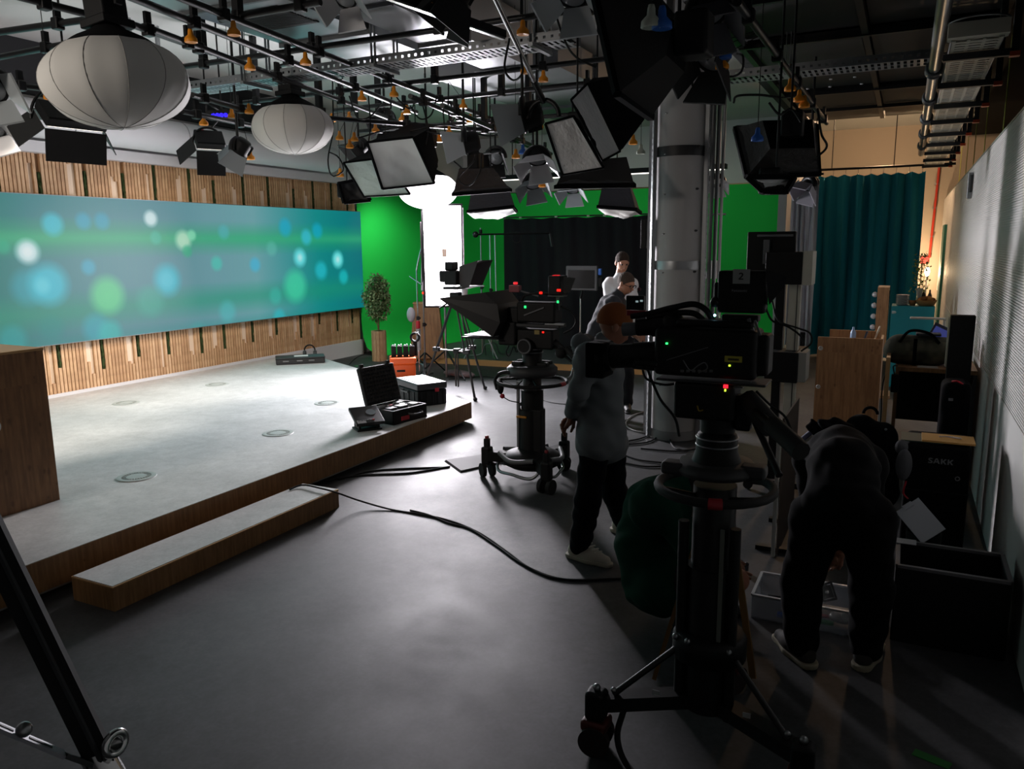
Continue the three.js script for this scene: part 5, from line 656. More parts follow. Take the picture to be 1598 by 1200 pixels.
// near camera with viewfinder marked 2
const font = await new FontLoader().loadAsync('fonts/droid/droid_sans_bold.typeface.json');
const text = (s, size, depth = 0.002) => { const g = new TextGeometry(s, { font, size, depth, curveSegments: 4 }); g.computeBoundingBox(); const b = g.boundingBox; return g.translate(-(b.min.x + b.max.x) / 2, -(b.min.y + b.max.y) / 2, 0); };
{
  const c = V(-0.62, 0, -3.06), Z = -3.06, t = thing('studio_camera', 'large black studio camera with viewfinder marked 2 on a dark pedestal', 'camera', c); const B = (a, b, d, e, z, th, r) => pb(a, b, d, e, z, th, r, c), pt = (x, y, z = Z) => atZ(x, y, z).sub(c);
  // base with three legs, struts and castors
  for (let k = 0; k < 3; k++) { const a = 2.62 + k * 2.0944, e = V(Math.cos(a) * 0.47, 0, Math.sin(a) * 0.47); obj('base_leg', [sqbar(V(Math.cos(a) * 0.06, 0.22, Math.sin(a) * 0.06), V(e.x, 0.22, e.z), 0.075, 0.06)], M.blackGloss, t); obj('strut', bar(V(Math.cos(a) * 0.07, 0.5, Math.sin(a) * 0.07), V(e.x * 0.85, 0.25, e.z * 0.85), 0.013), M.blackGloss, t); obj('wheel_fork', [rbox(0.085, 0.13, 0.085, 0.02, e.x, 0.21, e.z)], M.black, t); wheelUnit(e, a + 0.4).w.forEach(w => obj('wheel', w, std(0x1a0d0c, 0.7), t)); obj('bolt', [sph(0.016, e.x, 0.285, e.z), sph(0.012, e.x * 0.85, 0.27, e.z * 0.85)], M.steel, t); obj('red_bumper', [rbox(0.11, 0.05, 0.11, 0.015, e.x, 0.125, e.z)], std(0x4d1512, 0.6), t); obj('white_tag', box(0.03, 0.02, 0.004, e.x * 0.45, 0.265, e.z * 0.45 + 0.03), std(0x9a9c9c, 0.6), t); }
  obj('base_cable', hose([V(-0.3, 0.19, 0.2), V(-0.32, 0.08, 0.22), V(-0.26, 0.03, 0.3), V(-0.1, 0.02, 0.4), V(0.1, 0.02, 0.42)], 0.014, 24, 6), M.rubber, t);
  obj('column', [cyl(0.1, 0.62, 0, 0.5, 0, 28), cyl(0.085, 0.4, 0, 0.95, 0, 28)], M.blackGloss, t); for (const a of [0.6, 2.7, 4.8]) obj('side_tube', bar(V(Math.cos(a) * 0.12, 0.18, Math.sin(a) * 0.12), V(Math.cos(a) * 0.12, 1.0, Math.sin(a) * 0.12), 0.022), M.black, t); obj('pale_strip', box(0.016, 0.56, 0.008, 0.055, 0.72, 0.1), std(0x5c6059, 0.6), t); obj('bottom_collar', lathe([[0.001, 0.42], [0.15, 0.42], [0.15, 0.5], [0.13, 0.53], [0.001, 0.53]], 28), M.black, t); obj('bolt', [sph(0.014, -0.12, 0.51, 0.09), sph(0.014, -0.06, 0.52, 0.13), sph(0.012, 0.1, 0.5, 0.11)], M.steel, t);
  obj('steering_ring', torus(0.225, 0.019, 0, 1.14, 0), M.rubber, t); for (let k = 0; k < 3; k++) { const a = k * 2.094 + 0.5; obj('ring_spoke', bar(V(Math.cos(a) * 0.07, 1.1, Math.sin(a) * 0.07), V(Math.cos(a) * 0.225, 1.14, Math.sin(a) * 0.225), 0.014), M.black, t); } obj('red_grip', torus(0.225, 0.023, 0, 1.14, 0, 'y', 0.22).rotateY(-1.25), std(0x96202a, 0.5), t);
  obj('weight_tray', [lathe([[0.001, 1.2], [0.15, 1.2], [0.16, 1.22], [0.14, 1.25], [0.001, 1.25]], 28), rbox(0.1, 0.05, 0.08, 0.015, -0.15, 1.22, 0.06), rbox(0.1, 0.05, 0.08, 0.015, 0.15, 1.23, 0.03)], M.darkGrey, t);
  obj('neck', lathe([[0.1, 1.24], [0.082, 1.29], [0.08, 1.34], [0.075, 1.36], [0.001, 1.4]], 32), M.black, t); obj('neck_ring', [torus(0.08, 0.004, 0, 1.345, 0), torus(0.08, 0.004, 0, 1.315, 0)], M.steel, t);
  obj('pan_head', [cyl(0.068, 0.12, 0, 1.43, 0, 28), B(1058, 590, 1150, 655, Z, 0.15, 0.02), B(1150, 615, 1172, 672, Z, 0.06, 0.01)], M.black, t); obj('head_plate', B(1032, 585, 1200, 600, Z, 0.16, 0.006), M.darkGrey, t); obj('red_led', B(1129, 600, 1136, 606, Z + 0.085, 0.008, 0.002), led(0xff2030, 2), t); obj('green_led', [B(1130.5, 607, 1133, 611, Z + 0.085, 0.006, 0.001), B(1137, 569, 1140, 572, Z + 0.09, 0.006, 0.001)], led(0xb8e838, 2), t); obj('yellow_clip', hose([pt(1088, 633, Z + 0.08), pt(1091, 641, Z + 0.08), pt(1097, 640, Z + 0.08)], 0.003, 10, 5), std(0x9d8420, 0.5), t); obj('silver_bracket', [B(1140, 594, 1172, 597, Z + 0.1, 0.02, 0.002), B(1145, 603, 1160, 606, Z + 0.1, 0.02, 0.002)], M.steel, t);
  obj('camera_body', [B(1030, 508, 1185, 590, Z, 0.17, 0.02), B(1060, 496, 1180, 512, Z, 0.13, 0.015), B(1180, 520, 1202, 585, Z, 0.12, 0.015)], M.black, t); obj('yellow_label', B(1131, 555, 1158, 566, Z + 0.088, 0.004, 0.001), std(0xa39a34, 0.6), t); obj('label_print', B(1136, 559, 1153, 563, Z + 0.091, 0.002, 0.0005), std(0x2c2a12, 0.6), t); obj('green_lamp', B(1039, 534.5, 1042, 537.5, Z + 0.09, 0.006, 0.001), led(0x28ff60, 4), t); obj('piping_line', [sqbar(pt(1040, 562, Z + 0.087), pt(1105, 542, Z + 0.087), 0.003)], M.midGrey, t); obj('switch_row', [0, 1, 2, 3, 4, 5].map(k => B(1062 + k * 9, 577, 1067 + k * 9, 581, Z + 0.088, 0.008, 0.001)), M.midGrey, t); obj('small_cables', [hose([pt(1066, 562, Z + 0.09), pt(1078, 578, Z + 0.1), pt(1090, 570, Z + 0.1), pt(1100, 566, Z + 0.1), pt(1104, 574, Z + 0.1), pt(1090, 582, Z + 0.09)], 0.0025, 30, 5)], M.midGrey, t);
  obj('lens', [bar(pt(1034, 556), pt(990, 555), 0.062, 0.055, 28), bar(pt(990, 555), pt(955, 556), 0.05, 0.05, 28), bar(pt(956, 556), pt(936, 557), 0.06, 0.068, 28)], M.black, t); obj('lens_hood', [B(921, 532, 950, 588, Z, 0.13, 0.01)], M.blackFab, t); obj('lens_hood_edge', [torus(0.052, 0.006, pt(934, 557).x, pt(934, 557).y, 0, 'x')], M.midGrey, t); obj('lens_grip', [B(990, 560, 1030, 573, Z + 0.06, 0.06, 0.02), B(1000, 535, 1022, 546, Z, 0.06, 0.01)], M.black, t);
  obj('eyepiece', [bar(pt(1062, 508), pt(1018, 510), 0.045, 0.04, 24), bar(pt(1020, 510), pt(995, 511), 0.034, 0.034, 24), sph(0.05, pt(1050, 506).x, pt(1050, 506).y, 0)], M.black, t); obj('grey_eyecup', bar(pt(995, 513), pt(973, 514), 0.026, 0.028, 24), std(0x55585b, 0.6), t); obj('top_handle', [hose([pt(985, 494), pt(1010, 490), pt(1050, 480), pt(1085, 475), pt(1102, 484), pt(1112, 500)], 0.012, 30, 8), hose([pt(1010, 495), pt(1060, 488), pt(1085, 490), pt(1100, 502)], 0.012, 30, 8)], M.black, t);
  obj('side_monitor', [B(978, 461, 1006, 484, Z - 0.03, 0.02, 0.004)], M.blackGloss, t); obj('red_label', [B(979, 484, 1008, 493, Z - 0.028, 0.02, 0.002)], std(0x8c1626, 0.5), t); obj('screen_marks', [B(992, 469, 996, 472, Z - 0.018, 0.002, 0.0005), B(999, 468, 1003, 471, Z - 0.018, 0.002, 0.0005)], led(0xa8c0c4, 0.5), t); obj('red_ball', sph(0.008, pt(994, 452).x, pt(994, 452).y, -0.03), std(0x5d1424, 0.5), t);
  // big viewfinder monitor with taped number
  const vf = obj('viewfinder', [B(1123, 422, 1196, 489, Z, 0.07, 0.012), B(1116, 440, 1126, 476, Z, 0.05, 0.01)], M.black, t); { const h = [pt(1190, 420), pt(1190, 488), pt(1226, 445), pt(1205, 476)]; obj('viewfinder_hood', poly([[pt(1194, 420, Z + 0.05), pt(1228, 432, Z + 0.08), pt(1224, 448, Z + 0.08), pt(1200, 476, Z + 0.05)], [pt(1194, 420, Z - 0.15), pt(1228, 432, Z - 0.18), pt(1224, 448, Z - 0.18), pt(1200, 476, Z - 0.15)], [pt(1194, 420, Z + 0.05), pt(1228, 432, Z + 0.08), pt(1228, 432, Z - 0.18), pt(1194, 420, Z - 0.15)], [pt(1200, 476, Z + 0.05), pt(1224, 448, Z + 0.08), pt(1224, 448, Z - 0.18), pt(1200, 476, Z - 0.15)]]), std(0x141318, 0.8, 0, { side: THREE.DoubleSide }), t); }
  const sg = obj('number_sticker', pb(1144, 420, 1170, 443, Z + 0.037, 0.003, 0.002, c), std(0x8f9290, 0.7), vf); const d2 = pt(1156.5, 431, Z + 0.0395); obj('number_print', text('2', 0.026, 0.001).translate(d2.x, d2.y, d2.z), std(0x1c1e1e, 0.7), vf); const d3 = pt(1154, 453.5, Z + 0.037); obj('maker_lettering', text('Panasonic', 0.0085, 0.001).translate(d3.x, d3.y, d3.z), std(0x6c6e70, 0.5), vf); obj('viewfinder_knob', [sph(0.02, pt(1118, 471).x, pt(1118, 471).y, 0.02)], M.black, t); obj('viewfinder_rail', [B(1130, 489, 1192, 491, Z + 0.03, 0.01, 0.001)], M.midGrey, t); obj('viewfinder_mount', [B(1128, 490, 1185, 502, Z, 0.06, 0.006)], M.black, t); obj('white_led', sph(0.005, pt(1118, 491).x, pt(1118, 491).y, 0.03), led(0xa8e8ff, 5), t);
  obj('pan_bar', [bar(pt(1160, 625), pt(1245, 700, Z + 0.3), 0.016), bar(pt(1170, 640, Z - 0.05), pt(1216, 742, Z + 0.2), 0.013)], M.black, t); obj('pan_grip', [bar(pt(1205, 662, Z + 0.15), pt(1250, 705, Z + 0.3), 0.035), bar(pt(1165, 622), pt(1205, 668, Z + 0.1), 0.042)], M.rubber, t);
  obj('cable', [hose([pt(1195, 480), pt(1205, 500), pt(1230, 510), pt(1250, 525), pt(1255, 538)], 0.004, 24, 5), hose([pt(1010, 575), pt(1020, 600), pt(1032, 625), pt(1052, 650), pt(1060, 680, Z - 0.1)], 0.006, 24, 5), hose([pt(1002, 572), pt(1008, 590), pt(1035, 600), pt(1060, 598)], 0.005, 24, 5), hose([pt(1180, 610), pt(1200, 630), pt(1225, 650), pt(1235, 672)], 0.005, 24, 5)], M.rubber, t);
  obj('side_bracket', [sqbar(pt(1168, 497, Z + 0.05), pt(1184, 542, Z + 0.05), 0.012), sqbar(pt(1178, 500, Z + 0.05), pt(1196, 550, Z + 0.05), 0.008)], M.midGrey, t);
}
// brown wooden tripod legs behind the near pedestal
{ const t = thing('wooden_tripod', 'brown wooden tripod standing behind the dark pedestal', 'tripod', V(-0.68, 0, -3.48)); const H = 0.95; for (let k = 0; k < 3; k++) { const a = [3.0, 1.3, 5.3][k], f = V(Math.cos(a) * 0.28, 0.01, Math.sin(a) * 0.22), s = V(Math.cos(a) * 0.05, H, Math.sin(a) * 0.05); obj('leg', [sqbar(s, f, 0.03, 0.02)], std(0x7a5a2e, 0.6), t); } obj('crown', rbox(0.12, 0.06, 0.12, 0.02, 0, H, 0), M.black, t); obj('spreader', [cyl(0.03, 0.02, 0, 0.4, 0, 16), bar(V(0, 0.4, 0), V(-0.2, 0.36, 0.03), 0.006)], M.steel, t); }
// loops of cable on the floor round the column
{
  const loops = [[[1012, 640], [985, 650], [978, 665], [1000, 674], [1040, 672], [1070, 668]], [[970, 694], [1010, 690], [1040, 670], [1070, 655], [1095, 665], [1088, 700], [1060, 702], [1045, 680], [1060, 655]], [[968, 690], [1000, 684], [1035, 665], [1075, 648]], [[970, 708], [1000, 718], [1035, 722], [1065, 724]], [[972, 722], [1010, 728], [1040, 727]], [[1000, 700], [1060, 704], [1090, 700]]];
  loops.forEach((l, i) => tag(obj('floor_cable', hose(l.map(([x, y]) => atY(x, y, 0.012)), 0.009, 50, 5), i === 0 ? std(0x8a8a8a, 0.6) : M.rubber), i === 0 ? 'light grey cable looped on the floor at the column foot' : 'black cable looped on the floor around the column', 'cable', i === 0 ? undefined : 'black cables at the column'));
}
// ---------- people ----------
const smin = (a, b, k) => { const h = Math.max(k - Math.abs(a - b), 0) / k; return Math.min(a, b) - h * h * k * 0.25; };
function sdfMesh(fn, lo, hi, N) {
  const mc = new MarchingCubes(N, new THREE.MeshStandardMaterial(), false, false, 60000); mc.isolation = 0; const s = hi.clone().sub(lo); let i = 0;
  for (let z = 0; z < N; z++) for (let y = 0; y < N; y++) for (let x = 0; x < N; x++) mc.field[i++] = -fn(lo.x + s.x * x / N, lo.y + s.y * y / N, lo.z + s.z * z / N);
  mc.update(); const n = mc.count, P = mc.positionArray.slice(0, n * 3); for (let k = 0; k < n; k++) { P[3 * k] = lo.x + (P[3 * k] + 1) / 2 * s.x; P[3 * k + 1] = lo.y + (P[3 * k + 1] + 1) / 2 * s.y; P[3 * k + 2] = lo.z + (P[3 * k + 2] + 1) / 2 * s.z; }
  let g = new THREE.BufferGeometry(); g.setAttribute('position', new THREE.BufferAttribute(P, 3)); g = mergeVertices(g, 1e-4); g.computeVertexNormals(); return g;
}
function caps(bones, k) { // bones: [a, b, ra, rb]
  const B = bones.map(([a, b, ra, rb]) => { const d = b.clone().sub(a); return [a.x, a.y, a.z, d.x, d.y, d.z, Math.max(1e-9, d.lengthSq()), ra, rb - ra]; });
  return (x, y, z) => { let r = 9; for (const q of B) { const px = x - q[0], py = y - q[1], pz = z - q[2]; let t = (px * q[3] + py * q[4] + pz * q[5]) / q[6]; t = t < 0 ? 0 : t > 1 ? 1 : t; const dx = px - q[3] * t, dy = py - q[4] * t, dz = pz - q[5] * t, d = Math.sqrt(dx * dx + dy * dy + dz * dz) - q[7] - q[8] * t; r = d - r > k ? r : smin(r, d, k); } return r; };
}
function bounds(bones, m) { const lo = V(9e9, 9e9, 9e9), hi = V(-9e9, -9e9, -9e9); for (const [a, b, ra, rb] of bones) { const r = Math.max(ra, rb) + m; for (const p of [a, b]) { lo.min(V(p.x - r, p.y - r, p.z - r)); hi.max(V(p.x + r, p.y + r, p.z + r)); } } return [lo, hi]; }
const body = (bones, k, N, wr = 0) => { const f = caps(bones, k); return sdfMesh(wr ? (x, y, z) => f(x, y, z) + wr * (Math.sin(y * 46 + 3 * Math.sin(x * 11 + z * 7)) * Math.sin(x * 17 - z * 21 + y * 9) + 0.6 * Math.sin(y * 23 + x * 31 + 2 * Math.sin(z * 19))) : f, ...bounds(bones, 0.06), N); };
function headGeo(c, f, tilt = 0, S = 1) { // c centre, f facing
  f = f.clone().normalize(); const r = V(0, 1, 0).cross(f).normalize(), u = f.clone().cross(r).normalize();
  const el = (x, y, z, cx, cy, cz, a, b, d) => { const k = Math.hypot((x - cx) / a, (y - cy) / b, (z - cz) / d); return (k - 1) * Math.min(a, b, d); };
  const nose = caps([[V(0, 0.012, 0.092), V(0, -0.028, 0.112), 0.008, 0.014]], 0.01), neck = caps([[V(0, -0.08, -0.015), V(0, -0.2, -0.04), 0.052, 0.056]], 0.01), lips = caps([[V(-0.018, -0.062, 0.085), V(0.018, -0.062, 0.085), 0.009, 0.009]], 0.01), brow = caps([[V(-0.035, 0.028, 0.082), V(0.035, 0.028, 0.082), 0.01, 0.01]], 0.01);
  const fn = (x, y, z) => { let d = el(x, y, z, 0, 0.03, -0.01, 0.077, 0.098, 0.1); d = smin(d, el(x, y, z, 0, -0.045, 0.03, 0.056, 0.068, 0.062), 0.04); d = smin(d, nose(x, y, z), 0.015); d = smin(d, lips(x, y, z), 0.012); d = smin(d, brow(x, y, z), 0.02); for (const s of [-1, 1]) { d = smin(d, el(x, y, z, s * 0.08, -0.003, -0.008, 0.012, 0.034, 0.02), 0.008); d = Math.max(d, -(Math.hypot(x - s * 0.031, y - 0.006, z - 0.102) - 0.014)); } return smin(d, neck(x, y, z), 0.03); };
  const g = sdfMesh(fn, V(-0.13, -0.23, -0.15), V(0.13, 0.16, 0.16), 60); const m = new THREE.Matrix4().makeBasis(r, u, f).scale(V(S, S, S)).setPosition(c); g.applyMatrix4(m);
  const hairFn = (cap) => (x, y, z) => { const e = cap ? 0.006 : 0.002 * Math.sin(x * 160) * Math.sin(z * 140 + y * 90); const d = el(x, y, z, 0, 0.034, -0.012, 0.084 + e, 0.104 + e, 0.107 + e); return Math.max(d, (cap ? 0.004 + z * 0.12 : z > 0 ? -0.012 + z * 0.85 : -0.012 + z * 0.75) - y); };
  const hair = (cap) => sdfMesh(hairFn(cap), V(-0.12, -0.16, -0.15), V(0.12, 0.17, 0.14), 44).applyMatrix4(m);
  const eyes = merge([-1, 1].map(s => sph(0.013, s * 0.031, 0.006, 0.085))).applyMatrix4(m); const glasses = merge([-1, 1].map(s => new THREE.TorusGeometry(0.024, 0.0035, 6, 20).scale(1.1, 0.8, 1).translate(s * 0.033, 0.004, 0.108)).concat([bar(V(-0.012, 0.006, 0.11), V(0.012, 0.006, 0.11), 0.003), bar(V(-0.06, 0.008, 0.1), V(-0.083, 0.008, 0.0), 0.003), bar(V(0.06, 0.008, 0.1), V(0.083, 0.008, 0.0), 0.003)])).applyMatrix4(m);
  return { g, hair, eyes, glasses, m };
}
function handGeo(w, dir, side, curl = 0.5, S = 1) { // wrist, pointing direction, thumb side
  const f = dir.clone().normalize(), t = side.clone().addScaledVector(f, -side.dot(f)).normalize(), n = t.clone().cross(f); const P = (a, b, c) => w.clone().addScaledVector(f, a * S).addScaledVector(t, b * S).addScaledVector(n, c * S); const bones = [[P(-0.02, 0, 0), P(0.02, 0, 0), 0.026 * S, 0.028 * S]];
  for (const b of [-0.03, -0.01, 0.01, 0.03]) bones.push([P(0.01, b * 0.5, 0), P(0.085, b, 0), 0.014 * S, 0.011 * S]);
  const fb = [[0.03, 0.072], [0.01, 0.08], [-0.01, 0.075], [-0.03, 0.058]]; for (const [b, L] of fb) { const a1 = curl * 0.9, a2 = curl * 2.0; const p0 = P(0.088, b, 0), p1 = P(0.088 + Math.cos(a1) * L * 0.5, b * 1.08, -Math.sin(a1) * L * 0.5), p2 = p1.clone().addScaledVector(f, Math.cos(a2) * L * 0.5 * S).addScaledVector(n, -Math.sin(a2) * L * 0.5 * S); bones.push([p0, p1, 0.0095 * S, 0.0088 * S], [p1, p2, 0.0088 * S, 0.0075 * S]); }
  bones.push([P(0.015, 0.022, -0.005), P(0.05, 0.055, -0.018), 0.014 * S, 0.011 * S], [P(0.05, 0.055, -0.018), P(0.082, 0.06, -0.03), 0.0105 * S, 0.009 * S]); return sdfMesh(caps(bones, 0.008), ...bounds(bones, 0.02), 52);
}
function shoeGeo(heel, toe, r = 0.045) { const d = toe.clone().sub(heel).setY(0).normalize(), L = heel.distanceTo(toe); const P = (a, h) => heel.clone().addScaledVector(d, a * L).setY(h); const b = [[P(0.02, 0.05), P(0.55, 0.045), r, r], [P(0.5, 0.045), P(0.95, 0.038), r * 0.98, r * 0.72], [P(0.08, 0.09), P(0.3, 0.075), r * 0.95, r * 0.85], [P(0.3, 0.075), P(0.7, 0.045), r * 0.8, r * 0.75]]; const fn = caps(b, 0.03); return sdfMesh((x, y, z) => Math.max(fn(x, y, z), 0.008 - y), ...bounds(b, 0.02), 44); }
function soleGeo(heel, toe, r = 0.052) { const d = toe.clone().sub(heel).setY(0).normalize(), L = heel.distanceTo(toe); const P = (a) => heel.clone().addScaledVector(d, a * L).setY(0.018); const b = [[P(0.0), P(0.5), r * 0.95, r], [P(0.5), P(1.0), r, r * 0.72]]; const fn = caps(b, 0.03); return sdfMesh((x, y, z) => Math.max(fn(x, y, z), Math.abs(y - 0.014) - 0.014), ...bounds(b, 0.02), 40); }
// J: joints; o: colours and what is covered
function person(label, J, o) {
  const root = V((J.anL.x + J.anR.x) / 2, 0, (J.anL.z + J.anR.z) / 2), t = thing('person', label, 'person', root), U = (g) => g.translate(-root.x, -root.y, -root.z); const k = o.k || 1;
  const chest = J.chest, torso = (e) => [[J.pelvis, J.waist, 0.125 * k + e, 0.115 * k + e], [J.waist, chest, 0.115 * k + e, 0.125 * k + e], [J.shL, J.shR, 0.072 * k + e, 0.072 * k + e], [chest, J.neck, 0.11 * k + e, 0.06 + e], [J.hipL, J.hipR, 0.1 * k + e, 0.1 * k + e], [chest, J.shL, 0.1 * k + e, 0.07 * k + e], [chest, J.shR, 0.1 * k + e, 0.07 * k + e]];
  const arm = (s, e, e2 = e) => [[J['sh' + s], J['el' + s], 0.055 * k + e, 0.043 * k + e], [J['el' + s], J['wr' + s], 0.043 * k + e2, 0.03 * k + e2]], leg = (s, e, e2 = e) => [[J['hip' + s], J['kn' + s], 0.09 * k + e, 0.06 * k + e], [J['kn' + s], J['an' + s], 0.058 * k + e2, 0.04 * k + e2]];
  const hd = headGeo(J.head, o.face, 0, o.hs || 1), skin = [body([...torso(-0.01), ...arm('L', -0.006), ...arm('R', -0.006), ...leg('L', -0.008), ...leg('R', -0.008), [J.neck, J.head.clone().add(J.neck).multiplyScalar(0.5), 0.055, 0.055]], 0.03, 84), hd.g];
  for (const s of ['L', 'R']) if (o['hand' + s]) skin.push(handGeo(J['wr' + s], o['hand' + s][0], o['hand' + s][1], o.curl ?? 0.5));
  obj('body', U(merge(skin)), o.skin || M.skin, t).userData.label = 'bare skin of face and hands';
  const sleeve = o.short ? (s) => [[J['sh' + s], J['sh' + s].clone().lerp(J['el' + s], 0.85), 0.062 * k + 0.012, 0.056 * k + 0.012]] : (s) => arm(s, 0.016, 0.014);
  obj(o.topName || 'shirt', U(body([...torso(o.bulk ?? 0.014), ...sleeve('L'), ...sleeve('R')], 0.035, 92, 0.0055)), o.top, t); obj('trousers', U(body([[J.pelvis, J.pelvis.clone().lerp(J.waist, 0.2), 0.128 * k, 0.126 * k], [J.hipL, J.hipR, 0.108 * k, 0.108 * k], ...(o.shorts ? ['L', 'R'].map(s => [J['hip' + s], J['kn' + s].clone().lerp(J['hip' + s], 0.2), 0.105 * k, 0.085 * k]) : [...leg('L', 0.014, 0.03), ...leg('R', 0.014, 0.03)])], 0.03, 88, 0.004)), o.legs, t);
  for (const s of ['L', 'R']) { const h = J['an' + s].clone().setY(0), to = J['to' + s]; const sh = obj('shoe', U(shoeGeo(h.clone().addScaledVector(to.clone().sub(h).setY(0).normalize(), -0.05), to)), o.shoe, t); obj('sole', U(soleGeo(h.clone().addScaledVector(to.clone().sub(h).setY(0).normalize(), -0.06), to)), o.sole || o.shoe, sh); }
  if (o.hair) obj(o.cap ? 'beanie' : 'hair', U(hd.hair(!!o.cap)), o.hair, t); obj('eyes', U(hd.eyes), std(0x1c1512, 0.3), t); if (o.glasses) obj('glasses', U(hd.glasses), M.black, t);
  if (o.extra) o.extra(t, U); return t;
}
const G = (x, y, z) => atZ(x, y, z);
// man in grey hoodie watching the near camera
{
  const z = -4.62, fl = atY(905, 868).setY(0); const J = { head: G(960, 508, z), neck: G(946, 538, z), chest: G(934, 580, z), waist: G(936, 640, z), pelvis: G(939, 684, z), shL: G(922, 560, z + 0.2), shR: G(946, 560, z - 0.18), elL: G(902, 612, z + 0.24), elR: G(924, 618, z - 0.24), wrL: G(892, 643, z + 0.1), wrR: G(896, 648, z - 0.02), hipL: G(930, 690, z + 0.1), hipR: G(950, 692, z - 0.1), knL: G(918, 775, z + 0.12), knR: G(960, 770, z - 0.16), anL: V(0, 0, 0), anR: V(0, 0, 0) };
  J.anL = atY(905, 872, 0.0).setY(0.1); J.anR = atY(972, 832, 0).setY(0.1); J.toL = atY(948, 884, 0); J.toR = atY(1006, 842, 0);
  const hood = std(0x5f6466, 0.92, 0, { bumpMap: noiseTex(256, [[8, 2], [20, 1], [90, 0.5]], 60, 200), bumpScale: 0.01 });
  person('man in grey hoodie, dark trousers and white trainers with hands behind his back', J, { face: V(0.9, -0.25, -0.45), top: hood, topName: 'hoodie', legs: soft(0x0c0d12), shoe: std(0xb9b3a4, 0.7), sole: std(0xa39c8c, 0.7), hair: std(0x7a3f14, 0.9), cap: true, bulk: 0.03, k: 1.02, handL: [V(-0.35, -0.75, -0.55), V(0.3, 0, 0.6)], handR: [V(-0.5, -0.6, 0.6), V(0.3, 0, -0.6)], skin: std(0x8a5a44, 0.6),
    extra: (t, U) => { const n = J.neck, b = [[n.clone().add(V(-0.14, 0.02, 0.1)), n.clone().add(V(-0.17, 0.0, -0.06)), 0.05, 0.05], [n.clone().add(V(-0.13, 0.02, 0.1)), n.clone().add(V(0.02, -0.03, 0.12)), 0.045, 0.032], [n.clone().add(V(-0.15, 0, -0.06)), n.clone().add(V(0.02, -0.03, -0.1)), 0.045, 0.032], [n.clone().add(V(-0.17, 0, 0.03)), n.clone().add(V(-0.17, -0.1, 0.02)), 0.05, 0.03]]; obj('hood', U(body(b, 0.04, 52)), hood, t); for (const s of ['L']) obj('laces', U(merge([0, 1, 2, 3].map(k => { const a = atY(905, 872, 0).lerp(J.toL, 0.3 + k * 0.12).setY(0.125 - k * 0.014); return box(0.06, 0.006, 0.012).rotateY(0.9).translate(a.x, a.y, a.z); }))), std(0xd8d4c8, 0.7), t); } });
}
// man in white shirt and man in dark shirt leaning, beyond
{
  const z = -9.45, J = { head: G(971, 410, z), neck: G(967, 432, z), chest: G(967, 457, z), waist: G(968, 492, z), pelvis: G(968, 516, z), shL: G(952, 444, z + 0.02), shR: G(985, 445, z - 0.05), elL: G(948, 478, z + 0.05), elR: G(990, 480, z + 0.05), wrL: G(956, 500, z + 0.2), wrR: G(984, 502, z + 0.2), hipL: G(961, 522, z), hipR: G(977, 522, z) }; const f = (x) => atZ(x, 600, z).setY(0); J.anL = f(961).setY(0.1); J.anR = f(979).setY(0.1); J.knL = J.anL.clone().setY(0.5); J.knR = J.anR.clone().setY(0.5); J.toL = f(961).add(V(0.05, 0, 0.2)); J.toR = f(979).add(V(0.08, 0, 0.2));
  person('smiling man in white shirt standing beside the column', J, { face: V(0.55, -0.3, 0.75), top: std(0xd8d6da, 0.8), legs: std(0x1c1d22, 0.85), shoe: std(0x161616, 0.6), hair: std(0x2e2018, 0.9), handL: [V(0.3, -0.4, 0.8), V(0.5, 0.5, 0)], handR: [V(-0.3, -0.4, 0.8), V(-0.5, 0.5, 0)], skin: std(0xc08a70, 0.55) });
}
{
  const z = -8.9, J = { head: G(977, 443, z), neck: G(966, 459, z), chest: G(952, 478, z), waist: G(936, 510, z), pelvis: G(928, 534, z), shL: G(956, 474, z + 0.19), shR: G(966, 474, z - 0.17), elL: G(968, 504, z + 0.2), elR: G(980, 504, z - 0.2), wrL: G(988, 522, z + 0.12), wrR: G(996, 522, z - 0.12), hipL: G(926, 540, z + 0.1), hipR: G(928, 540, z - 0.1) }; const f = (x, dz) => atZ(x, 600, z + dz).setY(0); J.anL = f(930, 0.12).setY(0.1); J.anR = f(928, -0.12).setY(0.1); J.knL = J.anL.clone().setY(0.5).add(V(0.05, 0, 0)); J.knR = J.anR.clone().setY(0.5).add(V(0.05, 0, 0)); J.toL = f(930, 0.12).add(V(0.2, 0, 0)); J.toR = f(928, -0.12).add(V(0.2, 0, 0));
  person('man with glasses in dark polo shirt leaning forward beside the column', J, { face: V(0.9, -0.35, 0.3), top: std(0x24252b, 0.9), legs: std(0x18181c, 0.85), shoe: std(0x141414, 0.6), hair: std(0x3a2c22, 0.9), glasses: true, short: true, handL: [V(0.8, -0.5, 0), V(0, 0.5, 0.5)], handR: [V(0.8, -0.5, 0), V(0, 0.5, -0.5)], skin: std(0xa9745a, 0.55) });
}
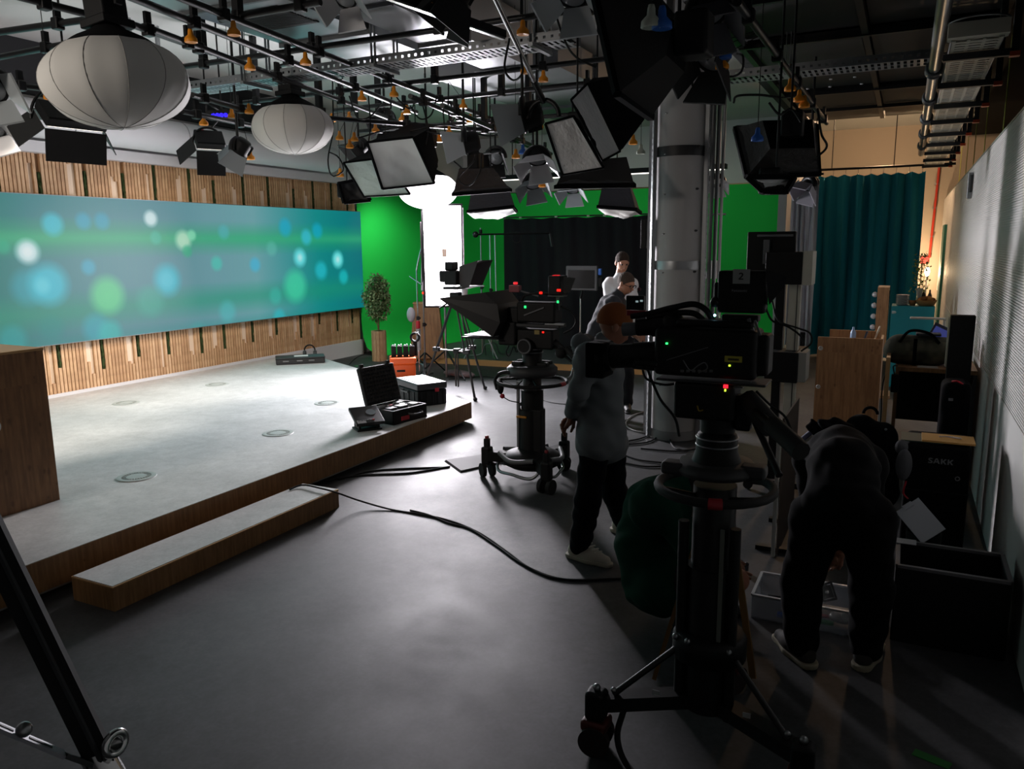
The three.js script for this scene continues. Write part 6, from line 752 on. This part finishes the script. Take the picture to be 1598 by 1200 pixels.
// person in black bending over the plastic box
{
  const z = -3.95, a1 = atY(1250, 1030).setY(0.1), a2 = atY(1350, 1035).setY(0.1); const J = { pelvis: G(1315, 790, z), waist: G(1316, 735, z - 0.18), chest: G(1312, 715, z - 0.42), neck: G(1306, 745, z - 0.62), head: G(1304, 790, z - 0.72), shL: G(1272, 722, z - 0.48), shR: G(1352, 724, z - 0.48), elL: G(1268, 800, z - 0.52), elR: G(1352, 800, z - 0.55), wrL: G(1286, 850, z - 0.45), wrR: G(1312, 856, z - 0.42), hipL: G(1278, 810, z), hipR: G(1352, 812, z), knL: G(1250, 910, z - 0.02), knR: G(1360, 915, z - 0.02), anL: a1, anR: a2, toL: atY(1215, 1008).setY(0), toR: atY(1340, 1020).setY(0) }; J.toL = a1.clone().setY(0).add(V(-0.13, 0, -0.16)); J.toR = a2.clone().setY(0).add(V(0.05, 0, -0.2));
  person('person in black bending over a clear plastic box', J, { face: V(0, -0.9, -0.4), top: soft(0x060607), legs: soft(0x060607), shoe: std(0x2a2622, 0.8), sole: std(0x8d8672, 0.8), hair: std(0x1a1512, 0.9), short: true, k: 1.28, handL: [V(0.25, -0.9, 0.1), V(0.8, 0, 0.2)], handR: [V(-0.25, -0.9, 0.1), V(-0.8, 0, 0.2)], curl: 0.7, skin: std(0x8f5f48, 0.6), extra: (t, U) => { const w = J.pelvis.clone().lerp(J.waist, 0.55); obj('belt', U(torus(0.135, 0.012, 0, 0, 0).rotateX(-0.9).translate(w.x, w.y, w.z)), std(0x6f5a34, 0.6), t); } });
}
// person in dark green crouching behind the near pedestal
{
  const z = -3.95, J = { pelvis: G(1022, 905, z), waist: G(1010, 850, z), chest: G(1026, 795, z - 0.02), neck: G(1060, 765, z - 0.05), head: G(1092, 772, z - 0.06), shL: G(1022, 790, z + 0.18), shR: G(1046, 785, z - 0.18), elL: G(1070, 850, z + 0.22), elR: G(1090, 850, z - 0.24), wrL: G(1120, 880, z + 0.14), wrR: G(1130, 880, z - 0.16), hipL: G(1032, 915, z + 0.1), hipR: G(1034, 915, z - 0.1), knL: G(1150, 905, z + 0.12), knR: G(1145, 890, z - 0.16) }; J.anL = atY(1075, 985).setY(0.1); J.anR = J.anL.clone().add(V(0, 0, -0.3)); J.toL = J.anL.clone().setY(0).add(V(0.2, 0, 0)); J.toR = J.anR.clone().setY(0).add(V(0.2, 0, 0)); const kL = J.anL.clone(); J.pelvis.y = Math.max(J.pelvis.y, 0.24);
  person('person in dark green hoodie and shorts crouching behind the dark pedestal', J, { face: V(0.85, -0.5, 0.1), top: soft(0x0e3527), topName: 'hoodie', legs: std(0x101214, 0.9), shorts: true, shoe: std(0x17181a, 0.8), hair: std(0x15120f, 0.9), cap: true, bulk: 0.05, k: 1.05, handL: [V(0.8, -0.5, 0), V(0, 0.6, 0.4)], handR: [V(0.8, -0.5, 0), V(0, 0.6, -0.4)], skin: std(0xa56f58, 0.55) });
}
// ---------- right side: counter, desks, bags, boxes ----------
const zb = (name, parts, mat, t, o) => obj(name, parts, mat, t);
function PBT(name, label, cat, px, py, z, h0 = 0, group) { const p = atZ(px, py, z); p.y = h0; const t = thing(name, label, cat, p, 0, group); t.B = (a, b, c, d, zz, th, r = 0.008) => pb(a, b, c, d, zz, th, r, p); t.P = (a, b, zz) => atZ(a, b, zz).sub(p); return t; }
{ // plywood counter
  const z = -9.3, t = PBT('plywood_counter', 'plywood counter front with round white fittings, bottle standing on top', 'counter', 1322, 600, z); const L = atZ(1272, 600, z).x, R = atZ(1373, 600, z).x, x = (a) => a - t.position.x, H = atZ(1320, 527, z).y;
  obj('front_panel', boxuv(box(R - L, H, 0.025, x((L + R) / 2), H / 2, 0), 0.9), M.oak, t); obj('rear_panel', boxuv(box((R - L) * 0.8, H + 0.04, 0.025, x((L + R) / 2) + 0.02, (H + 0.04) / 2, -0.45), 0.9), M.oak, t); obj('side_panel', boxuv(box(0.022, H, 0.45, x(R) - 0.011, H / 2, -0.22), 0.9), M.oak, t); obj('shelf', box(R - L - 0.03, 0.02, 0.44, x((L + R) / 2), H - 0.08, -0.22), M.plyEdge, t); for (const [px, py] of [[1281, 543], [1277, 603]]) { const p = t.P(px, py, z); obj('round_fitting', [torus(0.018, 0.006, p.x, p.y, 0.016, 'z'), sph(0.008, p.x, p.y, 0.018)], std(0xb6b6b4, 0.4), t); }
  const top = H - 0.07; const put = (name, label, cat, px, dz, gs, m) => { const o = tag(obj(name, gs, m), label, cat); o.position.set(atZ(px, 530, z).x, top, z + dz); return o; };
  put('water_bottle', 'small clear blue water bottle standing on the plywood counter', 'bottle', 1330, -0.1, lathe([[0.001, 0], [0.028, 0], [0.03, 0.02], [0.03, 0.12], [0.012, 0.16], [0.012, 0.18], [0.001, 0.18]], 18), std(0x8fa6c8, 0.2)); put('marker_pen', 'dark marker pen leaning on the plywood counter beside the bottle', 'pen', 1346, -0.1, bar(V(0, 0.0, 0), V(0.04, 0.14, 0), 0.012), std(0x46506a, 0.5)); put('paint_brush', 'pale brush leaning on the counter near the mirror', 'brush', 1362, -0.1, bar(V(0, 0, 0), V(0.06, 0.2, 0), 0.009), std(0xc9bca4, 0.6));
}
{ // bulb mirror
  const z = -11.6, t = PBT('bulb_mirror', 'wooden makeup mirror with a column of round bulbs on its side', 'mirror', 1378, 500, z, 0); const top = atZ(1375, 448, z).y, b = 0.7; obj('frame', boxuv(box(0.14, top - b, 0.5, -0.02, (top + b) / 2, -0.2).rotateY(0), 0.6), M.oak, t); obj('mirror_glass', box(0.008, top - b - 0.08, 0.44, 0.055, (top + b) / 2, -0.2), std(0xd2d6d4, 0.08, 1), t); for (let k = 0; k < 7; k++) obj('bulb', [sph(0.036, -0.12, top - 0.1 - k * 0.145, 0.02), cyl(0.018, 0.05, 0, 0, 0, 12).rotateZ(Math.PI / 2).translate(-0.085, top - 0.1 - k * 0.145, 0.02)], std(0xb9b9bb, 0.25), t); obj('stand', [box(0.1, b, 0.1, -0.02, b / 2, -0.2), box(0.34, 0.04, 0.44, -0.02, 0.02, -0.2)], M.oak, t);
}
{ // teal cabinet with crockery
  const z = -12.6, t = PBT('teal_cabinet', 'bright teal sideboard cabinet with crockery on top near the teal curtain', 'cabinet', 1422, 520, z); const L = atZ(1388, 520, z).x, R = atZ(1456, 520, z).x, H = atZ(1420, 478, z).y, cx = (L + R) / 2; t.position.x = cx; obj('body', rbox(R - L, H, 0.5, 0.006, 0, H / 2, -0.25), std(0x178f9b, 0.5), t); for (const y of [H - 0.09, H - 0.52]) obj('hinge', [rbox(0.04, 0.04, 0.012, 0.006, -(R - L) / 2 + 0.03, y, 0.004), sph(0.018, -(R - L) / 2 + 0.05, y, 0.006)], std(0xc2c8c6, 0.4), t);
  const at = (px) => V(atZ(px, 475, z).x, H + 0.001, z - 0.2); for (let k = 0; k < 9; k++) { const p = tag(obj('plate', lathe([[0.001, 0], [0.06, 0], [0.09, 0.012], [0.088, 0.016], [0.06, 0.006], [0.001, 0.006]], 28), std(0xc4c8cc, 0.35)), 'white plate in the stack on the teal cabinet', 'plate', 'stack of plates'); p.position.copy(at(1408)).add(V(0, k * 0.017, 0)); }
  const bk = thing('bread_basket', 'woven bread basket on the teal cabinet', 'basket', at(1446)); obj('wicker', lathe([[0.001, 0], [0.1, 0], [0.14, 0.08], [0.13, 0.08], [0.09, 0.01], [0.001, 0.01]], 24), std(0x9c713f, 0.85), bk); for (let k = 0; k < 6; k++) { const r = tag(obj('bread_roll', sph(0.04, 0, 0, 0, 1.2, 0.8, 1)), 'brown bread roll lying in the woven basket', 'bread', 'rolls in the basket'); r.material = std(k % 2 ? 0xb5763a : 0x8f5426, 0.8); r.position.copy(at(1446)).add(V(Math.cos(k) * 0.07, 0.085 + (k % 3) * 0.01, Math.sin(k) * 0.07)); }
  tag(obj('small_bowl', lathe([[0.001, 0], [0.035, 0], [0.055, 0.07], [0.05, 0.07], [0.03, 0.01], [0.001, 0.01]], 20), std(0x9b6a3c, 0.7)), 'small brown bowl between the plates and the basket', 'bowl').position.copy(at(1424)); for (const [px, c, l] of [[1441, 0x2a1c14, 'dark bottle behind the bread basket'], [1451, 0x201a18, 'short dark jar behind the bread basket']]) { const b = tag(obj('bottle', lathe([[0.001, 0], [0.03, 0], [0.03, 0.13], [0.012, 0.18], [0.012, 0.22], [0.001, 0.22]], 18), std(c, 0.3)), l, 'bottle'); b.position.copy(at(px)).add(V(0, 0, -0.18)); }
  const v = thing('flower_vase', 'glass vase with leafy green stems on the teal cabinet', 'vase', at(1434).add(V(0, 0, -0.16))); obj('glass', lathe([[0.001, 0], [0.045, 0], [0.035, 0.12], [0.05, 0.24], [0.046, 0.24], [0.03, 0.12], [0.04, 0.01], [0.001, 0.01]], 20), std(0xb8c4c2, 0.12, 0, { transparent: true, opacity: 0.6 }), v); const lv = []; for (let i = 0; i < 220; i++) { const th = rr(0, 6.28), r = rr(0, 0.13), y = rr(0.2, 0.75); lv.push(poly([[V(0, 0, 0), V(0.016, 0.004, 0.022), V(0, 0, 0.05), V(-0.016, 0.004, 0.022)]]).rotateX(rr(-1, 1)).rotateY(rr(0, 6.3)).translate(Math.cos(th) * r, y, Math.sin(th) * r)); } obj('leaves', lv, std(0x7d8a3e, 0.7, 0, { side: THREE.DoubleSide }), v).userData.kind = 'stuff'; obj('stems', [0, 1, 2, 3].map(k => bar(V(0, 0.05, 0), V(Math.cos(k * 1.6) * 0.08, 0.65, Math.sin(k * 1.6) * 0.08), 0.004)), std(0x5d6a34, 0.7), v);
}
{ // warm hall details
  const z = -18.2; const b = tag(obj('alarm_box', rbox(0.16, 0.16, 0.06, 0.01), std(0xc01a14, 0.5)), 'small red fire alarm box on the lit hall wall', 'alarm'); b.position.copy(atZ(1443, 406, -19.45)); const p = thing('red_pipe', 'red sprinkler pipe running down the lit hall wall', 'pipe', atZ(1450, 404, -19.42).setY(0)); obj('tube', bar(V(0, atZ(1447, 402, -19.42).y, 0), V(0.05, 3.8, 0), 0.025), std(0xb8301a, 0.5), p); for (const y of [2.2, 2.8, 3.3]) obj('pipe_clip', box(0.08, 0.03, 0.08, 0.02, y, -0.02), M.galv, p);
  const d = struct('door_1', box(0.05, 2.4, 0.9, WR - 0.02, 1.2, -17.2), std(0x2e7264, 0.6), 'green door leaf standing in the right wall of the hall'); const l = thing('wall_lamp', 'small bright oval lamp glowing beside the hall door', 'lamp', atZ(1447, 424, -18.6)); obj('lamp_glass', sph(0.07, 0, 0, 0, 0.7, 1.4, 0.7), glow(0xfff0d8, 6, 0xffffff), l); obj('lamp_stem', bar(V(0, -0.08, 0), V(0, -l.position.y, 0), 0.015), M.steel, l); const pl = new THREE.PointLight(0xffd8a8, 6, 0, 2); pl.position.copy(l.position).add(V(-0.12, 0, 0)); pl.castShadow = true; scene.add(pl);
}
{ // desk against the right wall with bag, tablet, cans
  const z = -7.6, t = PBT('side_desk', 'brown desk with dark open underside against the right wall', 'desk', 1440, 580, z); const L = atZ(1397, 580, z).x, R = WR - 0.03, H = atZ(1440, 578, z).y, w = R - L; t.position.x = (L + R) / 2; obj('desktop', boxuv(box(w, 0.035, 0.9, 0, H, -0.45), 0.9), M.oak, t); obj('side_panel', boxuv(box(0.03, H, 0.85, -w / 2 + 0.015, H / 2, -0.45), 0.9), M.oak, t); obj('back_panel', box(w, H * 0.6, 0.02, 0, H * 0.68, -0.85), M.darkGrey, t); obj('far_side', box(0.03, H, 0.85, w / 2 - 0.015, H / 2, -0.45), M.darkGrey, t);
  const up = thing('wooden_upright', 'narrow wooden panel standing between the counter and the desk', 'panel', V(L - 0.06, 0, z - 0.1)); obj('board', boxuv(box(0.03, H + 0.12, 0.5, 0, (H + 0.12) / 2, 0), 0.9), M.oak, up); obj('edge_strip', box(0.034, H + 0.12, 0.02, 0, (H + 0.12) / 2, 0.26), M.plyEdge, up);
  const put = (px, dz) => V(atZ(px, 575, z).x, H + 0.0185, z + dz);
  const bg = thing('camouflage_bag', 'olive camouflage duffel bag with dark straps on the desk', 'bag', put(1436, -0.28)); const bl = [[V(-0.17, 0.13, 0), V(0.17, 0.13, 0.02), 0.13, 0.12], [V(-0.2, 0.1, 0.04), V(0.1, 0.08, 0.05), 0.09, 0.08]]; obj('bag_body', body(bl, 0.05, 52), std(0xffffff, 0.9, 0, { map: noiseTex(256, [[6, 2], [14, 1.2]], 30, 110, true, [1, 0.96, 0.78]) }), bg); bg.children[0].geometry = boxuv(bg.children[0].geometry, 0.5); obj('strap', [hose([V(-0.18, 0.2, 0.12), V(-0.1, 0.3, 0.08), V(0.06, 0.28, 0.08), V(0.14, 0.2, 0.12)], 0.014, 20, 6), box(0.03, 0.24, 0.02, -0.05, 0.12, 0.135)], M.blackFab, bg); obj('flap', rbox(0.2, 0.02, 0.16, 0.008, 0.05, 0.27, 0), std(0x3c3d42, 0.9), bg);
  const tb = thing('tablet', 'tilted tablet with bluish screen leaning behind the bag', 'tablet', put(1463, -0.55)); obj('case', rbox(0.2, 0.32, 0.012, 0.008).rotateX(-0.3).rotateZ(-0.45).translate(0, 0.17, 0), std(0x24253a, 0.5), tb); obj('screen', box(0.16, 0.26, 0.004).translate(0, 0, 0.008).rotateX(-0.3).rotateZ(-0.45).translate(0, 0.17, 0), glow(0x4a52a0, 0.35), tb);
  for (const px of [1471, 1478]) tag(obj('drinks_can', lathe([[0.001, 0], [0.028, 0], [0.032, 0.01], [0.032, 0.14], [0.026, 0.155], [0.001, 0.155]], 20), std(0x8f8a80, 0.3, 0.7)), 'slim metal drinks can standing at the back of the desk', 'can', 'cans on the desk').position.copy(put(px, -0.62)); const pa = tag(obj('paper', box(0.16, 0.004, 0.12), std(0xb8b6b0, 0.8)), 'white paper on the front of the brown desk', 'paper'); pa.position.copy(put(1448, -0.1)); const dl = thing('desk_lamp', 'flat white desk lamp arm reaching over the desk', 'lamp', put(1474, -0.75)); obj('arm', [bar(V(0, 0, 0), V(0, 0.36, 0), 0.012), rbox(0.3, 0.02, 0.06, 0.009, -0.14, 0.37, 0)], std(0xcfcabf, 0.5), dl);
  const pc = thing('power_cord', 'black power brick hanging by its cord from the desk front', 'cord', V(atZ(1394, 575, z).x - 0.02, H, z + 0.03)); obj('brick', rbox(0.06, 0.16, 0.04, 0.01, 0.04, -0.12, 0.02), M.black, pc); obj('cord', [hose([V(0.05, 0.03, -0.02), V(0.02, 0.03, 0.02), V(0.04, -0.06, 0.02)], 0.006, 14, 5), hose([V(-0.01, 0.02, -0.02), V(-0.05, -0.1, 0.01), V(-0.05, -0.4, 0.02), V(-0.04, -H + 0.01, 0.03)], 0.006, 20, 5)], M.rubber, pc);
}
{ // tall black flat case leaning at the wall, dark chair
  const z = -7.0, t = PBT('leaning_board', 'tall black flat board leaning against the right wall behind the bags', 'board', 1503, 560, z); const a = atZ(1484, 491, z), b = atZ(1523, 491, z); obj('panel', rbox(b.x - a.x, a.y - 0.02, 0.1, 0.01, (a.x + b.x) / 2 - t.position.x, (a.y + 0.02) / 2, 0), M.black, t); obj('edge_strip', rbox(0.012, a.y * 0.25, 0.09, 0.004, a.x - t.position.x - 0.007, a.y * 0.86, 0), std(0xb9b39f, 0.6), t);
  const c = PBT('trolley_bag', 'black trolley bag with red piping standing below the tall black board', 'bag', 1490, 640, -6.55); const p0 = c.P(1470, 592, -6.55), p1 = c.P(1516, 592, -6.55); obj('bag_body', [rbox(p1.x - p0.x, p0.y - 0.03, 0.3, 0.05, (p0.x + p1.x) / 2, (p0.y + 0.03) / 2, 0)], M.blackFab, c); obj('red_piping', hose([V(p0.x + 0.06, p0.y + 0.004, 0.1), V((p0.x + p1.x) / 2, p0.y + 0.01, 0.12), V(p1.x - 0.05, p0.y - 0.02, 0.12), V(p1.x - 0.02, p0.y - 0.1, 0.13)], 0.008, 20, 6), M.red, c); obj('tag', rbox(0.03, 0.02, 0.006, 0.003, p0.x + 0.06, p0.y - 0.12, 0.153), std(0x7b7b80, 0.5), c);
}
{ // black case with SAKK lettering, envelope and folder on top
  const z = -5.55, t = PBT('lettered_case', 'black fabric equipment case printed with SAKK against the right wall', 'case', 1466, 740, z); const p0 = t.P(1416, 690, z), p1 = t.P(1519, 690, z), w = p1.x - p0.x, H = p0.y, cx = (p0.x + p1.x) / 2; obj('case_body', rbox(w, H, 0.4, 0.03, cx, H / 2, -0.2), M.blackFab, t); obj('lid_seam', box(w + 0.004, 0.008, 0.404, cx, H * 0.62, -0.2), M.black, t); const q = t.P(1468, 720, z); obj('lettering', text('SAKK', 0.034, 0.003).scale(1.25, 1, 1).translate(q.x, q.y, 0.001), std(0x6a6c6e, 0.6), t); obj('buckle', torus(0.012, 0.003, t.P(1494, 747, z).x, t.P(1494, 747, z).y, 0.004, 'z'), std(0x6d6d6d, 0.5), t); obj('grey_cloth', [sph(0.07, p0.x - 0.01, H * 0.82, 0.02, 0.7, 1.5, 0.7), sph(0.05, p0.x - 0.03, H * 0.95, -0.02, 0.8, 1, 0.8)], std(0x4b4c50, 0.9), t); obj('red_cord', hose([V(p0.x + 0.01, H * 0.7, 0.05), V(p0.x + 0.0, H * 0.6, 0.06), V(p0.x + 0.03, H * 0.56, 0.06)], 0.006, 12, 5), M.red, t);
  const top = H + 0.002; const e = tag(obj('envelope', box(0.3, 0.012, 0.22), std(0xb88a45, 0.7)), 'yellow padded envelope lying on the lettered case', 'envelope'); e.position.set(t.position.x + cx + 0.05, top + 0.015, z - 0.12); const f = tag(obj('folder', box(0.24, 0.008, 0.24), std(0x1d3a33, 0.6)), 'dark green folder under the yellow envelope', 'folder'); f.position.set(t.position.x + cx - 0.1, top + 0.004, z - 0.14); const k = tag(obj('key_bunch', [hose([V(-0.05, 0.005, 0), V(0, 0.012, 0.02), V(0.06, 0.005, 0)], 0.004, 14, 5), box(0.05, 0.004, 0.02, 0.05, 0.004, 0.0)], std(0xb8b6c0, 0.3, 0.6)), 'silver keys lying on the yellow envelope', 'keys'); k.position.copy(e.position).add(V(0, 0.008, 0));
}
{ // dark open crate, bucket, papers
  const fz = atY(1540, 904, 0.42).z, bz = atY(1531, 862, 0.42).z, z = (fz + bz) / 2, t = PBT('flight_case', 'low open black flight case with a pale rim by the right wall', 'case', 1480, 900, z); const L = t.P(1400, 880, z).x, R = WR - 0.06 - t.position.x, H = 0.42, D = fz - bz; obj('shell', [box(R - L, 0.02, D, (L + R) / 2, 0.02, 0), box(R - L, H, 0.018, (L + R) / 2, H / 2, D / 2), box(R - L, H, 0.018, (L + R) / 2, H / 2, -D / 2), box(0.018, H, D, L, H / 2, 0), box(0.018, H, D, R, H / 2, 0)], M.black, t); for (const [a, b] of [[V(L, H, -D / 2), V(R, H, -D / 2)], [V(R, H, -D / 2), V(R, H, D / 2)], [V(L, H, D / 2), V(R, H, D / 2)], [V(L, H, -D / 2), V(L, H, D / 2)]]) obj('rim', sqbar(a, b, 0.022, 0.016), M.midGrey, t);
  const bk = tag(obj('bucket', lathe([[0.001, 0.01], [0.085, 0.01], [0.1, 0.24], [0.094, 0.24], [0.08, 0.02], [0.001, 0.02]], 28), M.black), 'round black bucket standing in front of the lettered case', 'bucket'); const bp = atZ(1442, 830, -5.25); bk.position.set(bp.x, 0, -5.25); const bk2 = bk; bk.scale.set(1, (bp.y + 0.0) / 0.24, 1);
  const ph = tag(obj('clipboard', [box(0.16, 0.006, 0.24), box(0.06, 0.014, 0.03, 0, 0.006, -0.11)], std(0xa8aab0, 0.7)), 'grey clipboard paper sticking out of the black bucket', 'clipboard'); ph.position.copy(atZ(1436, 812, -5.2)); ph.rotation.set(0.85, 0.7, 0.2); const pp = tag(obj('paper_slip', box(0.14, 0.004, 0.08), std(0x9a9c9e, 0.8)), 'pale paper slip lying on the corner of the open flight case', 'paper'); pp.position.copy(t.position).add(V(L + 0.02, H + 0.012, -D / 2 + 0.03));
}
{ // clear plastic box with tools
  const a = atY(1178, 965), b = atY(1340, 968), t = thing('plastic_box', 'shallow clear plastic box of small tools on the floor', 'box', V((a.x + b.x) / 2, 0, a.z - 0.17)); const w = b.x - a.x + 0.04, d = 0.34, h = 0.14; const cl = std(0x9aa0a6, 0.25, 0, { transparent: true, opacity: 0.45 }); obj('tray', [box(w, 0.006, d, 0, 0.006, 0), box(w, h, 0.006, 0, h / 2, d / 2), box(w, h, 0.006, 0, h / 2, -d / 2), box(0.006, h, d, -w / 2, h / 2, 0), box(0.006, h, d, w / 2, h / 2, 0)], cl, t); for (const [p, q] of [[V(-w / 2, h, -d / 2), V(w / 2, h, -d / 2)], [V(-w / 2, h, d / 2), V(w / 2, h, d / 2)], [V(-w / 2, h, -d / 2), V(-w / 2, h, d / 2)], [V(w / 2, h, -d / 2), V(w / 2, h, d / 2)]]) obj('rim', sqbar(p, q, 0.016, 0.012), std(0xb4babd, 0.35), t);
  const put = (name, label, cat, x, y, z, gs, m) => { const o = tag(obj(name, gs, m), label, cat); o.position.set(t.position.x + x, y, t.position.z + z); return o; }; const mx = atZ(1291, 918, t.position.z).x - t.position.x; const g = put('metal_bracket', 'shiny square metal bracket sticking out of the plastic box', 'bracket', mx, 0.16, 0.0, [box(0.08, 0.012, 0.012, 0, 0.045, 0), box(0.08, 0.012, 0.012, 0, -0.045, 0), box(0.012, 0.09, 0.012, -0.036, 0, 0), box(0.012, 0.09, 0.012, 0.036, 0, 0), box(0.06, 0.07, 0.004, 0, 0, -0.005), sph(0.01, 0, 0, 0.01)], M.chrome); g.rotation.set(-0.4, 0.2, 0.4);
  put('zip_bag', 'crumpled clear bag lying in the plastic box', 'bag', mx + 0.09, 0.05, 0.06, [sph(0.05, 0, 0, 0, 1.4, 0.6, 1), sph(0.04, 0.04, 0.02, 0.02, 1.2, 0.7, 1)], std(0xa39c94, 0.3)); put('green_tape', 'flat green tape strip in the plastic box', 'tape', mx, 0.02, 0.09, box(0.1, 0.016, 0.03), std(0x2c8a3c, 0.6)); put('red_pliers', 'red handled pliers in the plastic box', 'pliers', mx - 0.02, 0.03, 0.02, [bar(V(-0.05, 0, 0), V(0.05, 0.0, 0.015), 0.008), bar(V(-0.05, 0, 0.03), V(0.05, 0, 0.015), 0.008)], M.red); put('black_tool', 'black tool handle in the left end of the plastic box', 'tool', -0.17, 0.06, -0.02, [bar(V(-0.05, 0, 0), V(0.06, 0.01, 0.01), 0.012)], M.black); put('blue_clip', 'small blue clip in the left end of the plastic box', 'clip', -0.14, 0.02, 0.1, rbox(0.03, 0.02, 0.04, 0.005), M.blue);
}
{ // bags before the counter, boards and trolley
  const z = -6.7, t = PBT('black_backpack', 'black backpack standing in front of the plywood counter', 'backpack', 1360, 680, z); const p = t.P(1360, 640, z); obj('pack', body([[V(-0.1, 0.12, 0), V(-0.08, p.y - 0.16, 0), 0.13, 0.12], [V(0.1, 0.12, 0), V(0.08, p.y - 0.2, 0), 0.13, 0.11], [V(0, 0.12, 0.08), V(0, 0.3, 0.09), 0.1, 0.09]], 0.06, 56, 0.004), M.blackFab, t); obj('grab_handle', torus(0.05, 0.012, -0.02, p.y - 0.03, 0, 'z', Math.PI), M.blackFab, t); obj('zip_pull', sph(0.01, 0.1, p.y - 0.12, 0.12), M.steel, t);
  const f = PBT('fur_microphone', 'fluffy black microphone cover lying before the counter', 'microphone', 1298, 668, -6.3); const q = f.P(1298, 668, -6.3); obj('fur', body([[V(-0.12, q.y, 0), V(0.1, q.y + 0.01, 0), 0.05, 0.05]], 0.02, 48, 0.02), M.blackFab, f); obj('grip', bar(V(-0.12, q.y - 0.02, 0), V(-0.2, q.y - 0.1, 0.02), 0.02), std(0x4a4a66, 0.5), f); obj('stand', [bar(V(0, q.y, 0), V(0, 0.02, 0), 0.014), cyl(0.12, 0.02, 0, 0.01, 0, 24)], M.pipe, f);
  const bd = thing('white_board', 'tall pale board seen edge-on between the pedestal and the bending person', 'board', V(-0.67, 0, -5.3)); const tp = atZ(1222, 655, -5.3).y; obj('edge', box(0.022, tp, 0.05, 0, tp / 2, 0), std(0xa9aaa4, 0.6), bd); obj('sheet', box(0.012, tp, 0.8, 0.02, tp / 2, -0.44), std(0x3a3028, 0.7), bd); obj('foot', [box(0.3, 0.03, 0.05, 0.02, 0.015, -0.1), box(0.3, 0.03, 0.05, 0.02, 0.015, -0.7)], M.pipe, bd);
  // monitor trolley
  const zt = -6.9, m = PBT('monitor_trolley', 'black monitor trolley with cream-sided boxes on a tall post', 'trolley', 1232, 600, zt); const B = m.B; obj('upper_box', B(1200, 393, 1254, 443, zt, 0.3, 0.006), M.black, m); obj('upper_side', B(1254, 392, 1269, 444, zt, 0.28, 0.003), M.cream, m); obj('lower_box', B(1198, 545, 1247, 594, zt, 0.3, 0.006), M.black, m); obj('lower_side', B(1247, 547, 1259, 593, zt, 0.28, 0.003), std(0x8b8b85, 0.6), m); const p0 = m.P(1218, 443, zt), p1 = m.P(1252, 443, zt), H = m.P(1235, 420, zt).y; obj('post', [box(p1.x - p0.x - 0.08, H, 0.08, (p0.x + p1.x) / 2 + 0.03, H / 2, -0.05)], M.cream, m); obj('post_groove', [box(0.006, H, 0.09, (p0.x + p1.x) / 2 + 0.05, H / 2, -0.05)], M.darkGrey, m); obj('dark_post', [box(0.07, H, 0.07, p0.x, H / 2, -0.05)], M.black, m); obj('trolley_base', [box(0.6, 0.05, 0.06, 0, 0.08, 0.15), box(0.6, 0.05, 0.06, 0, 0.08, -0.3), box(0.06, 0.05, 0.5, 0, 0.08, -0.08)], M.black, m); for (const [x, zz] of [[-0.28, 0.15], [0.28, 0.15], [-0.28, -0.3], [0.28, -0.3]]) obj('castor', cyl(0.04, 0.03, 0, 0, 0, 16).rotateX(Math.PI / 2).translate(x, 0.042, zz), M.rubber, m);
  obj('monitor', [B(1168, 362, 1240, 424, zt - 0.05, 0.06, 0.008)], M.black, m); obj('monitor_brace', [B(1182, 366, 1238, 369, zt, 0.02, 0.003), B(1192, 374, 1200, 412, zt, 0.03, 0.004)], M.midGrey, m); obj('loop_cable', hose([m.P(1205, 470, zt + 0.1), m.P(1215, 500, zt + 0.12), m.P(1245, 512, zt + 0.12), m.P(1264, 520, zt + 0.1), m.P(1266, 535, zt + 0.1), m.P(1250, 548, zt + 0.1)], 0.008, 30, 5), M.rubber, m); obj('hanging_plug', B(1249, 518, 1256, 540, zt + 0.12, 0.03, 0.006), M.black, m);
  const tb = PBT('grey_table', 'small grey table with papers between the column and the trolley', 'table', 1112, 470, -9.4); obj('top', [tb.B(1092, 503, 1150, 507, -9.4, 0.6, 0.004)], std(0x8e8d90, 0.6), tb); const hh = tb.P(1110, 507, -9.4).y; for (const [x, zz] of [[-0.12, 0.25], [0.3, 0.25], [-0.12, -0.25], [0.3, -0.25]]) obj('leg', bar(V(x, 0, zz), V(x, hh, zz), 0.018), M.steel, tb);
  const rb = thing('small_gadget', 'tiny black gadget with a bright blue light on the floor', 'gadget', atY(1160, 893)); obj('case', [rbox(0.06, 0.05, 0.05, 0.012, 0, 0.03, 0), sph(0.018, -0.02, 0.065, 0), sph(0.014, 0.02, 0.06, 0)], M.darkGrey, rb); obj('blue_light', sph(0.008, -0.01, 0.03, 0.028), glow(0x70d0ff, 6), rb);
  const sp = thing('wall_sensor', 'grey metal box fixed high on the right wall panels', 'sensor', V(WR - 0.03, 0, 0)); const sc = atX(1513, 290, WR - 0.03); sp.position.copy(sc); obj('box', rbox(0.05, 0.3, 0.12, 0.01), M.galv, sp); obj('bracket', rbox(0.03, 0.2, 0.05, 0.006, 0.01, 0.02, 0.09), M.darkGrey, sp);
  const gt = tag(obj('green_strip', box(0.14, 0.003, 0.05), std(0x1f7a2a, 0.7)), 'green tape strip on the dark floor below the flight case', 'tape'); gt.position.copy(atY(1454, 1185)).setY(0.002); gt.rotation.y = -0.3; const rk = tag(obj('wall_plug', [cyl(0.02, 0.06, 0, 0, 0, 16).rotateZ(Math.PI / 2), hose([V(-0.03, 0, 0), V(-0.08, -0.02, 0.05), V(-0.06, -0.2, 0.12)], 0.006, 16, 5)], M.rubber), 'black plug with cord in the base of the right wall', 'plug'); rk.position.copy(atX(1590, 1106, WR)).add(V(-0.032, 0, 0));
}

renderer.render(scene, camera);
